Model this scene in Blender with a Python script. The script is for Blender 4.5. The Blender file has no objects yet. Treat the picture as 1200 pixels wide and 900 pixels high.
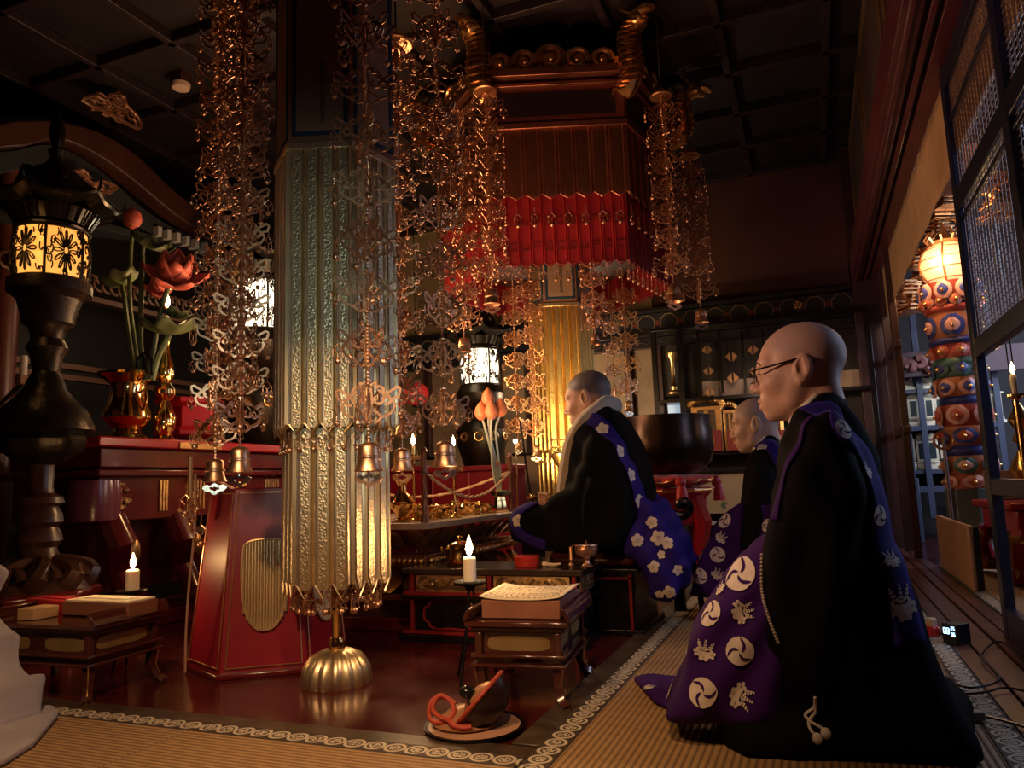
import bpy, bmesh, math, random
import numpy as np
from mathutils import Vector, Matrix
from mathutils.bvhtree import BVHTree
random.seed(7); rng = np.random.default_rng(7)
SC = bpy.context.scene; COL = SC.collection
PI = math.pi; R = math.radians; sin, cos = math.sin, math.cos

# ---------------------------------------------------------------- camera model (pixels of the 1200x900 frame)
F, CX, CY, CAMH = 880., 600., 450., .62
_d = Vector(((957-CX)/F, (555-CY)/F, 1.)); _q = 1/(_d.x*.035+_d.y)
_u = Vector((-.035*_q, -_q, 1.)); _Y = _d.normalized(); _Z = _u.normalized(); _X = _Y.cross(_Z)
RM = Matrix((_X, _Y, _Z)); CAM = Vector((0, 0, CAMH))
def ray(px, py): return RM @ Vector(((px-CX)/F, (py-CY)/F, 1.))
def atY(px, py, Y): r = ray(px, py); return CAM + r*(Y/r.y)
def atX(px, py, X): r = ray(px, py); return CAM + r*(X/r.x)
def atZ(px, py, z=0.): r = ray(px, py); return CAM + r*((z-CAMH)/r.z)
def atD(px, py, d): return CAM + ray(px, py)*d
def scale_at(d): return d/F            # metres per pixel at depth d
def depth(p): return (RM.transposed() @ (Vector(p)-CAM)).z

# ---------------------------------------------------------------- materials
MATS = {}
def nodes_of(m): return m.node_tree.nodes, m.node_tree.links
def mat(name, col, rough=.5, metal=0., var=.0, vscale=8., bump=0., bscale=40., emit=None, estr=0., coat=0., sheen=0., alpha=1., spec=None, sss=0., trans=0., detail=3.):
    if name in MATS: return MATS[name]
    m = bpy.data.materials.new(name); m.use_nodes = True; N, L = nodes_of(m)
    b = N['Principled BSDF']; b.inputs['Base Color'].default_value = (*col, 1); b.inputs['Roughness'].default_value = rough; b.inputs['Metallic'].default_value = metal
    if coat: b.inputs['Coat Weight'].default_value = coat; b.inputs['Coat Roughness'].default_value = .08
    if sheen: b.inputs['Sheen Weight'].default_value = sheen; b.inputs['Sheen Roughness'].default_value = .5
    if spec is not None: b.inputs['Specular IOR Level'].default_value = spec
    if emit: b.inputs['Emission Color'].default_value = (*emit, 1); b.inputs['Emission Strength'].default_value = estr
    if alpha < 1: b.inputs['Alpha'].default_value = alpha
    if trans: b.inputs['Transmission Weight'].default_value = trans
    if sss: b.inputs['Subsurface Weight'].default_value = sss; b.inputs['Subsurface Radius'].default_value = (.012, .004, .002); b.inputs['Subsurface Scale'].default_value = 1.
    tc = N.new('ShaderNodeTexCoord')
    if var:
        n = N.new('ShaderNodeTexNoise'); n.inputs['Scale'].default_value = vscale; n.inputs['Detail'].default_value = detail; L.new(tc.outputs['Object'], n.inputs['Vector'])
        rp = N.new('ShaderNodeValToRGB'); rp.color_ramp.elements[0].position = .3; rp.color_ramp.elements[1].position = .7
        rp.color_ramp.elements[0].color = (*[c*(1-var) for c in col], 1); rp.color_ramp.elements[1].color = (*[min(1, c*(1+var)) for c in col], 1)
        L.new(n.outputs['Fac'], rp.inputs['Fac']); L.new(rp.outputs['Color'], b.inputs['Base Color'])
    if bump:
        n2 = N.new('ShaderNodeTexNoise'); n2.inputs['Scale'].default_value = bscale; n2.inputs['Detail'].default_value = 4; L.new(tc.outputs['Object'], n2.inputs['Vector'])
        bp = N.new('ShaderNodeBump'); bp.inputs['Strength'].default_value = bump; bp.inputs['Distance'].default_value = .01
        L.new(n2.outputs['Fac'], bp.inputs['Height']); L.new(bp.outputs['Normal'], b.inputs['Normal'])
    MATS[name] = m; return m
def mnode(m, op, a, b=None, c=None):
    N, L = nodes_of(m); n = N.new('ShaderNodeMath'); n.operation = op
    for i, v in enumerate((a, b, c)):
        if v is None: continue
        if isinstance(v, (int, float)): n.inputs[i].default_value = v
        else: L.new(v, n.inputs[i])
    return n.outputs[0]
def mixcol(m, fac, c1, c2):
    N, L = nodes_of(m); n = N.new('ShaderNodeMix'); n.data_type = 'RGBA'
    L.new(fac, n.inputs[0])
    for i, c in ((6, c1), (7, c2)):
        if isinstance(c, tuple): n.inputs[i].default_value = (*c, 1)
        else: L.new(c, n.inputs[i])
    return n.outputs[2]
def obj_xyz(m):
    N, L = nodes_of(m); tc = N.new('ShaderNodeTexCoord'); s = N.new('ShaderNodeSeparateXYZ'); L.new(tc.outputs['Object'], s.inputs[0]); return s.outputs

# ---------------------------------------------------------------- mesh building
def rot_to(d):
    """matrix whose z axis points along d"""
    return Vector(d).normalized().to_track_quat('Z', 'Y').to_matrix().to_4x4()
class MB:
    def __init__(s): s.v = []; s.f = []
    def add(s, vs, fs, M=None):
        o = len(s.v)
        s.v += [tuple(M @ Vector(p)) if M else tuple(p) for p in vs]; s.f += [tuple(i+o for i in f) for f in fs]; return s
    def box(s, c, d, M=None, taper=1., rz=0.):
        x, y, z = d[0]/2, d[1]/2, d[2]/2
        vs = [(sx*x*(taper if sz > 0 else 1), sy*y*(taper if sz > 0 else 1), sz*z) for sz in (-1, 1) for sx, sy in ((-1, -1), (1, -1), (1, 1), (-1, 1))]
        if rz: vs = [(a*cos(rz)-b*sin(rz), a*sin(rz)+b*cos(rz), q) for a, b, q in vs]
        vs = [(a+c[0], b+c[1], q+c[2]) for a, b, q in vs]
        return s.add(vs, [(3, 2, 1, 0), (4, 5, 6, 7), (0, 1, 5, 4), (1, 2, 6, 5), (2, 3, 7, 6), (3, 0, 4, 7)], M)
    def hexa(s, p):           # 8 corner points: bottom 4 ccw, top 4 ccw
        return s.add(p, [(3, 2, 1, 0), (4, 5, 6, 7), (0, 1, 5, 4), (1, 2, 6, 5), (2, 3, 7, 6), (3, 0, 4, 7)])
    def lathe(s, prof, n=20, M=None, c=(0, 0, 0), flute=0, famp=0.):
        vs = []; fs = []
        for r, z in prof:
            for k in range(n):
                a = 2*PI*k/n; rr = r*(1+famp*(abs(cos(flute*a/2))-.5)) if flute else r
                vs.append((c[0]+rr*cos(a), c[1]+rr*sin(a), c[2]+z))
        for i in range(len(prof)-1):
            for k in range(n):
                k2 = (k+1) % n; fs.append((i*n+k, i*n+k2, (i+1)*n+k2, (i+1)*n+k))
        if prof[0][0] > 1e-5: fs.append(tuple(range(n-1, -1, -1)))
        if prof[-1][0] > 1e-5: fs.append(tuple((len(prof)-1)*n+k for k in range(n)))
        return s.add(vs, fs, M)
    def tube(s, pts, r, n=6, M=None, flat=1., up=None, closed=False, caps=True):
        pts = [Vector(p) for p in pts]; m = len(pts); rs = r if isinstance(r, (list, tuple)) else [r]*m
        vs = []; fs = []; prev = None
        for i, p in enumerate(pts):
            if closed: t = pts[(i+1) % m]-pts[i-1]
            else: t = pts[min(i+1, m-1)]-pts[max(i-1, 0)]
            t = t.normalized() if t.length > 1e-9 else Vector((0, 0, 1))
            if up is not None: a = Vector(up) - t*t.dot(Vector(up))
            elif prev is None: a = t.orthogonal()
            else: a = prev - t*t.dot(prev)
            if a.length < 1e-6: a = t.orthogonal()
            a.normalize(); prev = a; b = t.cross(a)
            for k in range(n):
                q = 2*PI*(k+.5)/n; vs.append(tuple(p + a*(cos(q)*rs[i]*flat) + b*(sin(q)*rs[i])))
        for i in range(m if closed else m-1):
            j = (i+1) % m
            for k in range(n): k2 = (k+1) % n; fs.append((i*n+k, i*n+k2, j*n+k2, j*n+k))
        if caps and not closed: fs.append(tuple(range(n-1, -1, -1))); fs.append(tuple((m-1)*n+k for k in range(n)))
        return s.add(vs, fs, M)
    def ball(s, c, r, n=10, m=6, M=None):
        rx, ry, rz = r if isinstance(r, (tuple, list)) else (r, r, r)
        vs = [(c[0], c[1], c[2]-rz)]; fs = []
        for i in range(1, m):
            a = -PI/2+PI*i/m
            for k in range(n): b = 2*PI*k/n; vs.append((c[0]+rx*cos(a)*cos(b), c[1]+ry*cos(a)*sin(b), c[2]+rz*sin(a)))
        vs.append((c[0], c[1], c[2]+rz)); T = len(vs)-1
        for k in range(n): fs.append((0, 1+(k+1) % n, 1+k)); fs.append((T, 1+(m-2)*n+k, 1+(m-2)*n+(k+1) % n))
        for i in range(m-2):
            for k in range(n): k2 = (k+1) % n; fs.append((1+i*n+k, 1+i*n+k2, 1+(i+1)*n+k2, 1+(i+1)*n+k))
        return s.add(vs, fs, M)
    def prism(s, poly, h, M=None):   # polygon in xy, extruded 0..h in z
        n = len(poly); vs = [(x, y, 0) for x, y in poly]+[(x, y, h) for x, y in poly]
        return s.add(vs, [tuple(range(n-1, -1, -1)), tuple(range(n, 2*n))]+[(i, (i+1) % n, n+(i+1) % n, n+i) for i in range(n)], M)
    def grid(s, fn, nu, nv, M=None, closeu=False):
        vs = [fn(i/(nu if closeu else nu-1), j/(nv-1)) for j in range(nv) for i in range(nu)]
        fs = [(j*nu+i, j*nu+(i+1) % nu, (j+1)*nu+(i+1) % nu, (j+1)*nu+i) for j in range(nv-1) for i in range(nu if closeu else nu-1)]
        return s.add(vs, fs, M)
    def mesh(s, name, m, sharp=35.):
        me = bpy.data.meshes.new(name); me.from_pydata(s.v, [], s.f); me.update()
        bm = bmesh.new(); bm.from_mesh(me); bmesh.ops.recalc_face_normals(bm, faces=bm.faces); bm.to_mesh(me); bm.free()
        for p in me.polygons: p.use_smooth = True
        me.set_sharp_from_angle(angle=R(sharp))
        for q in (m if isinstance(m, (list, tuple)) else [m]): me.materials.append(q)
        return me
    def build(s, name, m, parent=None, bevel=0., world=False, solid=0., sharp=35., label=None, segs=2, loc=None, rz=0.):
        if world and parent is not None:
            I = parent.matrix_basis.inverted() if parent.parent is None else (parent.parent.matrix_basis @ parent.matrix_basis).inverted()
            s.v = [tuple(I @ Vector(p)) for p in s.v]
        me = s.mesh(name, m, sharp); o = bpy.data.objects.new(name, me); COL.objects.link(o)
        if parent is not None: o.parent = parent
        if loc is not None: o.location = loc
        if rz: o.rotation_euler.z = rz
        if solid: q = o.modifiers.new('thickness', 'SOLIDIFY'); q.thickness = solid; q.offset = 0
        if bevel: q = o.modifiers.new('bevel', 'BEVEL'); q.width = bevel; q.segments = segs; q.limit_method = 'ANGLE'; q.angle_limit = R(40)
        if label: o['label'] = label
        return o
def tag(o, label, cat, group=None, kind=None):
    o['label'] = label; o['category'] = cat
    if group: o['group'] = group
    if kind: o['kind'] = kind
    return o
def thing(name, label, cat, loc=(0, 0, 0), rz=0., group=None):
    o = bpy.data.objects.new(name, None); COL.objects.link(o); o.empty_display_size = .05
    o.location = loc; o.rotation_euler = (0, 0, rz); o.matrix_basis = Matrix.Translation(loc) @ Matrix.Rotation(rz, 4, 'Z')
    return tag(o, label, cat, group)
def struct(o): o['kind'] = 'structure'; return o
def inst(src, parent=None, M=None):
    c = src.copy(); COL.objects.link(c); c.parent = parent
    if M is not None: c.matrix_basis = M
    return c
def copy_tree(o, parent=None):
    c = o.copy(); COL.objects.link(c); c.parent = parent
    for ch in list(o.children): copy_tree(ch, c)
    return c
def twin(o, loc, label, rz=None, group=None, scale=None):
    c = copy_tree(o); c.location = loc; c['label'] = label
    if rz is not None: c.rotation_euler.z = rz
    if group: c['group'] = group
    if scale: c.scale = (scale,)*3
    return c
def meshobj(name, verts, faces, m, parent=None, sharp=60., sub=0):
    b = MB(); b.v = [tuple(v) for v in verts]; b.f = [tuple(f) for f in faces]; o = b.build(name, m, parent, sharp=sharp)
    if sub: q = o.modifiers.new('sub', 'SUBSURF'); q.levels = sub; q.render_levels = sub
    return o
def arc(c, r, a0, a1, n=10): return [(c[0]+r*cos(a0+(a1-a0)*i/(n-1)), c[1]+r*sin(a0+(a1-a0)*i/(n-1))) for i in range(n)]
def spiral(c, r0, r1, a0, a1, n=14): return [(c[0]+(r0+(r1-r0)*i/(n-1))*cos(a0+(a1-a0)*i/(n-1)), c[1]+(r0+(r1-r0)*i/(n-1))*sin(a0+(a1-a0)*i/(n-1))) for i in range(n)]
def smooth_path(pts, n=4):
    """Catmull-Rom through points (any dimension)"""
    P = [np.array(p, float) for p in pts]; P = [2*P[0]-P[1]]+P+[2*P[-1]-P[-2]]; out = []
    for i in range(1, len(P)-2):
        for k in range(n):
            t = k/n; out.append(tuple(.5*((2*P[i])+(P[i+1]-P[i-1])*t+(2*P[i-1]-5*P[i]+4*P[i+1]-P[i+2])*t*t+(3*P[i]-P[i-1]-3*P[i+1]+P[i+2])*t**3)))
    out.append(tuple(P[-2])); return out

# ---------------------------------------------------------------- implicit surfaces (bodies, robes)
def ell(p, c, r, M=None):
    q = p-np.array(c)
    if M is not None: q = q @ np.array(M)
    r = np.array(r); k0 = np.linalg.norm(q/r, axis=1); k1 = np.linalg.norm(q/(r*r), axis=1)+1e-9
    return k0*(k0-1)/k1
def cap(p, a, b, ra, rb=None):
    rb = ra if rb is None else rb; a = np.array(a, float); b = np.array(b, float); d = b-a
    t = np.clip(((p-a) @ d)/(d @ d), 0, 1); return np.linalg.norm(p-a-t[:, None]*d, axis=1)-(ra+(rb-ra)*t)
def smin(a, b, k): h = np.maximum(k-np.abs(a-b), 0)/k; return np.minimum(a, b)-h*h*k/4
def smax(a, b, k): return -smin(-a, -b, k)
def poly2(P, x, y):
    """signed distance to polygon P"""
    n = len(P); d = np.full(x.shape, 1e9); ins = np.zeros(x.shape, bool)
    for i in range(n):
        ax, ay = P[i]; bx, by = P[(i+1) % n]; ex, ey = bx-ax, by-ay; wx, wy = x-ax, y-ay
        t = np.clip((wx*ex+wy*ey)/(ex*ex+ey*ey+1e-12), 0, 1); d = np.minimum(d, (wx-t*ex)**2+(wy-t*ey)**2)
        c = ((ay > y) != (by > y)); xi = ax+(y-ay)/(by-ay+1e-12)*ex; ins ^= c & (x < xi)
    return np.where(ins, -1, 1)*np.sqrt(d)
def slab(p, P, s0, s1, rnd=.02, ax=(0, 2, 1)):
    """rounded extrusion of polygon P (in axes ax[0],ax[1]) from s0 to s1 along ax[2]"""
    d2 = poly2(P, p[:, ax[0]], p[:, ax[1]])+rnd; w = np.abs(p[:, ax[2]]-(s0+s1)/2)-((s1-s0)/2-rnd)
    return np.minimum(np.maximum(d2, w), 0)+np.sqrt(np.maximum(d2, 0)**2+np.maximum(w, 0)**2)-rnd
def snets(f, lo, hi, h):
    lo = np.array(lo, float); n = np.ceil((np.array(hi)-lo)/h).astype(int)+1
    g = np.stack(np.meshgrid(*[lo[i]+h*np.arange(n[i]) for i in range(3)], indexing='ij'), -1).reshape(-1, 3)
    V = np.concatenate([f(c) for c in np.array_split(g, max(1, len(g)//300000))]).reshape(n)
    I = V < 0; cn = n-1
    def corner(A, i, j, k): return A[i:cn[0]+i, j:cn[1]+j, k:cn[2]+k]
    cs = sum(corner(I, i, j, k).astype(int) for i in (0, 1) for j in (0, 1) for k in (0, 1)); act = (cs > 0) & (cs < 8)
    acc = np.zeros((*cn, 3)); cnt = np.zeros(cn)
    for ax in range(3):
        o = [a for a in range(3) if a != ax]
        for u in (0, 1):
            for w in (0, 1):
                a = [0]*3; a[o[0]] = u; a[o[1]] = w; b = list(a); b[ax] = 1
                va, vb = corner(V, *a), corner(V, *b); m = (va < 0) != (vb < 0); t = np.where(m, va/(va-vb+1e-20), 0)
                for q in range(3): acc[..., q] += np.where(m, (t if q == ax else a[q]), 0)
                cnt += m
    idx = -np.ones(cn, int); w = np.argwhere(act); idx[act] = np.arange(len(w))
    vs = lo+h*(w+acc[act]/cnt[act][:, None]); fs = []
    for ax in range(3):
        o = [a for a in range(3) if a != ax]; s0 = [slice(None)]*3; s1 = [slice(None)]*3; s0[ax] = slice(0, n[ax]-1); s1[ax] = slice(1, n[ax])
        A, B = I[tuple(s0)], I[tuple(s1)]; e = np.argwhere(A != B)
        e = e[(e[:, o[0]] > 0) & (e[:, o[1]] > 0) & (e[:, o[0]] < n[o[0]]-1) & (e[:, o[1]] < n[o[1]]-1)]
        if not len(e): continue
        def at(du, dv): q = e.copy(); q[:, o[0]] -= du; q[:, o[1]] -= dv; return idx[q[:, 0], q[:, 1], q[:, 2]]
        quad = np.stack([at(0, 0), at(1, 0), at(1, 1), at(0, 1)], 1); ins = A[tuple(e.T)]; flip = ins if ax != 1 else ~ins
        quad[~flip] = quad[~flip][:, ::-1]; fs += quad.tolist()
    return vs, fs
def blob(name, f, lo, hi, h, m, parent=None, M=None, relax=1):
    vs, fs = snets(f, lo, hi, h)
    me = bpy.data.meshes.new(name); me.from_pydata(vs.tolist(), [], fs); me.update()
    bm = bmesh.new(); bm.from_mesh(me)
    for _ in range(relax): bmesh.ops.smooth_vert(bm, verts=bm.verts, factor=.5, use_axis_x=True, use_axis_y=True, use_axis_z=True)
    bmesh.ops.recalc_face_normals(bm, faces=bm.faces)
    if M is not None: bm.transform(M)
    bm.to_mesh(me); bm.free()
    for p in me.polygons: p.use_smooth = True
    me.materials.append(m); o = bpy.data.objects.new(name, me); COL.objects.link(o); o.parent = parent
    return o
def bvh_world(objs):
    V = []; Fc = []
    for o in objs:
        W = o.matrix_basis if o.parent is None else (o.parent.matrix_basis @ o.matrix_basis); n = len(V)
        V += [W @ v.co for v in o.data.vertices]; Fc += [[i+n for i in p.vertices] for p in o.data.polygons]
    return BVHTree.FromPolygons(V, Fc)
# ---------------------------------------------------------------- shared materials
def lacquer_floor():
    m = mat('lacquer_floor', (.05, .007, .008), .16, spec=.4); N, L = nodes_of(m); b = N['Principled BSDF']
    x, y, z = obj_xyz(m); u = mnode(m, 'PINGPONG', x, .31); line = mnode(m, 'LESS_THAN', u, .0015)
    nz = N.new('ShaderNodeTexNoise'); nz.inputs['Scale'].default_value = 5; nz.inputs['Detail'].default_value = 6
    tc = N.new('ShaderNodeTexCoord'); L.new(tc.outputs['Object'], nz.inputs['Vector'])
    c = mixcol(m, nz.outputs['Fac'], (.03, .004, .005), (.075, .010, .010)); c2 = mixcol(m, line, c, (.006, .002, .002)); L.new(c2, b.inputs['Base Color'])
    r = mnode(m, 'MULTIPLY_ADD', nz.outputs['Fac'], .25, .06); L.new(r, b.inputs['Roughness']); return m
def tatami_mat(axis):
    m = mat('tatami_rush_'+axis, (.36, .22, .10), .7); N, L = nodes_of(m); b = N['Principled BSDF']
    x, y, z = obj_xyz(m); u = x if axis == 'y' else y
    w = mnode(m, 'ABSOLUTE', mnode(m, 'SINE', mnode(m, 'MULTIPLY', u, PI/.0165)))
    nz = N.new('ShaderNodeTexNoise'); nz.inputs['Scale'].default_value = 9; nz.inputs['Detail'].default_value = 5
    mp = N.new('ShaderNodeMapping'); mp.inputs['Scale'].default_value = (.25, 9, 1) if axis == 'y' else (9, .25, 1)
    tc = N.new('ShaderNodeTexCoord'); L.new(tc.outputs['Object'], mp.inputs[0]); L.new(mp.outputs[0], nz.inputs['Vector'])
    c = mixcol(m, nz.outputs['Fac'], (.27, .155, .065), (.44, .27, .125)); c = mixcol(m, mnode(m, 'POWER', w, .5), (.10, .055, .025), c); L.new(c, b.inputs['Base Color'])
    bp = N.new('ShaderNodeBump'); bp.inputs['Strength'].default_value = .9; bp.inputs['Distance'].default_value = .004; L.new(w, bp.inputs['Height']); L.new(bp.outputs['Normal'], b.inputs['Normal']); return m
def heri_mat(axis):
    m = mat('mat_border_'+axis, (.3, .25, .18), .7); N, L = nodes_of(m); b = N['Principled BSDF']
    x, y, z = obj_xyz(m); u, v = (y, x) if axis == 'y' else (x, y); S = .056
    a = mnode(m, 'SUBTRACT', mnode(m, 'FRACT', mnode(m, 'DIVIDE', u, S)), .5); c = mnode(m, 'DIVIDE', v, S)
    r = mnode(m, 'SQRT', mnode(m, 'ADD', mnode(m, 'MULTIPLY', a, a), mnode(m, 'MULTIPLY', c, c)))
    ring = mnode(m, 'MULTIPLY', mnode(m, 'GREATER_THAN', r, .35), mnode(m, 'LESS_THAN', r, .49))
    nz = N.new('ShaderNodeTexNoise'); nz.inputs['Scale'].default_value = 160; nz.inputs['Detail'].default_value = 1
    tc = N.new('ShaderNodeTexCoord'); L.new(tc.outputs['Object'], nz.inputs['Vector'])
    inn = mnode(m, 'MULTIPLY', mnode(m, 'LESS_THAN', r, .27), mnode(m, 'GREATER_THAN', nz.outputs['Fac'], .47))
    f = mnode(m, 'MAXIMUM', ring, inn); L.new(mixcol(m, f, (.045, .030, .022), (.50, .42, .31)), b.inputs['Base Color']); return m
WOOD = mat('dark_brown_wood', (.045, .016, .011), .42, var=.35, vscale=3)
BLACKW = mat('black_lacquer', (.006, .005, .006), .25, spec=.4)
BROWNL = mat('brown_lacquer', (.055, .014, .010), .16, var=.2, coat=.3)
REDL = mat('red_lacquer', (.34, .008, .014), .28, var=.08)
CRIM = mat('crimson_lacquer', (.22, .004, .018), .42, var=.1)
DREDL = mat('deep_red_lacquer', (.10, .008, .010), .2, var=.25, coat=.3)
GOLD = mat('gilt_brass', (.80, .50, .19), .28, 1., var=.25, vscale=30)
GOLDR = mat('gilt_relief', (.74, .50, .22), .33, 1., var=.3, vscale=60)
ROSE = mat('aged_gilt_copper', (.70, .41, .25), .38, 1., var=.3, vscale=50)
BRASS = mat('polished_brass', (.86, .58, .22), .12, 1.)
BRONZE = mat('dark_bronze', (.022, .015, .010), .34, .5, var=.4, vscale=12, bump=.25, bscale=50)
DKWOODC = mat('carved_dark_wood', (.050, .020, .012), .3, var=.4, vscale=8)
WAX = mat('candle_wax', (.85, .78, .62), .5, sss=.3)
FLAME = mat('candle_flame', (1, .7, .3), .5, emit=(1, .60, .22), estr=60)
PAPER = mat('sutra_paper', (.78, .66, .48), .75)
INK = mat('ink', (.04, .025, .02), .8)
FL = struct(MB().box((-.5, 3.5, -.05), (11, 13, .1)).build('floor', lacquer_floor()))
TT = .012
def mat_thing(x0, x1, y0, y1, axis, sides, label, group):
    cx, cy = (x0+x1)/2, (y0+y1)/2; t = thing('tatami_mat', label, 'tatami mat', (cx, cy, 0), group=group); w = .068
    a = [x0, x1, y0, y1]
    for s in sides: a[s] += w if s in (0, 2) else -w
    MB().box(((a[0]+a[1])/2-cx, (a[2]+a[3])/2-cy, TT/2), (a[1]-a[0], a[3]-a[2], TT)).build('rush_cover', tatami_mat(axis), t, bevel=.002)
    for s in sides:
        o = [x0, x1, y0, y1]
        if s == 0: o[1] = x0+w
        elif s == 1: o[0] = x1-w
        elif s == 2: o[3] = y0+w
        else: o[2] = y1-w
        b = MB().box((0, 0, 0), (o[1]-o[0]-.001, o[3]-o[2]-.001, TT+.001)).build('border', heri_mat('y' if s < 2 else 'x'), t, bevel=.002)
        b.location = ((o[0]+o[1])/2-cx, (o[2]+o[3])/2-cy, (TT+.001)/2)
XL, XR, YN = -.655, .385, 1.66
seam = atZ(150, 885, TT).x
mat_thing(XL, XR, YN-.07, 3.45, 'y', (0, 1), 'ribbed straw mat under the kneeling priest with glasses, bordered on both sides', 'straw mats of the right run')
mat_thing(XL, XR, 3.455, 5.3, 'y', (0, 1), 'ribbed straw mat under the farther kneeling priest, beyond the nearest mat', 'straw mats of the right run')
mat_thing(XL, XR, -.3, YN-.075, 'y', (1,), 'plain straw mat at the bottom edge, in front of the nearest kneeling priest', 'straw mats of the right run')
mat_thing(seam+.002, XL-.003, .7, YN, 'x', (3,), 'straw mat at bottom left running up to the round black dish', 'straw mats along the front')
mat_thing(seam-1.9, seam-.002, .7, YN, 'x', (3,), 'straw mat at the lower left corner under the grey robe', 'straw mats along the front')
# sill boards round the sunken lacquer floor
SILL = mat('worn_sill_wood', (.055, .035, .022), .45, var=.5, vscale=14)
struct(MB().box((-2.6, YN+.04, .004), (3.88, .07, .008)).box((XL-.04, 3.46, .004), (.07, 3.42, .008)).build('trim_1', SILL, bevel=.003))
# threshold boards with door tracks
TH = mat('threshold_wood', (.085, .030, .022), .33, var=.35, vscale=6)
tb = MB().box((.415, 3.0, .002), (.055, 8, .02)).box((.49, 3.0, .002), (.075, 8, .016)).box((.565, 3.0, .002), (.05, 8, .02)).box((.63, 3.0, .002), (.06, 8, .016))
struct(tb.build('trim_2', TH, bevel=.002))
mat_thing(.665, 1.5, 1.0, 3.6, 'y', (0,), 'dim straw mat of the next room behind the black box clock', 'straw mats of the next room')
mat_thing(.665, 1.5, 3.605, 5.5, 'y', (0,), 'dim straw mat of the next room below the leaning wooden board', 'straw mats of the next room')
# ---------------------------------------------------------------- walls, ceiling
BY = 7.0; CZ = 3.42
WALLD = mat('dark_red_plaster', (.070, .020, .017), .75, var=.3, vscale=2)
TAN = mat('aged_gold_paper', (.26, .18, .10), .6, var=.35, vscale=3)
struct(MB().box((-2.6, BY+.1, 1.75), (6.6, .2, 3.5)).build('wall_back', WALLD))
struct(MB().box((-5.6, 3, 1.75), (.2, 8.4, 3.5)).build('wall_left', mat('dark_plaster', (.02, .012, .01), .8)))  # one even near-black brown
struct(MB().box((-.7, 3.3, CZ+.05), (10, 9, .1)).build('ceiling', mat('ceiling_board', (.014, .008, .009), .6, var=.4, vscale=4)))
rb = MB()
for k in range(12): rb.box((-5.3+.62*k if k < 10 else .62+.9*(k-9), 3.2, CZ-.035), (.05, 8.6, .07))
for k in range(13): rb.box((-2.4, -.5+.62*k, CZ-.035), (6.2, .05, .07))
struct(rb.build('trim_3', mat('ceiling_rib_wood', (.020, .011, .013), .5, var=.2), bevel=.006))
# beam over the right hand doors : grooved head, wall above it, cloth-coloured strip below
bz = 2.2; XB = .60
bm_ = MB(); sec = [(.40, bz), (.425, bz), (.425, bz-.012), (.445, bz-.012), (.445, bz), (.475, bz), (.475, bz+.035), (.497, bz+.035), (.497, bz), (.52, bz), (.52, bz+.035), (.542, bz+.035), (.542, bz), (XB+.03, bz), (XB+.03, bz+.26), (.47, bz+.26), (.47, bz+.21), (.40, bz+.21)]
Mx = Matrix(((1, 0, 0, 0), (0, 0, 1, .6), (0, 1, 0, 0), (0, 0, 0, 1)))
bm_.prism(sec, 6.35, Mx); struct(bm_.build('trim_4', mat('red_brown_beam', (.085, .018, .024), .38, var=.25, vscale=5), bevel=.003))
struct(MB().box((XB-.06, 3.8, 2.95), (.12, 6.4, .98)).build('wall_right', mat('brown_plaster', (.05, .025, .02), .7)))
pw = MB()
for y0, y1 in ((2.6, 3.7), (3.9, 5.1), (5.3, 6.6)):
    pw.box((XB-.125, y0, 2.93), (.02, .035, .78)).box((XB-.125, y1, 2.93), (.02, .035, .78)).box((XB-.125, (y0+y1)/2, 2.56), (.02, y1-y0, .035)).box((XB-.125, (y0+y1)/2, 3.3), (.02, y1-y0, .035))
struct(pw.build('trim_5', mat('gold_edge_wood', (.16, .09, .035), .4, .3), bevel=.004))
val = MB()
def vfun(u, v): y = 1.2+5.72*u; return (XB+.012+.003*sin(y*11)*(1-v)+.002*sin(y*31), y, 1.825+.372*v)
val.grid(vfun, 120, 8); struct(val.build('trim_6', mat('tan_valance', (.42, .25, .13), .75, var=.12, vscale=5), solid=.006))
# corner posts and frames where the back wall meets the door run
POST = mat('dark_post', (.045, .018, .016), .35, var=.25)
cp = MB().box((.50, 6.86, 1.7), (.20, .18, 3.4)).box((XB, 6.45, 1.12), (.06, .06, 2.2)).box((XB, 5.9, 1.12), (.05, .05, 2.2)).box((XB, 6.3, .9), (.05, 1.0, .05)).box((XB, 6.3, 1.5), (.05, 1.0, .05))
struct(cp.build('trim_7', POST, bevel=.006))
# sliding lattice door at the right edge, near end of the opening
BLUEB = mat('blue_black_frame', (.010, .013, .032), .3)
dA = atX(1127, 250, XB); dB = atX(1183, 120, XB); ym, yn = dA.y, dB.y
z1 = atX(1150, 190, XB).z; z2 = atX(1165, 395, XB).z
dr = MB()
for y in (ym, yn, yn-(ym-yn)): dr.box((XB, y, 1.10), (.035, .07, 2.18))
yc = (ym+2*yn-ym)/2; yl = 2*(ym-yn)+.07
for z, h in ((z1, .08), (z2, .07), (.06, .12), (2.14, .08), (.55, .06)): dr.box((XB, yn, z), (.032, yl, h))
for z in (z1-.075, z1+.32): dr.box((XB, yn, z), (.02, yl, .018))
dob = struct(dr.build('door_1', BLUEB, bevel=.004))
wm = MB(); y0 = 2*yn-ym
for k in range(int(2*(ym-yn)/.022)):
    y = y0+.022*(k+.5); wm.tube([(XB+.004*(-1)**k, y, z2), (XB, y, 2.1)], .0016, 4)
for k in range(int((2.1-z2)/.022)): z = z2+.022*(k+.5); wm.tube([(XB, y0, z), (XB, ym, z)], .0016, 4)
g = wm.build('wire_mesh', mat('mesh_wire', (.14, .09, .07), .55, .5), dob, label='fine wire mesh filling the door panels')
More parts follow.
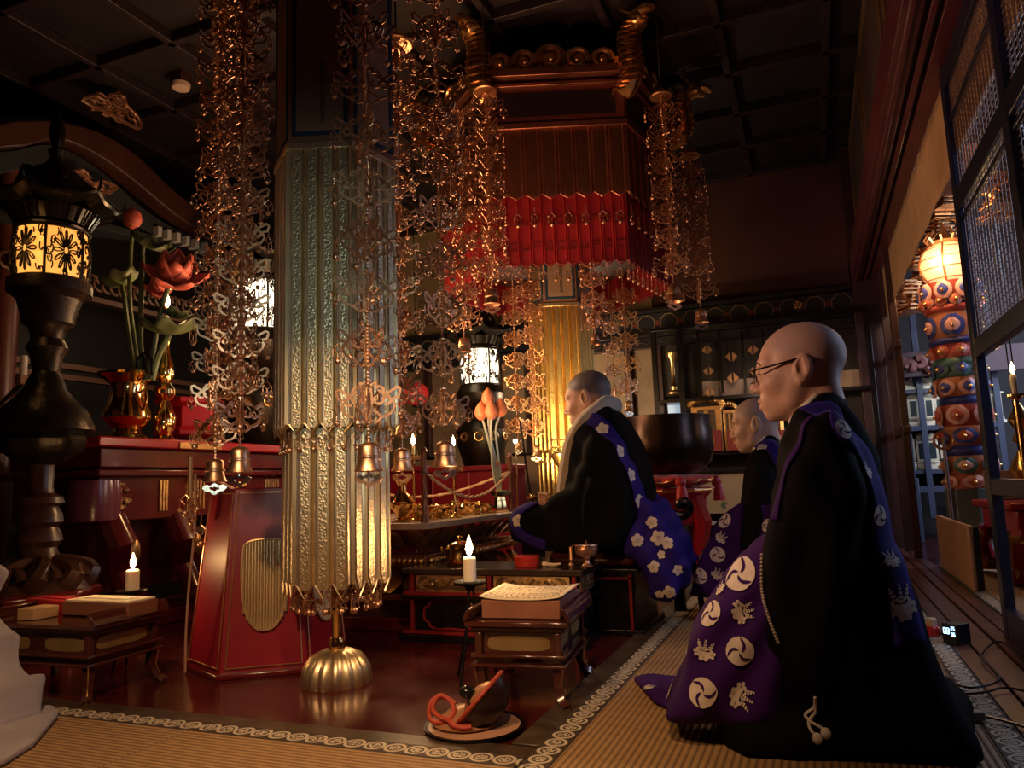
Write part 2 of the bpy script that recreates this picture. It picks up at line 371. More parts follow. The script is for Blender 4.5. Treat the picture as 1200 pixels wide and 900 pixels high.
# back wall trim : frieze with linked octagons, cornice, panels
def frieze_mat():
    m = mat('octagon_frieze', (.02, .02, .03), .45); N, L = nodes_of(m); b = N['Principled BSDF']; x, y, z = obj_xyz(m); S = .21
    a = mnode(m, 'ABSOLUTE', mnode(m, 'SUBTRACT', mnode(m, 'FRACT', mnode(m, 'DIVIDE', x, S)), .5)); c = mnode(m, 'ABSOLUTE', mnode(m, 'DIVIDE', z, S))
    o = mnode(m, 'MAXIMUM', mnode(m, 'MAXIMUM', mnode(m, 'MULTIPLY', a, 1.0), c), mnode(m, 'MULTIPLY', mnode(m, 'ADD', a, c), .72))
    line = mnode(m, 'MULTIPLY', mnode(m, 'GREATER_THAN', o, .345), mnode(m, 'LESS_THAN', o, .385))
    sq = mnode(m, 'GREATER_THAN', mnode(m, 'SUBTRACT', a, c), .36)
    col = mixcol(m, sq, (.012, .014, .020), (.17, .035, .018)); col = mixcol(m, line, col, (.28, .19, .085)); L.new(col, b.inputs['Base Color']); return m
f1 = MB().box((0, 0, 0), (5.0, .12, .19)); fo = struct(f1.build('trim_8', frieze_mat(), bevel=.004)); fo.location = (-2.1, BY-.06, 2.06)
co = MB().box((-2.1, BY-.09, 2.175), (5.0, .18, .035)).box((-2.1, BY-.1, 1.945), (5.0, .2, .035)).box((-2.1, BY-.06, 1.88), (5.0, .14, .09))
zz = [(-4.6+.085*k, 1.90 if k % 2 else 1.865) for k in range(60)]
for (a, za), (b, zb) in zip(zz, zz[1:]): co.tube([(a, BY-.135, za), (b, BY-.135, zb)], .006, 4)
struct(co.build('trim_9', mat('black_cornice', (.016, .013, .016), .3), bevel=.004))
px0 = atY(763, 330, BY).x
struct(MB().box(((-4.6+px0)/2, BY-.012, 2.8), (px0+4.6, .024, 1.2)).build('trim_10', TAN))
lp = MB(); edges = [-4.6, -3.7, -2.9, -2.2, atY(648, 450, BY).x-.2, atY(740, 450, BY).x, atY(776, 450, BY).x]
for a, b in zip(edges[:-1], edges[1:]): lp.box(((a+b)/2, BY-.02, 1.2), (b-a-.02, .04, 1.28))
struct(lp.build('trim_11', TAN, bevel=.004))
pl = MB()
for x in edges: pl.box((x, BY-.06, .95), (.06, .12, 1.85))
pl.box((-2.9, BY-.06, .52), (3.6, .12, .07))
struct(pl.build('trim_12', POST, bevel=.004))
for (px, py) in ((935, 357),):       # gilt plum emblem on the dark end of the frieze
    p = atY(px, py, BY-.125); e = MB()
    Mq = Matrix.Translation(p) @ Matrix.Rotation(PI/2, 4, 'X')
    for k in range(5): e.ball((.026*cos(PI/2+k*2*PI/5), .026*sin(PI/2+k*2*PI/5), 0), (.015, .015, .006), 10, 6, Mq)
    e.ball((0, 0, .002), .010, 10, 6, Mq); e.build('plum_emblem', GOLD, None); tag(bpy.data.objects['plum_emblem'], 'small gilt plum blossom emblem on the dark end of the frieze', 'emblem')
# ---------------------------------------------------------------- the people
def skin_mat(name, base, shave):
    m = mat(name, base, .48, sss=.12); N, L = nodes_of(m); b = N['Principled BSDF']
    a = N.new('ShaderNodeAttribute'); a.attribute_name = 'shaven'; l = N.new('ShaderNodeAttribute'); l.attribute_name = 'lip'
    nz = N.new('ShaderNodeTexNoise'); nz.inputs['Scale'].default_value = 90; tc = N.new('ShaderNodeTexCoord'); L.new(tc.outputs['Object'], nz.inputs['Vector'])
    c = mixcol(m, nz.outputs['Fac'], tuple(q*.9 for q in base), tuple(q*1.08 for q in base))
    c = mixcol(m, a.outputs['Fac'], c, shave); c = mixcol(m, l.outputs['Fac'], c, (.50, .15, .12)); L.new(c, b.inputs['Base Color']); return m
def head_sdf(p, jaw=1.0, mouth=.5):
    q = p.copy(); q[:, 1] = np.abs(q[:, 1])                       # symmetric
    d = ell(q, (-.014, 0, .038), (.100, .079, .086)); d = smin(d, ell(q, (.030, 0, -.002), (.062, .066, .080)), .03)
    d = smin(d, ell(q, (.034, 0, -.052), (.056, .060*jaw, .058)), .03)
    d = smin(d, ell(q, (.052, 0, -.088), (.036, .034*jaw, .026)), .025); d = smin(d, ell(q, (.078, 0, -.100), (.014, .016, .013)), .02)
    d = smin(d, cap(q, (.000, .058, -.020), (.022, .050*jaw, -.075), .017, .016), .03)
    d = smin(d, cap(q, (.086, .012, .026), (.074, .046, .028), .011, .010), .02)      # brow
    d = smin(d, ell(q, (.066, .040, -.026), (.026, .022, .022)), .025)                # cheek
    d = smax(d, -ell(q, (.100, .033, .006), (.020, .019, .011)), .014)                # eye socket
    d = smin(d, ell(q, (.0775, .033, .005), (.014, .017, .0115)), .005)               # closed lid
    d = smin(d, cap(q, (.089, 0, .018), (.112, 0, -.026), .0065, .0095), .014)        # nose
    d = smin(d, ell(q, (.111, 0, -.030), (.010, .0095, .0085)), .008); d = smin(d, ell(q, (.101, .0135, -.035), (.011, .008, .0075)), .006)
    d = smax(d, -ell(q, (.106, .0085, -.044), (.0055, .0035, .004)), .003)
    d = smin(d, ell(q, (.086, 0, -.068), (.016, .026, .018)), .022)                   # muzzle
    d = smin(d, ell(q, (.1015, 0, -.0635), (.0075, .020, .0055)), .005); d = smin(d, ell(q, (.0985, 0, -.079), (.0080, .017, .0062)), .005)
    d = smax(d, -cap(q, (.112, 0, -.0705), (.099, .017, -.0715), .0014+.0042*mouth, .0008), .003)
    e = ell(q, (-.010, .083, -.002), (.0215, .0085, .0335), [[.97, 0, -.2], [0, 1, 0], [.2, 0, .97]])
    e = smax(e, -ell(q, (-.006, .092, .002), (.014, .0095, .023)), .003); e = smin(e, ell(q, (.000, .078, -.030), (.009, .006, .011)), .006)
    e = smin(e, cap(q, (.006, .083, .000), (.007, .083, -.014), .0045), .003); e = smin(e, cap(q, (-.013, .087, .016), (-.017, .086, -.014), .003), .004)
    d = smin(d, e, .006)
    n = cap(q, (-.020, 0, -.055), (-.050, 0, -.200), .052, .058); n = smin(n, cap(q, (-.045, .02, -.03), (-.060, .02, -.18), .040, .045), .03)
    d = smin(d, n, .03); d = smin(d, cap(q, (-.055, .0, -.215), (-.055, .10, -.245), .05, .045), .05); return d
def make_head(parent, pos, tilt, scale, mskin, jaw=1., mouth=.5, yaw=PI, extra=None, turn=0., brow=(.03, .02, .018)):
    M = Matrix.Translation(pos) @ Matrix.Rotation(yaw+turn, 4, 'Z') @ Matrix.Rotation(tilt, 4, 'Y') @ Matrix.Scale(scale, 4)
    vs, fs = snets(lambda p: head_sdf(p, jaw, mouth), (-.13, -.16, -.30), (.14, .16, .14), .0034)
    z_h = -.030+(vs[:, 0]+.09)*.52; sh = np.clip((vs[:, 2]-z_h)/.018, 0, 1); sh *= (np.abs(vs[:, 1]) < .082)
    lp = np.clip(1.35-np.sqrt(((vs[:, 0]-.100)/.011)**2+(vs[:, 1]/.021)**2+((vs[:, 2]+.0715)/.013)**2), 0, 1)*.9
    W = [M @ Vector(v) for v in vs]; bv = BVHTree.FromPolygons(W, fs); V = [tuple(w) for w in W]; Fc = [tuple(f) for f in fs]
    if extra is not None:
        ev, ef = extra; n = len(V); V += [tuple(v) for v in ev]; Fc += [tuple(i+n for i in f) for f in ef]
    I = parent.matrix_basis.inverted(); b = MB(); b.v = [tuple(I @ Vector(v)) for v in V]; b.f = Fc; o = b.build('body', mskin, parent, sharp=180)
    for nm, arr in (('shaven', sh), ('lip', lp)):
        at = o.data.attributes.new(nm, 'FLOAT', 'POINT'); at.data.foreach_set('value', np.concatenate([arr, np.zeros(len(V)-len(arr))]).astype(np.float32))
    for s in (-1, 1):        # brows and lash lines lie on the face
        for nm, pts, r in (('eyebrow', [(.12, .010, .024), (.12, .026, .031), (.10, .045, .030), (.09, .056, .022)], .0024), ('eyelashes', [(.12, .020, -.002), (.12, .033, -.004), (.10, .047, .000)], .0011)):
            P = []
            for q in smooth_path(pts, 5):
                a = M @ Vector((q[0]+.05, q[1]*s, q[2])); t = M @ Vector((0, q[1]*s*.6, q[2])); h = bv.ray_cast(a, (t-a).normalized())
                if h[0]: P.append(h[0])
            if len(P) > 2: MB().tube(P, [r*.5]+[r]*(len(P)-2)+[r*.4], 6).build(nm, mat('brow_hair', brow, .8), parent, world=True)
    return M
def wv(px, py, Y): p = atY(px, py, Y); return (p.x, p.z)
def polyW(pts, Y): return [wv(a, b, Y) for a, b in pts]
# --- things laid on cloth: strips and crests follow the surface
def strip_on(bv, path, w, off=.004, n=8, cross=5):
    P = smooth_path(path, n); b = MB(); rows = []
    for i, q in enumerate(P):
        q = Vector(q); t = Vector(P[min(i+1, len(P)-1)])-Vector(P[max(i-1, 0)]); t.normalize(); c, nr, _, _ = bv.find_nearest(q); s = t.cross(nr).normalized()
        ww = w[0]+(w[1]-w[0])*i/(len(P)-1) if isinstance(w, tuple) else w
        rows.append([(lambda h: h[0]+h[1]*off)(bv.find_nearest(c+s*(ww*(k/(cross-1)-.5)))) for k in range(cross)])
    b.v = [tuple(p) for r in rows for p in r]
    b.f = [(i*cross+k, i*cross+k+1, (i+1)*cross+k+1, (i+1)*cross+k) for i in range(len(rows)-1) for k in range(cross-1)]
    return b
def hitpx(bv, px, py, d):
    r = ray(px, py); h = bv.ray_cast(CAM, r.normalized(), 12)
    if h[0] is None: h = bv.find_nearest(CAM+r*d)
    return h[0], h[1]
def lay(b, bv, c, n, polys, r, ang, off):
    u = Vector((0, 0, 1)); u = (u-n*u.dot(n)); u = u.normalized() if u.length > .05 else Vector((1, 0, 0)); s = u.cross(n).normalized()
    for pl in polys:
        cx, cy = sum(p[0] for p in pl)/len(pl), sum(p[1] for p in pl)/len(pl); o = len(b.v); k = len(pl)
        for t in (0, .5, 1.):
            for x, y in (pl if t else [(cx, cy)]):
                x, y = cx+(x-cx)*t, cy+(y-cy)*t; X, Y = x*cos(ang)-y*sin(ang), x*sin(ang)+y*cos(ang)
                h = bv.find_nearest(c+s*(X*r)+u*(Y*r)); b.v.append(tuple(h[0]+h[1]*off))
        b.f += [(o, o+1+i, o+1+(i+1) % k) for i in range(k)]+[(o+1+i, o+1+k+i, o+1+k+(i+1) % k, o+1+(i+1) % k) for i in range(k)]
def lobes(cx, cy, r, n, amp, a0=0., sx=1., sy=1., m=30): return [(cx+sx*(r*(1-amp+amp*abs(cos(n*(t-a0)/2))))*cos(t), cy+sy*(r*(1-amp+amp*abs(cos(n*(t-a0)/2))))*sin(t)) for t in [2*PI*i/m for i in range(m)]]
def circ(cx, cy, r, m=12): return [(cx+r*cos(2*PI*i/m), cy+r*sin(2*PI*i/m)) for i in range(m)]
def slit(a, k=10):
    L_, R_ = [], []
    for i in range(k):
        t = i/(k-1); rr = .10+.86*t; th = a+1.5*t; w = .02+.12*sin(PI*min(1, t*1.0))**1.0*(.4+.6*t); L_.append((rr*cos(th-w), rr*sin(th-w))); R_.append((rr*cos(th+w), rr*sin(th+w)))
    return L_+R_[::-1]
def tomoe_l(): return [circ(0, 0, 1, 28)]
def tomoe_d(): return [slit(k*2*PI/3) for k in range(3)]+[circ(.30*cos(k*2*PI/3-.55), .30*sin(k*2*PI/3-.55), .045, 8) for k in range(0)]
def paul_l():
    P = [lobes(0, -.42, .56, 5, .35, PI/2, 1, .8), lobes(-.56, -.18, .46, 5, .4, .4, .95, .9), lobes(.56, -.18, .46, 5, .4, .4, .95, .9)]
    for x0, y0, dx, n in ((0, .15, 0, 4), (-.36, .25, -.09, 3), (.36, .25, .09, 3)):
        for i in range(n):
            for s in (-1, 1): P.append(circ(x0+dx*i+.10*s*(1-.2*i), y0+.2*i, .10-.012*i, 8))
        P.append(circ(x0+dx*n, y0+.2*n-.03, .075, 8))
    return P
def paul_d():
    P = []
    for cx, cy, a in ((0, -.42, -PI/2), (-.56, -.18, PI*.95), (.56, -.18, PI*.05)):
        for da in (-.6, 0, .6): P.append([(cx-.04*cos(a+da), cy-.04*sin(a+da)-.012), (cx+.36*cos(a+da), cy+.36*sin(a+da)), (cx-.04*cos(a+da), cy-.04*sin(a+da)+.012)])
    return P
def plum_l(): return [circ(.56*cos(PI/2+k*2*PI/5), .56*sin(PI/2+k*2*PI/5), .40, 14) for k in range(5)]+[circ(0, 0, .16, 8)]
def plum_d(): return [[(.18*cos(a-.09), .18*sin(a-.09)), (.44*cos(a), .44*sin(a)), (.18*cos(a+.09), .18*sin(a+.09))] for a in [PI/2+k*2*PI/5 for k in range(5)]]
CRW = mat('white_crest_embroidery', (.66, .56, .48), .7, var=.1, vscale=60)
def crest(bv, parent, kind, px, py, rpx, d, dark, ang=0., nm='crest'):
    c, n = hitpx(bv, px, py, d); r = rpx*depth(c)/F
    Lp, Dp = {'t': (tomoe_l, tomoe_d), 'p': (paul_l, paul_d), 'm': (plum_l, plum_d)}[kind]
    a = MB(); lay(a, bv, c, n, Lp(), r, ang, .0035); k = len(a.f); lay(a, bv, c, n, Dp(), r, ang, .0046)
    I = (parent.parent.matrix_basis @ parent.matrix_basis).inverted(); a.v = [tuple(I @ Vector(p)) for p in a.v]
    o = a.build({'t': 'comma_crest', 'p': 'leaf_crest', 'm': 'plum_crest'}[kind], [CRW, dark], parent)
    o.data.polygons.foreach_set('material_index', [0 if i < k else 1 for i in range(len(a.f))]); return o
def cloth(name, col, rough=.85, sheen=.15, var=.15): return mat(name, col, rough, sheen=sheen, spec=.2, var=var, vscale=6, bump=.15, bscale=260)
KOROMO = mat('black_robe_silk', (.0035, .003, .0045), .85, spec=.10, bump=.12, bscale=260)
PURP = cloth('purple_kesa_silk', (.034, .004, .095), .8, .0); PURB = cloth('blue_violet_kesa_silk', (.020, .008, .15), .8, .0)
WHITEC = cloth('white_collar_cotton', (.72, .64, .56), .85, .1)
def folds(p, amp, fx, fz, sk=3.): return amp*np.sin(fx*p[:, 0]+sk*np.sin(fz*p[:, 2])+7*p[:, 1])*np.clip(p[:, 2]*5-.5, 0, 1)
def put(o, parent): # blob built in world space -> child of parent
    o.data.transform(parent.matrix_basis.inverted()); o.parent = parent; return o

# ================= the nearest priest
Y1 = 2.06
m1 = thing('person', 'shaven man with glasses in black robe and purple crested stole kneeling at right front', 'person', (atY(985, 800, Y1).x, Y1, TT), group='chanting priests')
SK1 = skin_mat('skin_of_nearest_priest', (.60, .35, .26), (.50, .32, .28))
hp = atY(936, 431, Y1-.08); hp.y = Y1
M1 = make_head(m1, hp, R(3), 1.03, SK1, mouth=.8)
up1 = polyW([(931, 492), (921, 515), (913, 560), (906, 620), (898, 690), (905, 800), (1085, 800), (1062, 710), (1047, 650), (1036, 590), (1022, 535), (1003, 488), (984, 462), (968, 455), (950, 474)], Y1)
slv1 = polyW([(944, 500), (925, 540), (910, 600), (897, 634), (894, 660), (899, 700), (912, 752), (934, 795), (958, 812), (978, 802), (988, 750), (1002, 660), (1012, 570), (1000, 505), (975, 482)], Y1-.20)
low1 = polyW([(880, 700), (905, 650), (1050, 640), (1075, 735), (1104, 795), (1132, 842), (1138, 862), (1000, 872), (860, 868), (850, 800)], Y1)
pool = [(lambda q: (q.x, q.y))(atZ(a, b, TT)) for a, b in ((858, 838), (856, 872), (872, 889), (935, 893), (1010, 888), (1075, 876), (1130, 862), (1140, 842), (1120, 815), (1050, 770), (900, 770))]
def robe1(p):
    q = p.copy(); q[:, 1] -= Y1
    sh = np.clip((.80-p[:, 2])/.16, 0, 1); wd = .055+.155*sh**.6
    d = slab(q, up1, -.205, .205, .09); d = smax(d, np.abs(q[:, 1])-wd-.02, .05)
    d = smin(d, slab(q, slv1, -.290, -.150, .055), .05); d = smin(d, slab(q*np.array([1, -1, 1]), slv1, -.290, -.150, .055), .05)
    d = smin(d, slab(q, low1, -.235, .235, .07), .06); d = smin(d, slab(p, pool, TT-.02, TT+.055, .03, (0, 1, 2)), .07)
    d += folds(p, .006, 26, 5)+.004*np.sin(60*p[:, 0]+14*p[:, 2]+3*np.sin(9*p[:, 2]))*np.clip(p[:, 2]*5-.7, 0, 1); d = smax(d, (TT+.001)-p[:, 2], .01)
    neck = cap(p, (hp.x+.010, Y1, hp.z-.06), (hp.x+.085, Y1, hp.z-.27), .062, .062); return smax(d, -neck, .012)
r1 = put(blob('black_robe', robe1, (-.50, Y1-.42, -.02), (.62, Y1+.34, .95), .011, KOROMO), m1)
bvr1 = bvh_world([r1])
lap = polyW([(912, 622), (874, 648), (842, 684), (810, 745), (789, 800), (780, 838), (860, 852), (925, 850), (935, 700)], Y1-.17)
def kes1(p):
    q = p.copy(); q[:, 1] -= Y1; d = slab(q, lap, -.262, .235, .06)
    ang = np.arctan2(p[:, 2]-.55, p[:, 0]-.05); d += .007*np.sin(ang*30+q[:, 1]*16)*np.clip((.55-p[:, 2])*3, 0, 1)+.006*np.sin(q[:, 1]*34+p[:, 0]*12)
    f = slab(p, [(lambda g: (g.x, g.y))(atZ(a, b, TT)) for a, b in ((742, 800), (760, 796), (800, 800), (810, 835), (790, 838), (765, 826))], TT-.02, TT+.022, .01, (0, 1, 2))
    d = smin(d, f, .02); return smax(d, (TT+.001)-p[:, 2], .01)
k1 = put(blob('purple_kesa', kes1, (-.62, Y1-.36, -.02), (.12, Y1+.34, .62), .010, PURP), m1)
bvk1 = bvh_world([k1])
bv_all1 = bvh_world([r1, k1])
def path_on(bv, pts, d): return [hitpx(bv, a, b, d)[0] for a, b in pts]
sp = path_on(bvr1, [(948, 486), (966, 482), (986, 500), (1003, 526), (1017, 556), (1030, 602), (1043, 655), (1056, 705), (1068, 755)], 2.0)
st1 = strip_on(bvr1, sp, (.062, .075), .006).build('kesa_band', PURB, m1, world=True, solid=.004); bvs1 = bvh_world([st1])
for k, x, y, r, a in (('t', 867, 672, 21, .2), ('t', 833, 719, 16, .5), ('t', 867, 763, 16.5, 0), ('t', 824, 812, 17, .9), ('t', 797, 768, 13, .3), ('t', 809, 731, 13, 0), ('p', 870, 717, 15, -PI/2+.2), ('p', 826, 763, 14, -.2), ('p', 868, 815, 17, -PI/2-.4), ('p', 786, 808, 14, 0.2), ('p', 845, 690, 9, 1), ('p', 760, 806, 9, .5)):
    crest(bvk1, k1, k, x, y, r, 2., PURP, a)
for k, x, y, r, a in (('t', 988, 503, 12, .4), ('p', 1015, 552, 11.5, .2), ('t', 1030, 604, 12, .2), ('p', 1044, 656, 12, .1), ('p', 1056, 708, 24, .1)):
    crest(bvs1, st1, k, x, y, r, 2., PURB, a)
sp1b = path_on(bvr1, [(954, 490), (942, 508), (930, 535), (918, 570), (909, 610)], 1.95)
strip_on(bvr1, sp1b, (.012, .016), .005).build('kesa_cord', PURP, m1, world=True, solid=.004)
# collars, lapel cord, beads and white cord
def ringpath(c, rx, ry, tiltx, n=40, a0=0., a1=2*PI): return [(c[0]+rx*cos(a0+(a1-a0)*i/n), c[1]+ry*sin(a0+(a1-a0)*i/n), c[2]+tiltx*cos(a0+(a1-a0)*i/n)) for i in range(n+1)]
def collar(parent, Y, nape, throat, b=.070, drop=.075, inner=True, wid=.026):
    A, B = atY(*nape, Y), atY(*throat, Y); c = (A+B)/2; u = (A-B)/2; dn = Vector((0, 0, -1)); g = MB()
    def fn(t, v):
        th = 2*PI*t; k = 1+.75*v; q = c+u*(cos(th)*k)+Vector((0, b*sin(th)*k, 0))+dn*(drop*v**1.6+.012*v*abs(sin(th)))
        return tuple(q)
    g.grid(fn, 48, 8, closeu=True); g.build('robe_collar', KOROMO, parent, world=True, solid=.008)
    if inner:
        w = MB(); w.tube([c+u*(.93*cos(2*PI*k/40))+Vector((0, .93*b*sin(2*PI*k/40), .004)) for k in range(40)], .006, 8, flat=1.8, up=(0, 0, 1), closed=True); w.build('white_collar', WHITEC, parent, world=True)
collar(m1, Y1, (972, 456), (925, 499), .075)
cordp = path_on(bv_all1, [(893, 650), (893, 690), (900, 720), (912, 752)], 1.9)
bd = MB()
for q in smooth_path([tuple(p) for p in cordp], 9): bd.ball(Vector(q)+Vector((0, -.006, 0)), .0042, 8, 5)
bd.build('rosary', mat('rosary_bead', (.30, .24, .20), .3), m1, world=True)
cp_ = atY(952, 833, Y1-.33); cd = MB(); sx = .0023
def cpt(px, py): h = hitpx(bvr1, px, py, 1.85)[0]; return h+Vector((0, -.010, .004))
cd.tube(smooth_path([tuple(cpt(a, b)) for a, b in ((955, 818), (954, 830), (944, 838), (950, 846), (962, 853), (968, 858))], 5), .0032, 7)
cd.tube(smooth_path([tuple(cpt(a, b)) for a, b in ((955, 818), (956, 834), (948, 846), (951, 857), (958, 864))], 5), .0032, 7)
for a, b in ((968, 860), (958, 866)): cd.ball(cpt(a, b), (.011, .009, .012), 10, 7)
cd.build('white_cord', WHITEC, m1, world=True)
# white edge of an under robe showing behind the hem
for pts in (((1072, 852), (1092, 848), (1104, 852), (1096, 860), (1078, 862)), ((1092, 826), (1110, 832), (1118, 840), (1100, 838))):
    hm = MB(); hm.prism([(lambda g: (g.x, g.y))(atZ(a, b, .055)) for a, b in pts], .010, Matrix.Translation((0, 0, .06))); hm.build('sock', WHITEC, m1, world=True, bevel=.004)
# glasses
gl = MB(); Mg = M1
def rrect(y0, z0, w, h, x, s, n=24):
    o = []
    for i in range(n):
        t = 2*PI*i/n; c, q = cos(t), sin(t); o.append((x-.012*abs(w*c)/.05*1.2, y0+s*w/2*np.sign(c)*abs(c)**.6, z0+h/2*np.sign(q)*abs(q)**.6))
    return o
for s in (-1, 1):
    gl.tube([Mg @ Vector(p) for p in rrect(.035*s, -.002, .050, .032, .118, s)], .0012, 6, closed=True)
    gl.tube([Mg @ Vector(p) for p in ((.106, .061*s, .008), (.098, .069*s, .010), (.060, .076*s, .014), (.000, .084*s, .022), (-.022, .084*s, .018), (-.034, .082*s, .004))], .0024, 6)
gl.tube([Mg @ Vector(p) for p in ((.117, .011, .004), (.121, 0, .006), (.117, -.011, .004))], .0012, 6)
go = gl.build('glasses', mat('spectacle_frame', (.01, .01, .012), .25, .6), m1, world=True)
for s in (-1, 1):
    ln = MB(); o_ = [Mg @ Vector(p) for p in rrect(.035*s, -.002, .049, .031, .118, s)]; ln.add([tuple(p) for p in o_], [tuple(range(len(o_)))])
    I = (m1.matrix_basis @ go.matrix_basis).inverted(); ln.v = [tuple(I @ Vector(p)) for p in ln.v]
    ln.build('lens', mat('lens_glass', (1, 1, 1), .02, trans=1., alpha=.25), go)

# ================= the second kneeling priest
Y2 = 3.58
m2 = thing('person', 'shaven man without glasses kneeling behind the nearest priest, black robe and purple stole', 'person', (atY(900, 660, Y2).x, Y2, TT), group='chanting priests')
h2 = atY(884, 497, Y2-.07); h2.y = Y2
SK2 = skin_mat('skin_of_second_priest', (.60, .36, .27), (.42, .30, .28))
M2 = make_head(m2, h2, R(8), 1.0, SK2, jaw=1.06, mouth=.3)
up2 = polyW([(878, 533), (872, 560), (868, 600), (862, 640), (865, 700), (948, 700), (936, 640), (932, 590), (925, 550), (914, 522), (904, 510), (890, 520)], Y2)
sl2 = polyW([(884, 545), (876, 585), (868, 612), (868, 640), (880, 668), (898, 672), (905, 640), (912, 590), (905, 550)], Y2-.2)
lw2 = polyW([(856, 640), (930, 640), (950, 690), (960, 716), (850, 716)], Y2)
def robe2(p):
    q = p.copy(); q[:, 1] -= Y2; sh = np.clip((.78-p[:, 2])/.16, 0, 1); wd = .055+.155*sh**.6
    d = slab(q, up2, -.205, .205, .09); d = smax(d, np.abs(q[:, 1])-wd-.02, .05)
    for s in (1, -1): d = smin(d, slab(q*np.array([1, s, 1]), sl2, -.285, -.15, .05), .05)
    d = smin(d, slab(q, lw2, -.24, .24, .07), .06)+folds(p, .006, 30, 6); d = smax(d, TT+.001-p[:, 2], .01)
    return smax(d, -cap(p, (h2.x+.01, Y2, h2.z-.06), (h2.x+.08, Y2, h2.z-.27), .060, .060), .012)
r2 = put(blob('black_robe', robe2, (h2.x-.35, Y2-.38, -.02), (h2.x+.5, Y2+.36, .95), .013, KOROMO), m2)
lp2 = polyW([(872, 585), (856, 598), (840, 615), (824, 645), (812, 672), (810, 697), (860, 705), (882, 700), (885, 640)], Y2-.18)
def kes2(p):
    q = p.copy(); q[:, 1] -= Y2; d = slab(q, lp2, -.255, .24, .05)+.006*np.sin(q[:, 1]*30+p[:, 0]*22)+.004*np.sin(40*p[:, 2]); return smax(d, TT+.001-p[:, 2], .01)
k2 = put(blob('purple_kesa', kes2, (h2.x-.5, Y2-.36, -.02), (h2.x+.2, Y2+.34, .6), .013, PURP), m2); bvk2 = bvh_world([k2])
for k, x, y, r, a in (('t', 849, 610, 9, 0), ('t', 841, 650, 9, .4), ('t', 820, 675, 9, .2), ('t', 829, 632, 7.5, 0), ('p', 845, 630, 7.5, -.8), ('p', 821, 652, 8, -.2), ('p', 841, 673, 8, -.5), ('p', 862, 690, 8, 0)): crest(bvk2, k2, k, x, y, r, 3.4, PURP, a)
bvr2 = bvh_world([r2]); sp2 = path_on(bvr2, [(886, 526), (897, 520), (908, 528), (915, 545), (920, 580), (924, 620)], 3.4)
st2 = strip_on(bvr2, sp2, .065, .006).build('kesa_band', PURB, m2, world=True, solid=.004); crest(bvh_world([st2]), st2, 't', 893, 525, 6, 3.4, PURB)
# loose end of the stole hanging behind the sleeve
le = MB(); ends = [atY(a, b, Y2-.30) for a, b in ((905, 590), (908, 640), (893, 640), (896, 595))]
le.grid(lambda u, v: tuple(atY(892+16*u+2*sin(v*5), 592+46*v, Y2-.30+.012*sin(u*6+v*3))), 10, 10); le.build('stole_end', PURP, m2, world=True, solid=.005)
crest(bvh_world([bpy.data.objects['stole_end']]), bpy.data.objects['stole_end'], 't', 899, 616, 8, 3.3, PURP)
collar(m2, Y2, (904, 507), (880, 536), .074)

# ================= the officiant on the dais
Y3 = 3.20; SEAT = .34
m3 = thing('person', 'officiating priest seated before the altar, white scarf and violet stole with white plum blossoms', 'person', (atY(700, 630, Y3).x, Y3, SEAT), group='chanting priests')
h3 = atY(684, 466, Y3-.07); h3.y = Y3
SK3 = skin_mat('skin_of_officiant', (.58, .34, .25), (.16, .12, .12))
# left hand closed round a small ritual bell, forearm running back into the sleeve
def hw(px, py, dy=0.): p = atY(px, py, Y3-.20); return (p.x, p.y+dy, p.z)
wr, kn = np.array(hw(650, 592)), np.array(hw(641, 585))
def hand(p):
    d = cap(p, hw(700, 600), wr, .034, .026); d = smin(d, cap(p, wr, kn, .026, .022), .02)
    d = smin(d, ell(p, (kn+wr)/2+np.array((-.002, 0, -.004)), (.030, .020, .034)), .012)
    for i, (oz, ln) in enumerate(((.020, .9), (.006, 1.), (-.008, .95), (-.021, .78))):
        a = kn+np.array((-.004, -.004, oz)); b = a+np.array((-.024*ln, -.010, .004)); c = b+np.array((-.004, .020*ln, -.002)); e = c+np.array((.016*ln, .010, 0))
        for s, t, r0, r1_ in ((a, b, .0078, .0074), (b, c, .0074, .0068), (c, e, .0068, .0060)): d = smin(d, cap(p, s, t, r0, r1_), .003)
    t0 = wr+np.array((-.004, -.012, .022)); t1 = t0+np.array((-.018, -.010, .022)); t2 = t1+np.array((-.022, .004, .006))
    d = smin(d, cap(p, t0, t1, .011, .009), .010); return smin(d, cap(p, t1, t2, .009, .0075), .004)
hv, hf = snets(hand, tuple(np.minimum(wr, kn)-np.array((.10, .09, .10))), tuple(np.maximum(np.array(hw(700, 600)), kn)+np.array((.02, .08, .10))), .0036)
M3 = make_head(m3, h3, R(14), 1.0, SK3, mouth=.1, extra=(hv.tolist(), hf))
up3 = polyW([(689, 493), (679, 512), (674, 545), (670, 585), (668, 650), (752, 650), (766, 610), (766, 585), (758, 548), (744, 512), (728, 487), (716, 474), (700, 480)], Y3)
sl3 = polyW([(694, 508), (684, 540), (672, 570), (650, 578), (641, 590), (645, 630), (652, 648), (690, 650), (728, 640), (742, 610), (738, 560), (722, 520)], Y3-.2)
kn3 = polyW([(603, 606), (612, 593), (632, 590), (668, 592), (690, 600), (690, 650), (640, 645), (610, 630)], Y3-.12)
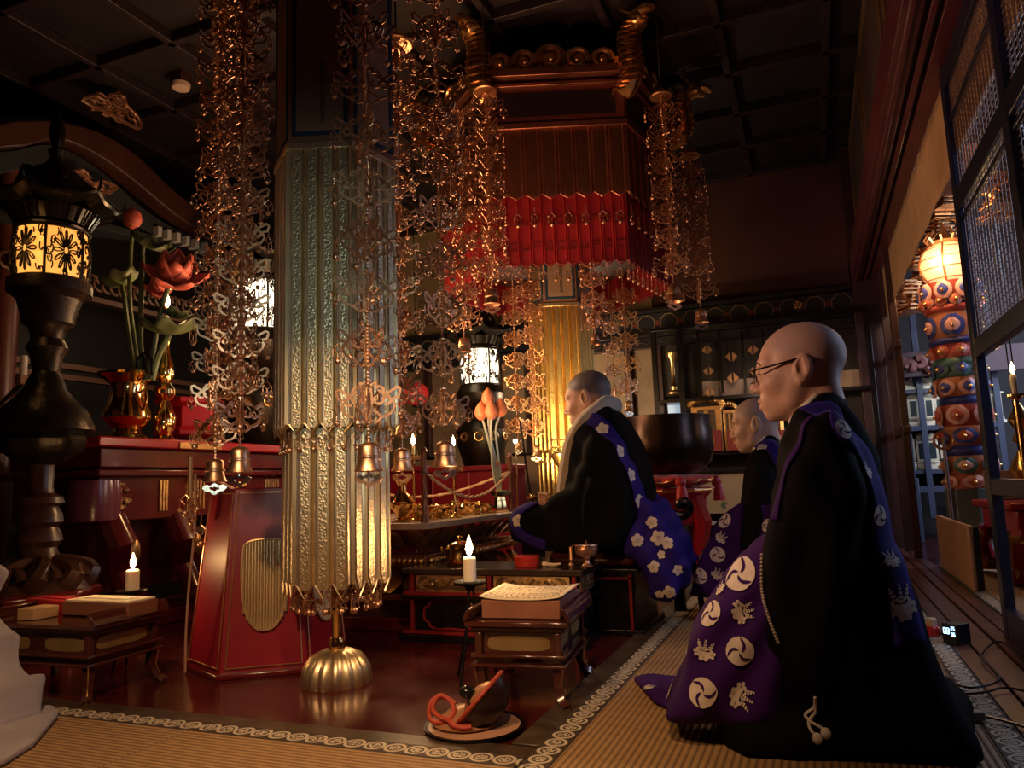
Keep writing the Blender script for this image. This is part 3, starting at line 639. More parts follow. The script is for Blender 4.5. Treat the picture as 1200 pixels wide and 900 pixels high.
def robe3(p):
    q = p.copy(); q[:, 1] -= Y3; sh = np.clip((.955-p[:, 2])/.17, 0, 1); wd = .06+.145*sh**.6
    d = slab(q, up3, -.20, .20, .09); d = smax(d, np.abs(q[:, 1])-wd-.02, .05)
    d = smin(d, slab(q, sl3, -.270, -.15, .05), .04); d = smin(d, slab(q*np.array([1, -1, 1]), sl3, -.27, -.15, .05), .04)
    d = smin(d, slab(q, kn3, -.26, .26, .06), .03)
    a = hw(700, 540); d += .006*np.sin(np.hypot(p[:, 0]-a[0]-.10, p[:, 2]-a[2]-.12)*70)*np.exp(-((p[:, 0]-a[0])**2+(p[:, 2]-a[2]+.05)**2)/.03)+folds(p, .004, 30, 7)
    d = smax(d, -cap(p, np.array(hw(652, 590)), np.array(hw(625, 578)), .034, .034), .006)
    d = smax(d, SEAT+.001-p[:, 2], .01); return smax(d, -cap(p, (h3.x, Y3, h3.z-.06), (h3.x+.09, Y3, h3.z-.26), .060, .062), .012)
r3 = put(blob('black_robe', robe3, (h3.x-.45, Y3-.38, SEAT-.03), (h3.x+.45, Y3+.36, 1.12), .011, KOROMO), m3); bvr3 = bvh_world([r3])
tl3 = polyW([(722, 622), (738, 598), (758, 580), (774, 592), (794, 626), (808, 660), (800, 688), (778, 706), (764, 694), (760, 664), (735, 646)], Y3-.05)
def kes3(p):
    q = p.copy(); q[:, 1] -= Y3; d = slab(q, tl3, -.20, .19, .05); d = np.maximum(d, -np.maximum(np.maximum(p[:, 0]+.685, p[:, 2]-.337), 3.05-p[:, 1])); return d+.010*np.sin(p[:, 0]*38+p[:, 2]*26+q[:, 1]*20)+.006*np.sin(70*p[:, 0]-40*p[:, 2])
k3 = put(blob('violet_kesa', kes3, (h3.x+.02, Y3-.3, .04), (h3.x+.62, Y3+.3, .72), .011, PURB), m3); bvk3 = bvh_world([k3])
sp3 = path_on(bvr3, [(691, 492), (700, 495), (712, 508), (727, 531), (740, 558), (749, 586), (752, 604)], 3.2)
st3 = strip_on(bvr3, sp3, (.062, .072), .006).build('kesa_band', PURB, m3, world=True, solid=.004); bvs3 = bvh_world([st3])
for x, y, r in ((706, 503, 8.5), (726, 529, 8.5), (739, 557, 8.5), (749, 587, 8.5)): crest(bvs3, st3, 'm', x, y, r, 3.1, PURB, .2)
for x, y, r, a in ((747, 633, 8.5, 0), (764, 612, 8, .3), (771, 630, 10, .5), (782, 636, 8, .2), (766, 664, 8, .1), (785, 694, 9, .3), (773, 696, 6, 0), (775, 650, 6, .2), (794, 668, 7, .5)): crest(bvk3, k3, 'm', x, y, r, 3.1, PURB, a)
# violet facing round the raised knee
kp = path_on(bvr3, [(632, 591), (620, 593), (611, 598), (604, 610), (608, 624), (622, 633), (640, 640)], 3.0)
kb = strip_on(bvr3, kp, .045, .006).build('kesa_facing', PURB, m3, world=True, solid=.004); crest(bvh_world([kb]), kb, 'm', 607, 610, 8, 3., PURB)
# white scarf crossing from the nape down the chest
sc = MB(); px_ = [atY(a, b, Y3+dy) for a, b, dy in ((722, 474, .02), (713, 474, -.05), (702, 481, -.095), (685, 497, -.125), (673, 519, -.13), (667, 546, -.12), (663, 570, -.11), (661, 588, -.10))]
P_ = smooth_path([tuple(p) for p in px_], 6); rs_ = [.024+.014*sin(PI*(.1+.8*i/(len(P_)-1))) for i in range(len(P_))]
sc.tube(P_, rs_, 12, flat=1.25, up=(-.4, -.8, .3)); sc.tube([(p[0], 2*Y3-p[1], p[2]) for p in P_], rs_, 12, flat=1.25, up=(-.4, .8, .3))
sc.build('white_scarf', cloth('cream_scarf_silk', (.66, .55, .44), .8, .2), m3, world=True)
# ritual bell in the hand
vb = thing('ritual_bell', 'small brass ritual bell held in the seated priest\'s hand', 'bell', tuple(Vector(kn)+Vector((-.022, -.004, 0))))
b_ = MB(); b_.tube([(.03, -.018, -.006), (-.045, .02, .008)], .005, 8); b_.ball((-.05, .022, .009), (.014, .014, .016)); b_.ball((.034, -.02, -.007), (.010, .010, .012))
for k in range(4): b_.tube([(-.045+.01*cos(k*PI/2), .02, .008+.01*sin(k*PI/2)), (-.062, .026+.01*cos(k*PI/2), .010+.012*sin(k*PI/2)), (-.078, .03, .013)], .0026, 6)
b_.build('prongs', BRASS, vb)

# ================= person at the left edge, pale robe only
Y4 = 1.44
m4 = thing('person', 'person cut off by the left edge, only the folds of a pale grey robe showing', 'person', (atY(-60, 860, Y4).x, Y4, TT), group='people in pale robes')
GREY = cloth('pale_grey_robe', (.30, .27, .29), .85, .15)
sk4 = polyW([(-190, 520), (-60, 560), (2, 640), (10, 684), (22, 735), (48, 782), (64, 812), (72, 838), (45, 872), (0, 894), (-260, 900), (-300, 700)], Y4+.12)
def robe4(p):
    q = p.copy(); q[:, 1] -= Y4; d = slab(q, sk4, -.14, .14, .05); c = np.array(atY(20, 700, Y4-.2))
    a = np.arctan2(p[:, 2]-c[2]-.02, p[:, 0]-c[0]+.02); rr = np.hypot(p[:, 2]-c[2], p[:, 0]-c[0])
    d += .034*np.abs(np.sin(17*(p[:, 0]*.8-p[:, 2]*.75)+1.6*np.sin(7*p[:, 0]+5*p[:, 2])))+.018*np.abs(np.sin(p[:, 2]*19+p[:, 0]*15+2*np.sin(9*p[:, 0])))-.014; return smax(d, TT+.001-p[:, 2], .01)
x4 = atY(-300, 700, Y4).x
fl4 = MB(); fl4.prism([(lambda g: (g.x, g.y))(atZ(a, b, .03)) for a, b in ((-60, 880), (20, 826), (62, 828), (68, 836), (40, 868), (2, 892))], .022, Matrix.Translation((0, 0, TT+.002))); fl4.build('robe_hem', GREY, m4, world=True, bevel=.008)
r4 = put(blob('grey_robe', robe4, (x4-.1, Y4-.3, -.02), (atY(90, 800, Y4).x, Y4+.4, .75), .009, GREY, relax=1), m4)
h4 = Vector((atY(-175, 480, Y4).x, Y4, .90)); make_head(m4, h4, 0, 1., SK2, yaw=0)
# ---------------------------------------------------------------- hexagonal banner pillars
def hexpt(r, k, ang): a = ang+R(30+60*k); return Vector((r*sin(a), -r*cos(a), 0))
HANG = R(20)
def relief(name, base, dark, rough=.34):
    m = mat(name, base, rough, 1.); N, L = nodes_of(m); b = N['Principled BSDF']; tc = N.new('ShaderNodeTexCoord')
    v = N.new('ShaderNodeTexVoronoi'); v.inputs['Scale'].default_value = 130; L.new(tc.outputs['Object'], v.inputs['Vector'])
    n = N.new('ShaderNodeTexNoise'); n.inputs['Scale'].default_value = 90; n.inputs['Detail'].default_value = 3; L.new(tc.outputs['Object'], n.inputs['Vector'])
    h = mnode(m, 'ADD', v.outputs['Distance'], n.outputs['Fac']); bp = N.new('ShaderNodeBump'); bp.inputs['Strength'].default_value = .26; bp.inputs['Distance'].default_value = .006
    L.new(h, bp.inputs['Height']); L.new(bp.outputs['Normal'], b.inputs['Normal'])
    L.new(mixcol(m, n.outputs['Fac'], dark, base), b.inputs['Base Color']); return m
RELG = relief('relief_gilt', (.74, .62, .42), (.52, .42, .26), .40); RELB = relief('relief_aged_gilt', (.50, .24, .11), (.16, .055, .035), .42)
GOLDP = mat('plain_gilt', (.70, .57, .37), .40, 1., var=.15, vscale=9); AGEP = mat('aged_plain_gilt', (.34, .13, .075), .42, .9, var=.25, vscale=9)
def face_frame(r, k, ang, cx, cy):
    a, b = hexpt(r, k-1, ang), hexpt(r, k, ang); o = Vector((cx, cy, 0)); u = (b-a).normalized(); n = Vector((0, 0, 1)).cross(u); n = n if n.dot((a+b)/2) > 0 else -n
    return a+o, u, n, (b-a).length
def plates(parent, cx, cy, r, ang, k, z0, z1, n, tip, mp, mr, name, relw=.42):
    """one face of pointed, overlapping metal plates with a relief band down each"""
    a, u, nn, w = face_frame(r, k, ang, cx, cy); b = MB(); q = MB(); W = w/n
    for i in range(n):
        s = a+u*(W*i); c = s+u*(W/2)
        def pt(x, z, d): v = s+u*x+nn*d; return (v.x, v.y, z)
        for (x0, x1, d0, d1) in ((0, .10*W, .002, .012), (.10*W, .20*W, .012, .006), (.20*W, .80*W, .004, .004), (.80*W, .90*W, .006, .012), (.90*W, W, .012, .002)):
            zt = lambda x: z0+tip*abs(x-W/2)/(W/2)
            f = [pt(x0, zt(x0), d0), pt(x1, zt(x1), d1), pt(x1, z1, d1), pt(x0, z1, d0)]; bk = [pt(x0, zt(x0), -.004), pt(x1, zt(x1), -.004), pt(x1, z1, -.004), pt(x0, z1, -.004)]
            b.hexa([bk[0], bk[1], f[1], f[0], bk[3], bk[2], f[2], f[3]])
        b.tube([pt(W*.06, z0+tip*.88+.004, .008), pt(W/2, z0+.004, .008), pt(W*.94, z0+tip*.88+.004, .008)], .004, 4)
        x0, x1 = W*(.5-relw/2), W*(.5+relw/2)
        f = [pt(x0, z0+tip+.012, .009), pt(W/2, z0+tip*.45+.006, .009), pt(x1, z0+tip+.012, .009), pt(x1, z1-.01, .009), pt(x0, z1-.01, .009)]
        o = len(q.v); bk = [pt(x0, z0+tip+.012, .003), pt(W/2, z0+tip*.45+.006, .003), pt(x1, z0+tip+.012, .003), pt(x1, z1-.01, .003), pt(x0, z1-.01, .003)]
        q.v += f+bk; q.f += [tuple(o+j for j in range(5)), tuple(o+9-j for j in range(5))]+[(o+j, o+(j+1) % 5, o+5+(j+1) % 5, o+5+j) for j in range(5)]
    o = b.build(name, mp, parent, world=True, sharp=25); q.build('relief_band', mr, o, world=True) if mr else None
    return o
GOLDY = mat('warm_lit_gilt', (.86, .60, .22), .34, 1., var=.2, vscale=9); RELY = relief('relief_warm_lit_gilt', (.86, .60, .24), (.55, .34, .12), .36)  # yellower gilt copy: warm light on the farther pillar put into its colour
# --- small hanging ornaments shared by everything
SILV = mat('pale_gilt', (.80, .74, .62), .25, 1.)
def drop_mesh():
    b = MB()
    for k in range(4): b.ball((0, 0, -.006-.006*k), .0022, 6, 4)
    b.tube([(x, 0, z) for x, z in [(0, -.030), (.012, -.042), (0, -.054), (-.012, -.042)]], .0018, 4, closed=True)
    b.tube([(-.016, 0, -.042), (-.007, 0, -.042)], .002, 4); b.tube([(.016, 0, -.042), (.007, 0, -.042)], .002, 4)
    for x in (-.014, .014):
        b.tube([(x, 0, -.042), (x, 0, -.062)], .0011, 4); b.tube([(x+.004*cos(t*PI/2), 0, -.066+.004*sin(t*PI/2)) for t in range(4)], .0014, 4, closed=True)
    b.tube([(0, 0, -.054), (0, 0, -.066)], .0012, 4); b.ball((0, 0, -.074), (.008, .008, .009), 9, 6); b.lathe([(.0085, -.002), (.0085, .001)], 9, None, (0, 0, -.074))
    return b.mesh('pendant', ROSE)
PEND = drop_mesh()
def pendant(parent, loc, rz=0., s=1., name='pendant', mesh=None):
    o = bpy.data.objects.new(name, mesh or PEND); COL.objects.link(o); o.parent = parent; o.location = loc; o.rotation_euler.z = rz; o.scale = (s, s, s); return o
def fin(b, a, S=1.):
    """one upright pierced scroll plate in the radial plane at angle a"""
    M = Matrix.Rotation(a, 4, 'Z'); w = .0034
    def tb(pts, r=.0050): b.tube(smooth_path([(x*S, 0, z*S) for x, z in pts], 2), r, 4, M, flat=.32, up=(0, 1, 0))
    tb([(.006, .052), (.020, .060), (.018, .046), (.030, .050), (.040, .038), (.036, .030), (.052, .034), (.072, .046), (.080, .040)])
    tb(spiral((.024, .020), .020, .006, PI*.5, -PI*1.3, 12)); tb(spiral((.046, .012), .014, .005, PI*.9, -PI*.8, 10)); tb([(.006, .046), (.010, .010), (.004, -.028)])
    tb([(.004, -.030), (.020, -.036), (.034, -.024), (.056, -.016), (.066, .004), (.058, .018), (.074, .022), (.080, .040)]); tb([(.030, .036), (.050, .026), (.060, .010)])
    tb([(.008, -.006), (.020, -.012), (.030, -.022)])
def tier_mesh(nf, S, name):
    b = MB()
    for k in range(nf): fin(b, 2*PI*k/nf, S)
    b.ball((0, 0, .066*S), (.010, .010, .007), 8, 5); b.ball((0, 0, -.036*S), (.009, .009, .008), 8, 5)
    return b.mesh('pierced_plate', ROSE)
TIERS = {}
def bell_obj(parent, z, s):
    b = MB(); b.lathe([(.004, .002), (.010, .002), (.024, -.004), (.029, -.012), (.030, -.034), (.033, -.036), (.033, -.041), (.030, -.043), (.032, -.058), (.040, -.076), (.036, -.078), (.028, -.060), (.026, -.020), (.002, -.008)], 18)
    o = b.build('bell', ROSE, parent); o.location = (0, 0, z); o.scale = (s, s, s)
    t = MB(); t.tube([(0, 0, -.05), (0, 0, -.088)], .002, 5)
    pl = [(-.040, .004), (-.028, .014), (-.014, .010), (0, .020), (.014, .010), (.028, .014), (.040, .004), (.030, -.008), (.016, -.010), (0, -.022), (-.016, -.010), (-.030, -.008)]
    Mx = Matrix(((1, 0, 0, 0), (0, 0, 1, -.0015), (0, 1, 0, -.100), (0, 0, 0, 1)))
    n = len(pl); inn = [(x*.42, y*.42) for x, y in pl]; vs = [(x, y, h) for h in (0, .003) for x, y in pl]+[(x, y, h) for h in (0, .003) for x, y in inn]
    fs = []
    for i in range(n):
        j = (i+1) % n; fs += [(i, j, 2*n+j, 2*n+i), (n+i, 3*n+i, 3*n+j, n+j), (i, n+i, n+j, j), (2*n+i, 2*n+j, 3*n+j, 3*n+i)]
    t.add(vs, fs, Mx); t.build('clapper_plate', SILV if random.random() < .4 else ROSE, o, loc=(0, 0, 0)); return o
GARL = []
def garland(label, group, px_top, py_top, px_bell, py_bell, D, sp=.165, S=1., nf=4, hide_top=False, a0=0., bell=1., cap=False, drops=1., to=None, tiers=None):
    """chain of pierced plates with a bell at its foot; the bell's crown is seen at (px_bell,py_bell) at depth D; hangs plumb"""
    p = atD(px_bell, py_bell, D)
    if cap: zt = atY(px_top, py_top, p.y).z
    else: zt = CZ-.07 if to is None else to
    if to is not None and cap: zt = to
    t = thing('garland', label, 'hanging ornament', tuple(p), a0, group)
    H = zt-p.z; b = MB(); n = int(H/.0105)
    for k in range(n): b.ball((0, 0, .004+.0105*k), (.0046, .0046, .0058), 6, 4)
    b.build('chain', ROSE, t)
    key = (nf, round(S, 2))
    if key not in TIERS: TIERS[key] = tier_mesh(nf, S, 'pierced_plate')
    z = .085*S; i = 0
    while z < H-.07 and (tiers is None or i < tiers):
        o = bpy.data.objects.new('pierced_plate', TIERS[key]); COL.objects.link(o); o.parent = t; o.location = (0, 0, z); o.rotation_euler.z = (i % 2)*PI/nf*.7+.13*((i*37) % 5)
        for k in range(nf): pendant(o, (.078*S*cos(2*PI*k/nf), .078*S*sin(2*PI*k/nf), .038*S), 2*PI*k/nf+.5*((i+k) % 3), drops*S*(.8+.1*((i*3+k*5) % 4)))
        z += sp; i += 1
    if cap:
        c = MB(); c.lathe([(.004, .075), (.014, .07), (.03, .05), (.062, .022), (.066, .010), (.060, .006), (.004, .012)], 22); o = c.build('canopy_cap', mat('copper_cap', (.62, .33, .16), .35, .9), t); o.location = (0, 0, H-.02)
        if zt < CZ-.1 and to is None:
            c = MB(); c.tube([(0, 0, H), (0, 0, CZ-.07-p.z)], .004, 6); c.build('hanging_cord', mat('dark_cord', (.03, .02, .015), .7), t)
    bell_obj(t, 0, bell); GARL.append(t); return t
# --- the two pillars
def pillar(label, cx, cy, foot):
    t = thing('banner_pillar', label, 'banner pillar', (cx, cy, 0), group='hexagonal gilt banner pillars'); ang = HANG; r0, r1 = .172, .205
    zl, zm, zh = .285, .80, 1.755
    vis = (5, 6, 7) if foot else (5, 6, 7)
    for k in range(6):
        full = k in (0, 1, 5)
        gp_, gr_ = (GOLDP, RELG) if foot else (GOLDY, RELY)
        plates(t, cx, cy, r0, ang, k, zl, zm+.02, 3, .05, gp_, gr_, 'lower_plates')
        plates(t, cx, cy, r1, ang, k, zm, zh, 4, .032, gp_, gr_, 'upper_plates')
    core = MB(); core.lathe([(.145, .33), (.145, .9), (.18, .9), (.18, zh), (.18, CZ-.005)], 6, Matrix.Translation((cx, cy, 0)) @ Matrix.Rotation(ang, 4, 'Z')); core.build('core', mat('inner_wood', (.08, .03, .02), .6), t, world=True)
    for k in range(6):       # boxed head with framed inscription panels
        a, u, n, w = face_frame(r1+.006, k, ang, cx, cy)
        def Q(x, z, d): v = a+u*x+n*d; return (v.x, v.y, z)
        def blk(b, x0, x1, z0, z1, d0, d1): b.hexa([Q(x0, z0, d0), Q(x1, z0, d0), Q(x1, z0, d1), Q(x0, z0, d1), Q(x0, z1, d0), Q(x1, z1, d0), Q(x1, z1, d1), Q(x0, z1, d1)])
        b = MB(); blk(b, 0, w, zh, CZ-.01, -.03, 0); o = b.build('head_panel', mat('head_board', (.16, .065, .035), .6, var=.2), t, world=True, bevel=.003)
        b = MB(); blk(b, -.004, w+.004, zh-.012, zh+.012, -.004, .008); b.build('gilt_moulding', GOLDP, o, world=True, bevel=.002)
        f = MB(); x0, x1, z0, z1 = .012, w-.012, zh+.035, zh+.66; e = .014
        for q in ((x0, x1, z0, z0+e), (x0, x1, z1-e, z1), (x0, x0+e, z0, z1), (x1-e, x1, z0, z1)): blk(f, *q, 0, .006)
        f.build('blue_frame', mat('blue_lacquer', (.008, .035, .075), .35), o, world=True, bevel=.001)
        f = MB(); blk(f, x0+e, x1-e, z0+e, z1-e, 0, .003); f.build('inscription_board', mat('inscription_board', (.20, .12, .08), .65, var=.15), o, world=True)
        if k == 0:
            tc = bpy.data.curves.new('inscription', 'FONT'); tc.body = '\n'.join('寺檀先祖代代供養記念会'); tc.size = .021; tc.align_x = 'CENTER'; tc.space_line = .95; tc.extrude = .0006
            to = bpy.data.objects.new('inscription', tc); COL.objects.link(to); to.data.materials.append(INK)
            P = Vector(Q(w*.54, zh+.28, .004)); zz = Vector((0, 0, 1)); to.matrix_basis = t.matrix_basis.inverted() @ Matrix(((u.x, zz.x, n.x, P.x), (u.y, zz.y, n.y, P.y), (u.z, zz.z, n.z, P.z), (0, 0, 0, 1))); to.parent = o
            dg = bpy.context.evaluated_depsgraph_get(); me = bpy.data.meshes.new_from_object(to.evaluated_get(dg)); nm = bpy.data.objects.new('inscription', me); COL.objects.link(nm); nm.parent = o; nm.matrix_basis = to.matrix_basis; bpy.data.objects.remove(to)
    for k in range(6):
        for i in range(4):
            v = (hexpt(r1-.012, k-1, ang)*(1-(i+.5)/4)+hexpt(r1-.012, k, ang)*((i+.5)/4)); pendant(t, (v.x, v.y, zm+.03), ang+k*PI/3+(i % 3)*.2, 1.05)
        for i in range(3):
            v = (hexpt(r0-.02, k-1, ang)*(1-(i+.5)/3)+hexpt(r0-.02, k, ang)*((i+.5)/3)); pendant(t, (v.x, v.y, zl+.045), ang+k*PI/3+i*.3, 1.15)
            if i != 1: pendant(t, (v.x*.86, v.y*.86, zl+.03), ang+k*PI/3+1.1+i, 1.0)
    s = MB(); s.tube([(0, 0, .10), (0, 0, .36)], .017, 12); s.lathe([(.030, .22), (.030, .235), (.022, .24)], 14); s.lathe([(.026, .10), (.030, .125), (.020, .145)], 14)
    s.build('pole', BRASS, t)
    f = MB(); n = 64; pr = [(.112, 0), (.116, .012), (.108, .055), (.086, .088), (.050, .105), (.020, .108)]
    vs = []; fs = []
    for rr, z in pr:
        for k in range(n): a = 2*PI*k/n; q = rr*(.90+.10*abs(sin(8*a))); vs.append((q*cos(a), q*sin(a), z))
    for i in range(len(pr)-1):
        for k in range(n): fs.append((i*n+k, i*n+(k+1) % n, (i+1)*n+(k+1) % n, (i+1)*n+k))
    fs.append(tuple(range(n-1, -1, -1))); fs.append(tuple((len(pr)-1)*n+k for k in range(n))); f.add(vs, fs); f.build('petal_foot', GOLDP, t)
    return t
C1, C2 = (-1.50, 2.14), (-1.50, 4.68)
PIL1 = pillar('nearest gilt hexagonal pillar of pointed relief plates, standing on a brass petal foot', *C1, True)
PIL2 = pillar('farther gilt hexagonal pillar under the scrolled canopy, behind the seated priest', *C2, False)
# --- wide canopy round the head of the farther pillar
cx, cy = C2; cn = thing('hexagonal_canopy', 'large hexagonal canopy with scrolled crest, aged plates and a red skirt', 'canopy', (cx, cy, 1.85)); RC = .80; a0 = HANG
zr0, zb0, zb1 = 1.86, 2.26, 2.70
SCRG = mat('scroll_gilt', (.72, .42, .18), .3, 1., var=.3, vscale=20)
for k in range(6):
    plates(cn, cx, cy, RC, a0, k, zb0, zb1, 8, .035, AGEP, RELB, 'aged_plates', .5)
    rp = plates(cn, cx, cy, RC-.04, a0, k, zr0, zb0+.06, 11, .035, mat('red_plate', (.22, .011, .014), .42, var=.15), None, 'red_plates')
    a, u, n, w = face_frame(RC-.04, k, a0, cx, cy); ch = MB()
    for i in range(11):
        for zc in (zr0+.13, zr0+.285):
            for sx, sz in ((-.014, .02), (0, .02), (.014, .02), (-.014, 0), (.014, 0), (-.014, -.02), (0, -.02), (.014, -.02)):
                if (i*7+int(sz*50)+int(sx*70)) % 5 == 0: continue
                v = a+u*(w/11*(i+.5)+sx)+n*.006; ch.hexa([tuple(v+u*q[0]+n*q[1]+Vector((0, 0, zc+sz+q[2]-v.z))) for q in ((-.005, 0, -.006), (.005, 0, -.006), (.005, .003, -.006), (-.005, .003, -.006), (-.005, 0, .006), (.005, 0, .006), (.005, .003, .006), (-.005, .003, .006))])
    ch.build('stamped_character', mat('dark_red_stamp', (.12, .006, .006), .5), rp, world=True)
    a, u, n, w = face_frame(RC+.01, k, a0, cx, cy)
    def Q(x, z, d): v = a+u*x+n*d; return (v.x, v.y, z)
    def blk(b, x0, x1, z0, z1, d0, d1): b.hexa([Q(x0, z0, d0), Q(x1, z0, d0), Q(x1, z0, d1), Q(x0, z0, d1), Q(x0, z1, d0), Q(x1, z1, d0), Q(x1, z1, d1), Q(x0, z1, d1)])
    b = MB(); blk(b, 0, w, zb1, zb1+.32, -.06, 0); fz = b.build('frieze', mat('frieze_lacquer', (.11, .028, .020), .32, var=.2), cn, world=True)
    b = MB(); blk(b, -.01, w+.01, zb1-.005, zb1+.03, -.01, .018); blk(b, -.02, w+.02, zb1+.255, zb1+.275, -.01, .03); blk(b, -.05, w+.05, zb1+.30, zb1+.345, -.02, .07); b.build('gilt_moulding', AGEP, fz, world=True, bevel=.004)
    b = MB(); blk(b, .05, w-.05, zb1+.075, zb1+.225, 0, .004)
    dg_ = b.build('dragon_panel', mat('dark_panel', (.02, .010, .010), .35), fz, world=True); b = MB()
    P = [Q(.09+(w-.18)*i/40, zb1+.15+.045*sin(i*.55)*sin(PI*i/40), .012) for i in range(41)]; b.tube(P, [.004+.012*sin(PI*i/40) for i in range(41)], 6)
    for i in range(14):
        xx = .10+(w-.2)*random.random(); zz = zb1+.10+.10*random.random(); b.tube([Q(xx+x_, zz+z_, .008) for x_, z_ in spiral((0, 0), .020, .005, 0, 7, 12)], .0035, 4)
    for x0, x1, z0, z1 in ((.045, w-.045, zb1+.07, zb1+.078), (.045, w-.045, zb1+.222, zb1+.23), (.045, .053, zb1+.07, zb1+.23), (w-.053, w-.045, zb1+.07, zb1+.23)): blk(b, x0, x1, z0, z1, 0, .010)
    b.build('dragon_relief', SCRG, dg_, world=True)
    b = MB(); blk(b, .02, w-.02, zb1+.34, zb1+.42, 0, .02)          # crest of cloud scrolls
    for i, (xs, rr) in enumerate(((.10, .062), (.27, .070), (.45, .085), (.63, .070), (.80, .062))):
        x_ = w*(xs+.05*(xs/.8)); zc = zb1+.345+rr*.8; s_ = 1 if i < 3 else -1
        b.tube([Q(x_+s_*(x__-0), z__, .045) for x__, z__ in spiral((0, zc), rr, rr*.25, PI*1.1, -PI*1.6, 22)], [.020-.008*j/21 for j in range(22)], 7)
        b.ball(Q(x_, zc, .045), .022, 8, 6); b.prism([tuple((rr*1.25*cos(t), rr*1.25*sin(t))) for t in [2*PI*q/24 for q in range(24)]], .02, Matrix(((u.x, 0, n.x, Q(x_, zc, .0)[0]), (u.y, 0, n.y, Q(x_, zc, .0)[1]), (u.z, 1, n.z, Q(x_, zc, .0)[2]), (0, 0, 0, 1))))
    for i in range(26): b.ball(Q(w*(i+.5)/26, zb1+.352, .05), (.016, .016, .012), 7, 5)
    b.build('cloud_crest', SCRG, fz, world=True)
    if k in (0, 1, 5):
        for i in range(8): v = (hexpt(RC-.005, k-1, a0)*(1-(i+.5)/8)+hexpt(RC-.005, k, a0)*((i+.5)/8)); pendant(cn, (v.x, v.y, zb0-1.85-.03), a0+k*PI/3+.2*(i % 3), 1.6)
    if k in (0, 1, 5):
        for i in range(10): v = (hexpt(RC-.06, k-1, a0)*(1-(i+.5)/10)+hexpt(RC-.06, k, a0)*((i+.5)/10)); pendant(cn, (v.x, v.y, zr0-1.85+.03), a0+k*PI/3+.2*(i % 3), 1.3)
rf = MB(); rf.lathe([(RC-.06, zb1+.0), (RC-.06, zb1+.33), (.25, zb1+.50), (.2, CZ-.01)], 6, Matrix.Translation((cx, cy, 0)) @ Matrix.Rotation(a0, 4, 'Z')); rf.lathe([(.25, 2.1), (RC-.08, 2.1), (RC-.08, 2.14), (.25, 2.14)], 6, Matrix.Translation((cx, cy, 0)) @ Matrix.Rotation(a0, 4, 'Z')); rf.build('canopy_roof', mat('canopy_dark_wood', (.05, .02, .015), .5), cn, world=True)  # roof is plain dark brown throughout
for k in range(6):       # dragon heads on the corners
    d = hexpt(1, k, a0).normalized(); c = Vector((cx, cy, 0))
    def D(rr, z): v = c+d*rr; return (v.x, v.y, z)
    b = MB(); nk = smooth_path([D(RC+.02, zb1+.20), D(RC+.08, zb1+.24), D(RC+.11, zb1+.34), D(RC+.09, zb1+.44), D(RC+.10, zb1+.52), D(RC+.17, zb1+.56)], 5); b.tube(nk, [.062-.001*i for i in range(len(nk))], 9)
    for i in range(0, len(nk), 2): b.tube([Vector(nk[i])+Vector((.066*cos(t), .066*sin(t), .012*cos(2*t))) for t in [2*PI*j/10 for j in range(10)]], .010, 5, closed=True)
    b.ball(D(RC+.18, zb1+.57), (.065, .065, .05), 10, 7); b.tube([D(RC+.20, zb1+.59), D(RC+.27, zb1+.585), D(RC+.31, zb1+.56)], [.042, .030, .020], 8); b.tube([D(RC+.20, zb1+.545), D(RC+.26, zb1+.525)], [.024, .014], 7)
    for w in range(5): b.tube([D(RC+.03+.02*w, zb1+.30+.06*w), D(RC-.03+.02*w, zb1+.36+.06*w), D(RC+.0+.02*w, zb1+.42+.05*w)], [.022, .016, .004], 6)
    s_ = Vector((-d.y, d.x, 0))
    for q in (-1, 1): b.tube([tuple(Vector(D(RC+.16, zb1+.60))+s_*(.03*q)), tuple(Vector(D(RC+.09, zb1+.66))+s_*(.05*q)), tuple(Vector(D(RC+.10, zb1+.70))+s_*(.055*q))], [.012, .009, .003], 6)
    b.build('dragon_head', SCRG, cn, world=True)
# --- garlands
G1, G2 = 'gilt garlands in front, around the nearest pillar', 'gilt garlands hung from the corners of the canopy'
garland('thick gilt garland left of the nearest pillar, its bell nearer to the pillar', G1, 275, 0, 281, 524, 2.28, .115, 1.0, 6, a0=.2)
garland('gilt garland behind the thick one, its bell farthest left of all', G1, 262, 0, 252, 538, 2.56, .12, 1.0, 5, a0=.7)
garland('gilt garland hanging in front of the nearest pillar\'s right edge', G1, 430, 0, 432, 519, 2.05, .155, 1.15, 4, a0=.25, bell=1.)
garland('orange-lit slender gilt garland with a copper cap right of the nearest pillar', G1, 463, 50, 471, 526, 2.62, .125, .9, 5, a0=.1, cap=True)
garland('gilt garland between the orange-lit one and the canopy, bell above the altar candle', G1, 505, 0, 521, 518, 2.36, .16, 1.12, 4, a0=.9)
garland('gilt garland from the canopy\'s left front corner with a mushroom cap', G2, 567, 106, 576, 338, 3.95, .15, 1.25, 5, a0=.3, cap=True, bell=1.15)
garland('gilt garland at the canopy\'s far left corner, short bell above the lit lantern', G2, 540, 190, 544, 396, 4.3, .15, 1.2, 5, a0=.3, bell=1.1, to=2.85)
garland('gilt garland from the canopy\'s right front corner, pale plate under its bell', G2, 774, 112, 789, 334, 4.25, .15, 1.3, 5, a0=.8, cap=True, bell=1.25)
garland('dim gilt garland at the canopy\'s far right corner, lowest bell on that side', G2, 808, 182, 821, 362, 4.75, .155, 1.3, 4, a0=.2, cap=True, bell=1.15)
G3 = 'bright gilt garlands under the canopy'
garland('bright gold garland left of the farther pillar, reaching lowest', G3, 615, 305, 628, 522, 4.75, .15, 1.15, 5, a0=.4, to=2.12, bell=.85)
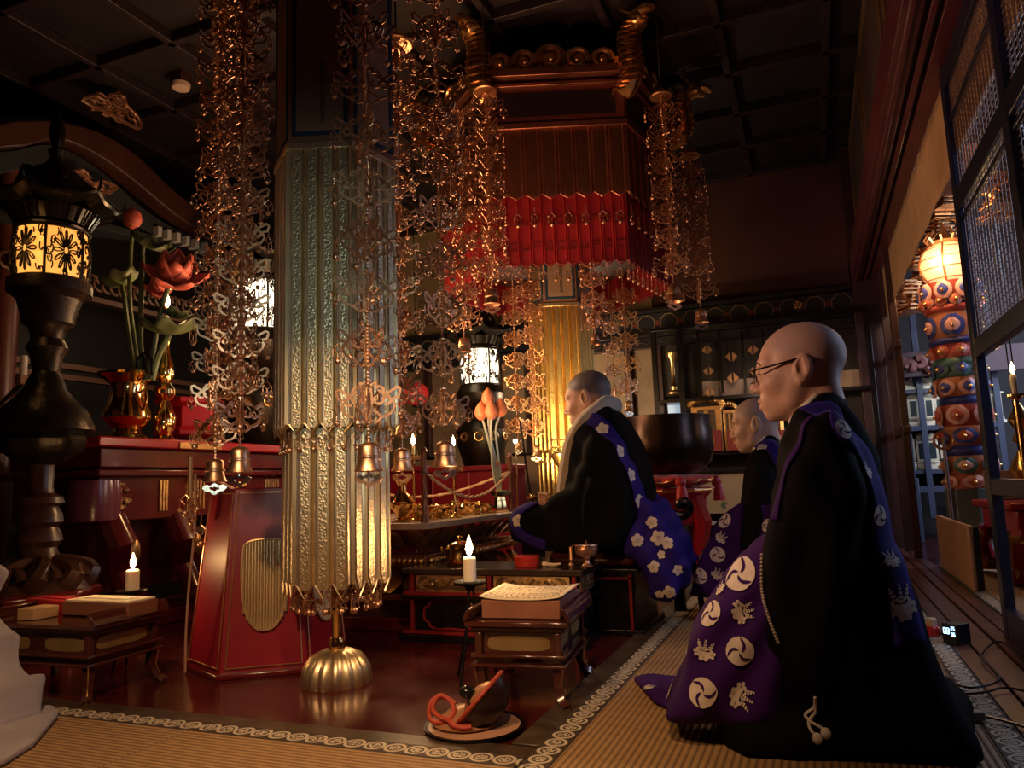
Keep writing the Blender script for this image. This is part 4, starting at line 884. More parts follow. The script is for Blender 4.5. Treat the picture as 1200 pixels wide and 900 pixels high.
garland('bright gold garland at the far left of the lit pair beside the farther pillar', G3, 600, 305, 607, 516, 5.1, .15, 1.05, 5, a0=.1, to=2.12, bell=.8)
garland('gilt garland right of the farther pillar, its small bell over the priest\'s head', G3, 690, 310, 697, 392, 4.4, .12, .95, 6, a0=.2, to=2.12, bell=.8)
garland('gilt garland ending right behind the seated priest, above the big bowl bell', G3, 735, 310, 737, 470, 5.2, .16, 1.1, 4, a0=.9, to=2.12, bell=.9)
garland('fainter gilt garland between the two right of the farther pillar', G3, 722, 310, 721, 474, 5.5, .16, .95, 4, a0=.3, to=2.12, bell=.8)
# ---------------------------------------------------------------- helpers for turned things placed by their axis
def zat(X, Y, py):
    lo, hi = -1.5, 5.
    for _ in range(40):
        m = (lo+hi)/2; c = RM.transposed() @ (Vector((X, Y, m))-CAM); y = CY+F*c.y/c.z
        if y > py: lo = m
        else: hi = m
    return (lo+hi)/2
def dxy(X, Y, z=.6): return depth((X, Y, z))
def prof(X, Y, pts, z0=0.):       # [(half width px, y px)] top to bottom -> lathe profile bottom to top, relative to z0
    return [(max(.0006, hw*dxy(X, Y, zat(X, Y, y))/F), zat(X, Y, y)-z0) for hw, y in pts][::-1]
CANDLES = []; GLOWS = []
def flame_part(parent, p, s=1.):
    b = MB(); b.lathe([(.001, -.008*s), (.0065*s, .000*s), (.0092*s, .010*s), (.0075*s, .021*s), (.0035*s, .033*s), (.0003, .043*s)], 12); o = b.build('flame', FLAME, parent); o.location = Vector(p)-parent.location; return o
def candle(label, pos, r, h, stand=None, e=2.5, light=True, fs=1., pan=True, group=None, lamp_dy=0., lit=True):
    t = thing('candle', label, 'candle', tuple(pos), group=group)
    b = MB(); b.lathe([(r, 0), (r*.98, h*.5), (r*1.0, h*.93), (r*.8, h), (r*.3, h-.003)], 20); b.build('wax', WAX, t)
    w = MB(); w.tube([(0, 0, h-.004), (.001, 0, h+.010)], .0012, 6); w.build('wick', INK, t)
    if lit: flame_part(t, Vector(pos)+Vector((0, 0, h+.012)), fs)
    if light: CANDLES.append((label, tuple(Vector(pos)+Vector((0, 0, h+.03*fs+.008))), e))
    return t
def tripod(label, X, Y, ztop, spread=.075):
    t = thing('candle_stand', label, 'candle stand', (X, Y, 0), group='black tripod candle stands'); b = MB()
    b.lathe([(.012, -.03), (.020, -.016), (.052, -.010), (.056, -.002), (.054, 0), (.03, -.004), (.0006, -.004)], 22); o = b.build('pan', BLACKW, t); o.location = (0, 0, ztop)
    for k in range(3):
        a = 2*PI*k/3+.5; l = MB(); l.tube([(.008*cos(a), .008*sin(a), ztop-.02), (.03*cos(a), .03*sin(a), ztop*.5), (spread*cos(a), spread*sin(a), .004)], .0045, 7); l.build('leg', BLACKW, t)
    return t
# ---------------------------------------------------------------- lanterns
GLOWA = mat('amber_paper_lit', (1, .6, .2), .6, emit=(1, .42, .08), estr=2.6); GLOWW = mat('pale_paper_lit', (1, .9, .7), .6, emit=(1, .84, .58), estr=5.)
def lit_paper(name, c1, c2, st):
    m = mat(name, (1, .6, .25), .6, emit=c1, estr=st); N, L = nodes_of(m); b = N['Principled BSDF']; tc = N.new('ShaderNodeTexCoord'); n = N.new('ShaderNodeTexNoise'); n.inputs['Scale'].default_value = 14; L.new(tc.outputs['Object'], n.inputs['Vector']); L.new(mixcol(m, n.outputs['Fac'], c1, c2), b.inputs['Emission Color']); return m
AMB = lit_paper('amber_pane', (1, .30, .035), (1, .50, .10), 1.05); PALE = lit_paper('pale_pane', (1, .78, .48), (1, .92, .72), 2.6)
def lantern_head(t, r, h, z, pane, lat, flower, n=6, rot=.3):
    """lit box with pierced panels, slatted neck and upturned roof; z = foot of the box"""
    b = MB(); b.lathe([(r*.90, 0), (r*.97, h*.5), (r*.93, h)], 36); o = b.build('lit_pane', pane, t); o.location = (0, 0, z)
    f = MB(); R_ = lambda u: r*(.955+.045*sin(PI*u))
    def sp(a, u, k=1.03): return (R_(u)*k*cos(a), R_(u)*k*sin(a), h*u)
    for k in range(n): a = rot+2*PI*k/n; f.tube([sp(a, u/8) for u in range(9)], r*.045, 6)
    for u in (0, 1): f.tube([sp(2*PI*j/40, u) for j in range(40)], r*.05, 6, closed=True)
    wa = 2*PI/n
    for k in range(n):
        ac = rot+wa*(k+.5)
        if flower:
            for j in range(12):
                t0 = 2*PI*j/12; pts = []
                for q in range(9): s = q/8; rad = .10+.30*sin(PI*s*.5)if s < .5 else .10+.30*sin(PI*(1-s)*.5)*1.; rad = .08+.32*sin(PI*s); dt = (s-.5)*.48*sin(PI*s)**.3; pts.append(sp(ac+wa*.72*rad*cos(t0+dt)*1.05, .5+rad*sin(t0+dt)*1.05, 1.04))
                f.tube(pts, r*.026, 4)
            f.tube([sp(ac+wa*.06*cos(q), .5+.08*sin(q), 1.05) for q in [2*PI*i/10 for i in range(10)]], r*.018, 4, closed=True)
        rr = random.Random(k)
        for j in range(60 if flower else 34):
            x, y = rr.uniform(-.44, .44), rr.uniform(.06, .94)
            if flower and abs(x) < .31 and abs(y-.5) < .40: continue
            f.tube([sp(ac+wa*(x+.5*px_), min(.98, max(.02, y+py_)), 1.035) for px_, py_ in spiral((0, 0), .13, .03, rr.uniform(0, 6), rr.uniform(0, 6)+4.5, 9)], r*.024, 4)
    o = f.build('pierced_panels', lat, t); o.location = (0, 0, z)
def lantern_roof(t, r, h, z, m, k=1.):
    b = MB(); b.lathe([(r*1.0, 0), (r*1.06, h*.04), (r*.98, h*.10)], 30)
    b.lathe([(r*.95, h*.10), (r*1.18, h*.30)], 36); 
    for j in range(24): a = 2*PI*j/24; b.tube([(r*1.0*cos(a), r*1.0*sin(a), h*.10), (r*1.25*cos(a), r*1.25*sin(a), h*.30)], r*.035, 5)
    o = b.build('slatted_neck', m, t); o.location = (0, 0, z)
    n = 48; vs = []; fs = []
    pr = [(1.22, .30), (1.70, .36), (1.75, .40), (1.30, .50), (1.12, .60), (1.02, .74), (.62, .92), (.30, 1.02), (.16, 1.16)]
    for rr, zz in pr:
        for q in range(n):
            a = 2*PI*q/n; up = abs(cos(3*a))**10 if 1.2 < rr else 0; R_ = r*rr*(1+.10*up*k); vs.append((R_*cos(a), R_*sin(a), h*(zz+.10*up*k)))
    for i in range(len(pr)-1):
        for q in range(n): fs.append((i*n+q, i*n+(q+1) % n, (i+1)*n+(q+1) % n, (i+1)*n+q))
    fs.append(tuple((len(pr)-1)*n+q for q in range(n))); b = MB(); b.add(vs, fs); b.lathe([(r*.16, h*1.15), (r*.24, h*1.24), (r*.12, h*1.30), (r*.20, h*1.42), (r*.24, h*1.55), (r*.15, h*1.72), (r*.03, h*1.90)], 18)
    for q in range(6): a = 2*PI*q/6; b.tube([(r*1.8*cos(a), r*1.8*sin(a), h*.46), (r*1.98*cos(a), r*1.98*sin(a), h*.54), (r*2.0*cos(a), r*2.0*sin(a), h*.66)], [r*.05, r*.045, r*.015], 6)
    b.ball((0, -r*.9, h*.75), (r*.25, r*.2, h*.14), 8, 6); b.ball((r*.85, -r*.4, h*.75), (r*.2, r*.2, h*.14), 8, 6)
    o = b.build('roof', m, t); o.location = (0, 0, z)
LX, LY = -3.03, 2.215
L1 = thing('standing_lantern', 'tall dark bronze standing lantern glowing amber through chrysanthemum panels at left', 'lantern', (LX, LY, 0), group='standing lanterns')
zb, zt_ = zat(LX, LY, 331), zat(LX, LY, 274); rl = 39*dxy(LX, LY, zb)/F
lantern_head(L1, rl, zt_-zb, zb, AMB, BRONZE, True, 6, -.80)
lantern_roof(L1, rl*.98, (zat(LX, LY, 196)-zt_), zt_, mat('black_bronze', (.012, .010, .008), .22, .6))
b = MB(); b.lathe(prof(LX, LY, [(44, 332), (44, 345), (34, 352), (28, 372), (27, 380), (20, 386), (17, 398), (22, 408), (17, 418), (14, 436), (19, 446), (22, 456), (30, 466), (44, 480), (52, 497), (54, 505), (44, 510)]), 28); b.build('baluster', BRONZE, L1)
b = MB(); b.lathe(prof(LX, LY, [(40, 508), (44, 516), (40, 528), (30, 537), (16, 545)]), 28, flute=8, famp=.12); b.build('lotus_bowl', BRONZE, L1)
b = MB(); b.lathe(prof(LX, LY, [(14, 544), (13, 572), (15, 578), (24, 583), (26, 590), (19, 594), (24, 603), (26, 612), (20, 618), (24, 626), (26, 634), (20, 642), (24, 656), (30, 662)]), 24); b.build('shaft', DKWOODC, L1)
b = MB(); zc = zat(LX, LY, 690); 
for k in range(9):
    a = 2*PI*k/9; rr = .17
    b.tube([((rr*(1-.5*q)+.05*sin(6*q))*cos(a+q*.5), (rr*(1-.5*q)+.05*sin(6*q))*sin(a+q*.5), zc+.02+.16*q*(1.2-.5*q)) for q in [i/9 for i in range(10)]], [.045-.003*i for i in range(10)], 7)
    b.tube([(rr*cos(a+.3)+.055*cos(t_), rr*sin(a+.3), zc+.05+.04*sin(t_)) for t_ in [i*.6 for i in range(9)]], [.022-.0018*i for i in range(9)], 6)
b.lathe([(.21, zc-.01), (.19, zc+.03), (.1, zc+.10)], 24); b.build('wave_base', DKWOODC, L1)
b = MB(); b.lathe([(.25, 0), (.25, .03), (.22, .04), (.22, zc-.05), (.25, zc-.04), (.25, zc-.015), (.23, zc)], 6); b.build('plinth', DREDL, L1, bevel=.008)
GLOWS.append(('lantern_glow', (LX+.1, LY-.26, (zb+zt_)/2), .8, (1, .5, .15), .08))
def lantern_far(label, px, y0, y1, hw, X, Y, m):
    t = thing('standing_lantern', label, 'lantern', (X, Y, 0), group='standing lanterns'); zb, zt = zat(X, Y, y1), zat(X, Y, y0); r = hw*dxy(X, Y, zb)/F; h = zt-zb
    lantern_head(t, r, h, zb, PALE, m, False, 6, .4); lantern_roof(t, r*.95, h*1.15, zt, m)
    b = MB(); b.lathe([(r*1.3, 0), (r*1.3, .06), (r*.9, .10), (r*.5, zb*.25), (r*.42, zb*.45), (r*.85, zb*.52), (r*1.25, zb*.66), (r*1.3, zb*.74), (r*.8, zb*.80), (r*.75, zb*.84), (r*1.2, zb*.90), (r*1.25, zb*.95), (r*1.0, zb-.001)], 24); b.build('baluster', m, t)
    b = MB(); zz = zb*.70
    for k in range(10):
        a = 2*PI*k/10; b = MB(); e_ = Vector((-sin(a), cos(a), 0))*.022; c_ = Vector((r*1.29*cos(a), r*1.29*sin(a), zz))
        for j in range(8): b.ball(tuple(c_+e_*cos(j*PI/4)+Vector((0, 0, .022*sin(j*PI/4)))), .008, 6, 4)
        b.tube([tuple(c_+e_*1.6*cos(j*PI/6)+Vector((0, 0, .036*sin(j*PI/6)))) for j in range(12)], .005, 5, closed=True); b.build('chrysanthemum_boss', GOLD, t)
    GLOWS.append(('lantern_glow', (X, Y-r*1.7, (zb+zt)/2), 1.6, (1, .8, .5), .08)); return t
p2 = atD(306, 365, 5.6); lantern_far('lit pale lantern half hidden between the thick garland and the nearest pillar', 306, 333, 390, 32, p2.x, p2.y, BRONZE)
p3 = atD(562, 430, 6.25); lantern_far('lit pale lantern behind the altar, above the orange lotus buds', 562, 411, 452, 23, p3.x, p3.y, BRONZE)
# ---------------------------------------------------------------- curved gable of the shrine
XG = -4.25
def gp(px, py, x=XG): return atX(px, py, x)
top = [(-120, 190), (-60, 168), (0, 145), (35, 141), (75, 143), (120, 156), (160, 181), (185, 205), (210, 228), (240, 248), (262, 256)]
bot = [(-120, 214), (-60, 195), (0, 174), (30, 171), (70, 163), (112, 180), (150, 206), (182, 232), (212, 256), (240, 272), (262, 280)]
ut = [(-120, 216), (-60, 197), (0, 176), (30, 173), (70, 166), (112, 184), (148, 212), (178, 240), (210, 262), (240, 276), (262, 283)]
ub = [(-120, 240), (-60, 225), (0, 203), (30, 196), (70, 188), (108, 207), (142, 234), (166, 256), (190, 271), (215, 281), (240, 288), (262, 292)]
GAB = thing('shrine_gable', 'dark curved shrine gable rolling down behind the amber lantern at upper left', 'gable', tuple(gp(75, 200)))
def ribbon(name, A, B, m, dx0, dx1, bev=.01):
    A = smooth_path([tuple(gp(*p)) for p in A], 4); B = smooth_path([tuple(gp(*p)) for p in B], 4); n = len(A); b = MB()
    vs = [(q[0]+d, q[1], q[2]) for d in (dx0, dx1) for L_ in (A, B) for q in L_]; fs = []
    for i in range(n-1): fs += [(i, i+1, n+i+1, n+i), (2*n+i, 3*n+i, 3*n+i+1, 2*n+i+1), (i, 2*n+i, 2*n+i+1, i+1), (n+i, n+i+1, 3*n+i+1, 3*n+i)]
    fs += [(0, n, 3*n, 2*n), (n-1, 3*n-1, 4*n-1, 2*n-1)]; b.add(vs, fs); return b.build(name, m, GAB, world=True, bevel=bev)
ribbon('bargeboard', top, bot, mat('bargeboard_lacquer', (.052, .018, .012), .4, var=.3, vscale=4), 0, -.14)
ribbon('under_board', ut, ub, mat('black_green_board', (.028, .034, .036), .35), -.10, -.30)
ribbon('roof_slope', [(a, b-14) for a, b in top], [(a, b+3) for a, b in top], mat('roof_dark_wood', (.02, .010, .009), .6), -.16, -1.0)  # slope in one even dark brown
for k in range(9):
    dn = MB(); c = gp(183+11*k, 272+3.6*k, XG-.09); dn.box(tuple(c), (.08, .035, .075)); dn.build('dentil', mat('whitened_ends', (.42, .42, .40), .6), GAB, world=True, bevel=.003)
def fret(label, pts, th, parent, dx, seed):
    rr = random.Random(seed); b = MB(); P = [gp(*p) for p in pts]; b.tube([tuple(q+Vector((dx, 0, 0))) for q in smooth_path([tuple(q) for q in P+[P[0]]], 4)[:-1]] if 0 else [tuple(Vector(q)+Vector((dx, 0, 0))) for q in smooth_path([tuple(q) for q in P], 4)], th, 6, closed=True)
    c = sum(P, Vector())/len(P)
    for q in P:
        for s in (.35, .7):
            o = c.lerp(q, s); rad = .05; b.tube([(o.x+dx, o.y+u_, o.z+v_) for u_, v_ in spiral((0, 0), rad, .012, rr.uniform(0, 6), rr.uniform(6, 9), 12)], th*.8, 5)
    return b.build(label, mat('dim_carved_gilt', (.30, .14, .08), .45, .6, var=.4, vscale=20), parent, world=True)
fret('gilt_pendant_board', [(75, 205), (90, 202), (105, 215), (118, 213), (134, 221), (118, 226), (105, 234), (92, 230), (82, 219)], .014, GAB, .02, 3)
fret('ridge_ornament', [(92, 118), (108, 113), (120, 118), (128, 112), (142, 114), (146, 124), (160, 140), (160, 151), (140, 142), (118, 130), (104, 124)], .014, GAB, .02, 5)
for px in (9, 268): q = gp(px, 300, XG-.2); b = MB(); b.tube([(q.x, q.y, 0), (q.x, q.y, zat(q.x, q.y, 200 if px < 100 else 272))], .075, 14); b.build('shrine_post', mat('red_brown_post', (.10, .028, .018), .35, var=.2), GAB, world=True)
b = MB(); q0, q1 = gp(-150, 300, XG-.9), gp(275, 300, XG-.9); b.box(((XG-1.0), (q0.y+q1.y)/2, 1.4), (.05, q1.y-q0.y, 2.8)); b.build('shrine_back', mat('shrine_black', (.008, .006, .006), .5), GAB, world=True)
rl_ = MB(); a_, c_ = gp(0, 372, XG-.15), gp(265, 372, XG-.15)
for z in (1.40, 1.47, 1.95): rl_.box((XG-.18, (a_.y+c_.y)/2, z), (.06, c_.y-a_.y, .035))
for i in range(30): y = a_.y+(c_.y-a_.y)*i/29; rl_.tube([(XG-.12, y+.05*cos(t_), 2.05+.05*sin(t_)) for t_ in [j*.7 for j in range(8)]], .012, 5)
rl_.build('carved_rail', mat('dark_carved_rail', (.10, .045, .025), .5, .3), GAB, world=True)
# lone candle and flame-shaped sheath at the far left
c0 = atD(27, 440, 3.9); candle('pale unlit candle on a wooden block at the far left edge', c0, .018, .105, light=False, lit=False)
hb = thing('wooden_bracket', 'small wooden block carrying the candle at the far left edge', 'bracket', tuple(c0+Vector((0, 0, -.05)))); MB().box((0, 0, .024), (.05, .06, .046)).build('block', mat('tan_block', (.34, .18, .08), .6), hb, bevel=.004); MB().tube([(-.02, 0, .0), tuple(Vector((gp(9, 300, XG-.2).x, gp(9, 300, XG-.2).y, c0.z-.08))-Vector(hb.location))], .014, 8).build('arm', BLACKW, hb)
# ---------------------------------------------------------------- red carved altar table
AX = -3.18
AT = thing('altar_table', 'deep red lacquer altar table with gilt plates and scroll legs under the brass vases', 'altar table', (AX, 3.2, 0))
zT = atX(165, 514, AX).z; y0_, y1_ = atX(118, 520, AX).y, 4.02; yc_ = (y0_+y1_)/2; yl_ = y1_-y0_
MB().box((AX-.32, yc_, zT-.025), (.74, yl_+.1, .05)).build('top', REDL, AT, world=True, bevel=.008)
MB().box((AX+.056, yc_-.12, zT-.03), (.012, .3, .035)).build('gilt_edge_plate', GOLD, AT, world=True, bevel=.003)
MB().box((AX-.32, yc_, zT-.10), (.64, yl_, .10)).box((AX-.32, yc_, zT-.175), (.70, yl_+.06, .035)).build('apron', DREDL, AT, world=True, bevel=.008)
MB().box((AX-.32, yc_, zT-.30), (.60, yl_-.02, .22)).build('body', DREDL, AT, world=True, bevel=.006)
for yy, w_, kind in ((y0_+.14, .10, 0), (y0_+.40, .06, 1), (y0_+.62, .14, 2), (y0_+.98, .12, 0), (y0_+1.25, .14, 2)):
    b = MB()
    if kind == 0:
        for i in range(12): a = random.random()*6.28; b.ball((AX-.015, yy+.035*cos(a)*random.random()*1.4, zT-.29+.06*sin(a)), (.014, .014, .014), 7, 5)
    else:
        n = 3 if kind == 1 else 6
        for i in range(n): b.tube([(AX-.015, yy-w_/2+w_*(i+.5)/n, zT-.37), (AX-.015, yy-w_/2+w_*(i+.5)/n, zT-.21)], .008, 6)
    b.build('gilt_plate', GOLD, AT, world=True)
b = MB()
for i, yy in enumerate((y0_+.02, y0_+.08)): b.lathe([(.10-.02*i, zT-.40), (.11-.02*i, zT-.30), (.10-.02*i, zT-.21)], 20, None, (AX-.07, yy, 0))
b.build('rounded_corner', mat('plum_lacquer', (.13, .03, .05), .22), AT, world=True)
for i in range(4):
    yy = y0_+.12+i*(yl_-.2)/3; b = MB()
    b.tube([(AX-.06, yy, zT-.40), (AX-.01, yy+.02, zT-.52), (AX-.05, yy+.05, zT-.66), (AX+.03, yy+.06, zT-.80), (AX+.10, yy+.04, .06)], [.07, .085, .06, .055, .07], 10); b.tube([(AX+.11, yy+.04+u_, .10+v_) for u_, v_ in spiral((0, 0), .07, .02, -1.5, 5, 14)], .022, 7); b.build('scroll_leg', DREDL, AT, world=True)
    DG_ = mat('dull_gilt', (.50, .28, .10), .35, .9); g = MB(); g.ball((AX+.15, yy+.04, .10), (.02, .045, .045), 10, 7); g.build('gilt_boss', DG_, AT, world=True); g = MB(); g.ball((AX+.08, yy+.03, zT-.56), (.012, .03, .06), 8, 6); g.build('gilt_boss', DG_, AT, world=True)
MB().box((AX-.36, yc_, zT-.58), (.45, yl_-.1, .36)).build('back_panel', mat('wine_lacquer', (.06, .008, .008), .3), AT, world=True)
MB().box((AX-.25, yc_, .035), (.85, yl_+.1, .07)).build('base', DREDL, AT, world=True, bevel=.01)
# brass flower vase with lotus flowers, and brass candlestick beside it
VX, VY = (lambda q: (q.x, q.y))(atX(165, 515, AX-.02)); VX -= .10
V = thing('flower_vase', 'polished brass two-handled vase holding the carved lotus flowers', 'vase', (VX, VY, zT))
b = MB(); b.lathe(prof(VX, VY, [(34, 438), (35, 441), (26, 445), (20, 450), (18, 460), (20, 470), (25, 482), (26, 490), (20, 499), (15, 503), (17, 508), (23, 513), (24, 516)], zT), 28); o = b.build('body', BRASS, V)
d_ = dxy(VX, VY, 1)/F
for s in (-1, 1): b = MB(); b.tube([(s*d_*q, 0, zat(VX, VY, y)-zT) for q, y in ((18, 462), (28, 458), (31, 468), (27, 478), (24, 484))], .007, 7); b.build('handle', BRASS, V)
K = thing('candlestick', 'turned brass candlestick beside the lotus vase, flame burning under the red lotus', 'candlestick', (*(lambda q: (q.x-.05, q.y))(atX(200, 515, AX-.02)), zT)); KX, KY = K.location.x, K.location.y
b = MB(); b.lathe(prof(KX, KY, [(5, 397), (4, 405), (5, 418), (9, 428), (10, 440), (6, 449), (12, 457), (12, 462), (5, 470), (9, 480), (13, 490), (12, 502), (8, 510), (14, 516)], zT), 22); b.build('stem', BRASS, K); zk = zat(KX, KY, 397)
candle('small candle burning on the turned brass candlestick below the red lotus', (KX, KY, zk), .012, zat(KX, KY, 360)-zk, e=3., fs=1.6)
LEAF = mat('painted_leaf', (.10, .13, .055), .5, var=.35, vscale=9); STEM = mat('painted_stem', (.10, .14, .06), .5, var=.3); PETAL = mat('painted_lotus_petal', (.62, .13, .085), .45, var=.25, vscale=12)
LT = thing('lotus_arrangement', 'carved red lotus flowers with green leaves rising from the brass vase', 'flowers', (VX, VY, zat(VX, VY, 440)))
def vp(px, py, dy=0.): return atY(px, py, VY+dy)
for pts, r in (([(163, 445), (158, 400), (152, 350), (153, 300), (155, 272)], .011), ([(166, 445), (164, 390), (165, 330), (168, 290), (172, 278)], .010), ([(170, 445), (166, 400), (167, 340), (168, 300)], .008), ([(160, 445), (152, 400), (145, 345), (142, 330)], .012), ([(172, 445), (180, 410), (185, 380), (192, 352), (200, 330)], .013), ([(178, 445), (185, 418), (198, 392)], .018)):
    b = MB(); b.tube(smooth_path([tuple(vp(*p)) for p in pts], 4), r, 8); b.build('stem', STEM, LT, world=True)
def petal(b, c, d, up, L_, W_, cup=.35):
    d = d.normalized(); s = d.cross(up).normalized(); n = s.cross(d)
    def fn(u, v): w = W_*sin(PI*min(.999, max(.03, v))**.8)*(1 if v < .97 else .3); x = (u-.5)*2; return tuple(c+d*(L_*v)+s*(w*x)+n*(L_*cup*(v*v)*1.0-W_*.5*(1-x*x)*.8))
    b.grid(fn, 7, 8)
def lotus(px, py, R_, dy, name, openness, tilt=Vector((.5, -.5, .6))):
    c = vp(px, py, dy); ax = tilt.normalized(); e1 = ax.orthogonal().normalized(); e2 = ax.cross(e1); b = MB()
    for ring, n, el, sc in ((0, 6, openness-.25, 1.), (1, 6, openness+.45, .95), (2, 4, openness+.95, .8)):
        for k in range(n): a = 2*PI*(k+.5*ring)/n; d = (e1*cos(a)+e2*sin(a))*cos(el)+ax*sin(el); petal(b, c-ax*(R_*.35), d, ax, R_*1.2*sc, R_*.55*sc, .50)
    return b.build(name, PETAL, LT, world=True, solid=.004)
m_ = 3.9/F
lotus(206, 320, 30*m_, -.02, 'lotus_flower', .25, Vector((.55, -.45, .75))); lotus(186, 340, 15*m_, .05, 'lotus_flower', .45)
b = MB()
for k in range(6):
    a = 2*PI*k/6; c = vp(155, 266); petal(b, c, Vector((cos(a)*.45, sin(a)*.45, 1)), Vector((cos(a), sin(a), .0))*-1, 22*m_, 10*m_, .55)
b.ball(tuple(vp(155, 256)), (11*m_, 11*m_, 12*m_), 12, 8); b.build('lotus_bud', PETAL, LT, world=True, solid=.003)
def leaf(px, py, R_, tilt, dy=0., wav=.14):
    c = vp(px, py, dy); ax = Vector(tilt).normalized(); e1 = ax.orthogonal().normalized(); e2 = ax.cross(e1); b = MB()
    def fn(u, v): a = 2*PI*u; rr = R_*v*(1+.08*cos(7*a)); h = R_*(.45*v*v+wav*v*v*sin(7*a+1)); return tuple(c+e1*(rr*cos(a))+e2*(rr*sin(a))+ax*(h-.25*R_))
    b.grid(fn, 48, 7, closeu=True); b.build('leaf', LEAF, LT, world=True, solid=.004)
leaf(200, 384, 33*m_, (.1, -.15, 1)); leaf(142, 328, 23*m_, (-.35, -.25, 1)); leaf(178, 286, 24*m_, (.5, -.05, .8), wav=.2); leaf(205, 368, 18*m_, (.2, .1, 1), .06)
b = MB(); b.tube([tuple(vp(a_, c_)) for a_, c_ in ((168, 445), (170, 425), (168, 415))], .012, 6); b.tube([tuple(vp(a_, c_, -.03)) for a_, c_ in ((160, 440), (161, 420), (169, 413), (177, 420), (178, 440))], .006, 5); b.build('wire_frame', BLACKW, LT, world=True)
# green leaf and red seat glimpsed beside the thick garland
gl_ = thing('red_pedestal', 'red lacquer pedestal glimpsed right of the brass candlestick', 'pedestal', tuple(atX(222, 512, AX-.25))); q = gl_.location
b = MB(); b.lathe([(.20, 0), (.20, .03), (.17, .05), (.16, .17), (.20, .19), (.20, .22)], 6); b.build('body', REDL, gl_, bevel=.005)
# ---------------------------------------------------------------- tapered red hexagonal stand with ribbed crests
RBX = thing('hexagonal_stand', 'tapered red lacquer hexagonal stand with ribbed gilt crests left of the nearest pillar', 'stand', (-1.955, 2.36, 0)); c = RBX.location; bx = R(36)
rb0, rb1, hz_ = .285, .215, .635
def face6(k):
    A0, B0, A1, B1 = [c+hexpt(rr, kk, bx)+Vector((0, 0, zz)) for rr, zz in ((rb0, .02), (rb1, hz_)) for kk in (k-1, k)]; return A0, B0, A1, B1
b = MB(); b.lathe([(rb0, .02), (rb1, hz_), (rb1*.98, hz_+.004)], 6, Matrix.Translation(c) @ Matrix.Rotation(bx-R(60), 4, 'Z')); b.build('body', CRIM, RBX, world=True, sharp=20)
b = MB(); b.lathe([(rb0+.022, 0), (rb0+.022, .016), (rb0, .02)], 6, Matrix.Translation(c) @ Matrix.Rotation(bx-R(60), 4, 'Z')); b.build('base_board', DREDL, RBX, world=True, bevel=.003)
tr = MB()
for k in range(6):
    A0, B0, A1, B1 = face6(k); n = ((A0+B0)/2-c); n.z = 0; n = n.normalized()*.002
    a0_, b0_ = A0.lerp(B0, .06), A0.lerp(B0, .94); a1_, b1_ = A1.lerp(B1, .06), A1.lerp(B1, .94); up = Vector((0, 0, .012))
    for P, Q in ((a0_+up, a1_-up), (b0_+up, b1_-up), (a0_+up, b0_+up), (a1_-up, b1_-up)): tr.tube([P+n, Q+n], .0028, 5)
tr.build('gilt_line', mat('line_gilt', (.72, .40, .20), .35, .9), RBX, world=True)
for k in (0, 1):
    A0, B0, A1, B1 = face6(k); u = (B0-A0).normalized(); mid0, mid1 = (A0+B0)/2, (A1+B1)/2; v = (mid1-mid0).normalized(); n = u.cross(v).normalized(); n = n if n.dot(mid0-c) > 0 else -n
    o_ = mid0.lerp(mid1, .46); s = MB(); ou = [(-.074, .135), (-.05, .15), (0, .155), (.05, .15), (.074, .135), (.080, .06), (.076, -.03), (.060, -.10), (.034, -.143), (0, -.155), (-.034, -.143), (-.060, -.10), (-.076, -.03), (-.080, .06)]
    W3 = lambda p, d=0.: tuple(o_+u*p[0]+v*p[1]+n*d)
    O2 = smooth_path(ou+[ou[0]], 3)[:-1]; m = len(O2); s.add([W3(p, .001) for p in O2]+[W3(p, .008) for p in O2], [tuple(range(m-1, -1, -1)), tuple(range(m, 2*m))]+[(i, (i+1) % m, m+(i+1) % m, m+i) for i in range(m)])
    for i in range(15):
        x = -.070+.01*i; ys = [p[1] for p in O2 if abs(p[0]-x) < .012]; s.tube([W3((x, min(ys)+.004), .009), W3((x, max(ys)-.004), .009)], .0042, 6)
    s.tube([W3(p, .009) for p in O2], .004, 6, closed=True); s.build('ribbed_crest', mat('pale_gilt_crest', (.74, .56, .32), .4, .85, var=.15), RBX, world=True)
tc_ = thing('brass_pole', 'thin pale cord and pole hung with gilt rings left of the red stand', 'pole', tuple(atZ(218, 790))); q = tc_.location
b = MB(); b.tube([tuple(Vector(p)-q) for p in smooth_path([tuple(atY(a, b_, q.y)) for a, b_ in ((229, 555), (228, 620), (222, 680), (218, 740), (217, 788))], 4)], .0045, 6); b.build('cord', mat('pale_cord', (.40, .24, .17), .6), tc_)
b = MB(); b.tube([tuple(atY(a, b_, q.y+.05)-q) for a, b_ in ((223, 535), (223, 622))], .010, 8); b.build('rod', mat('rod_gilt', (.35, .17, .08), .4, .6), tc_)
for px, py in ((218, 565), (232, 560), (226, 575), (236, 600)): pendant(tc_, tuple(atY(px, py, q.y)-q), px, 1.5, 'gilt_ring')
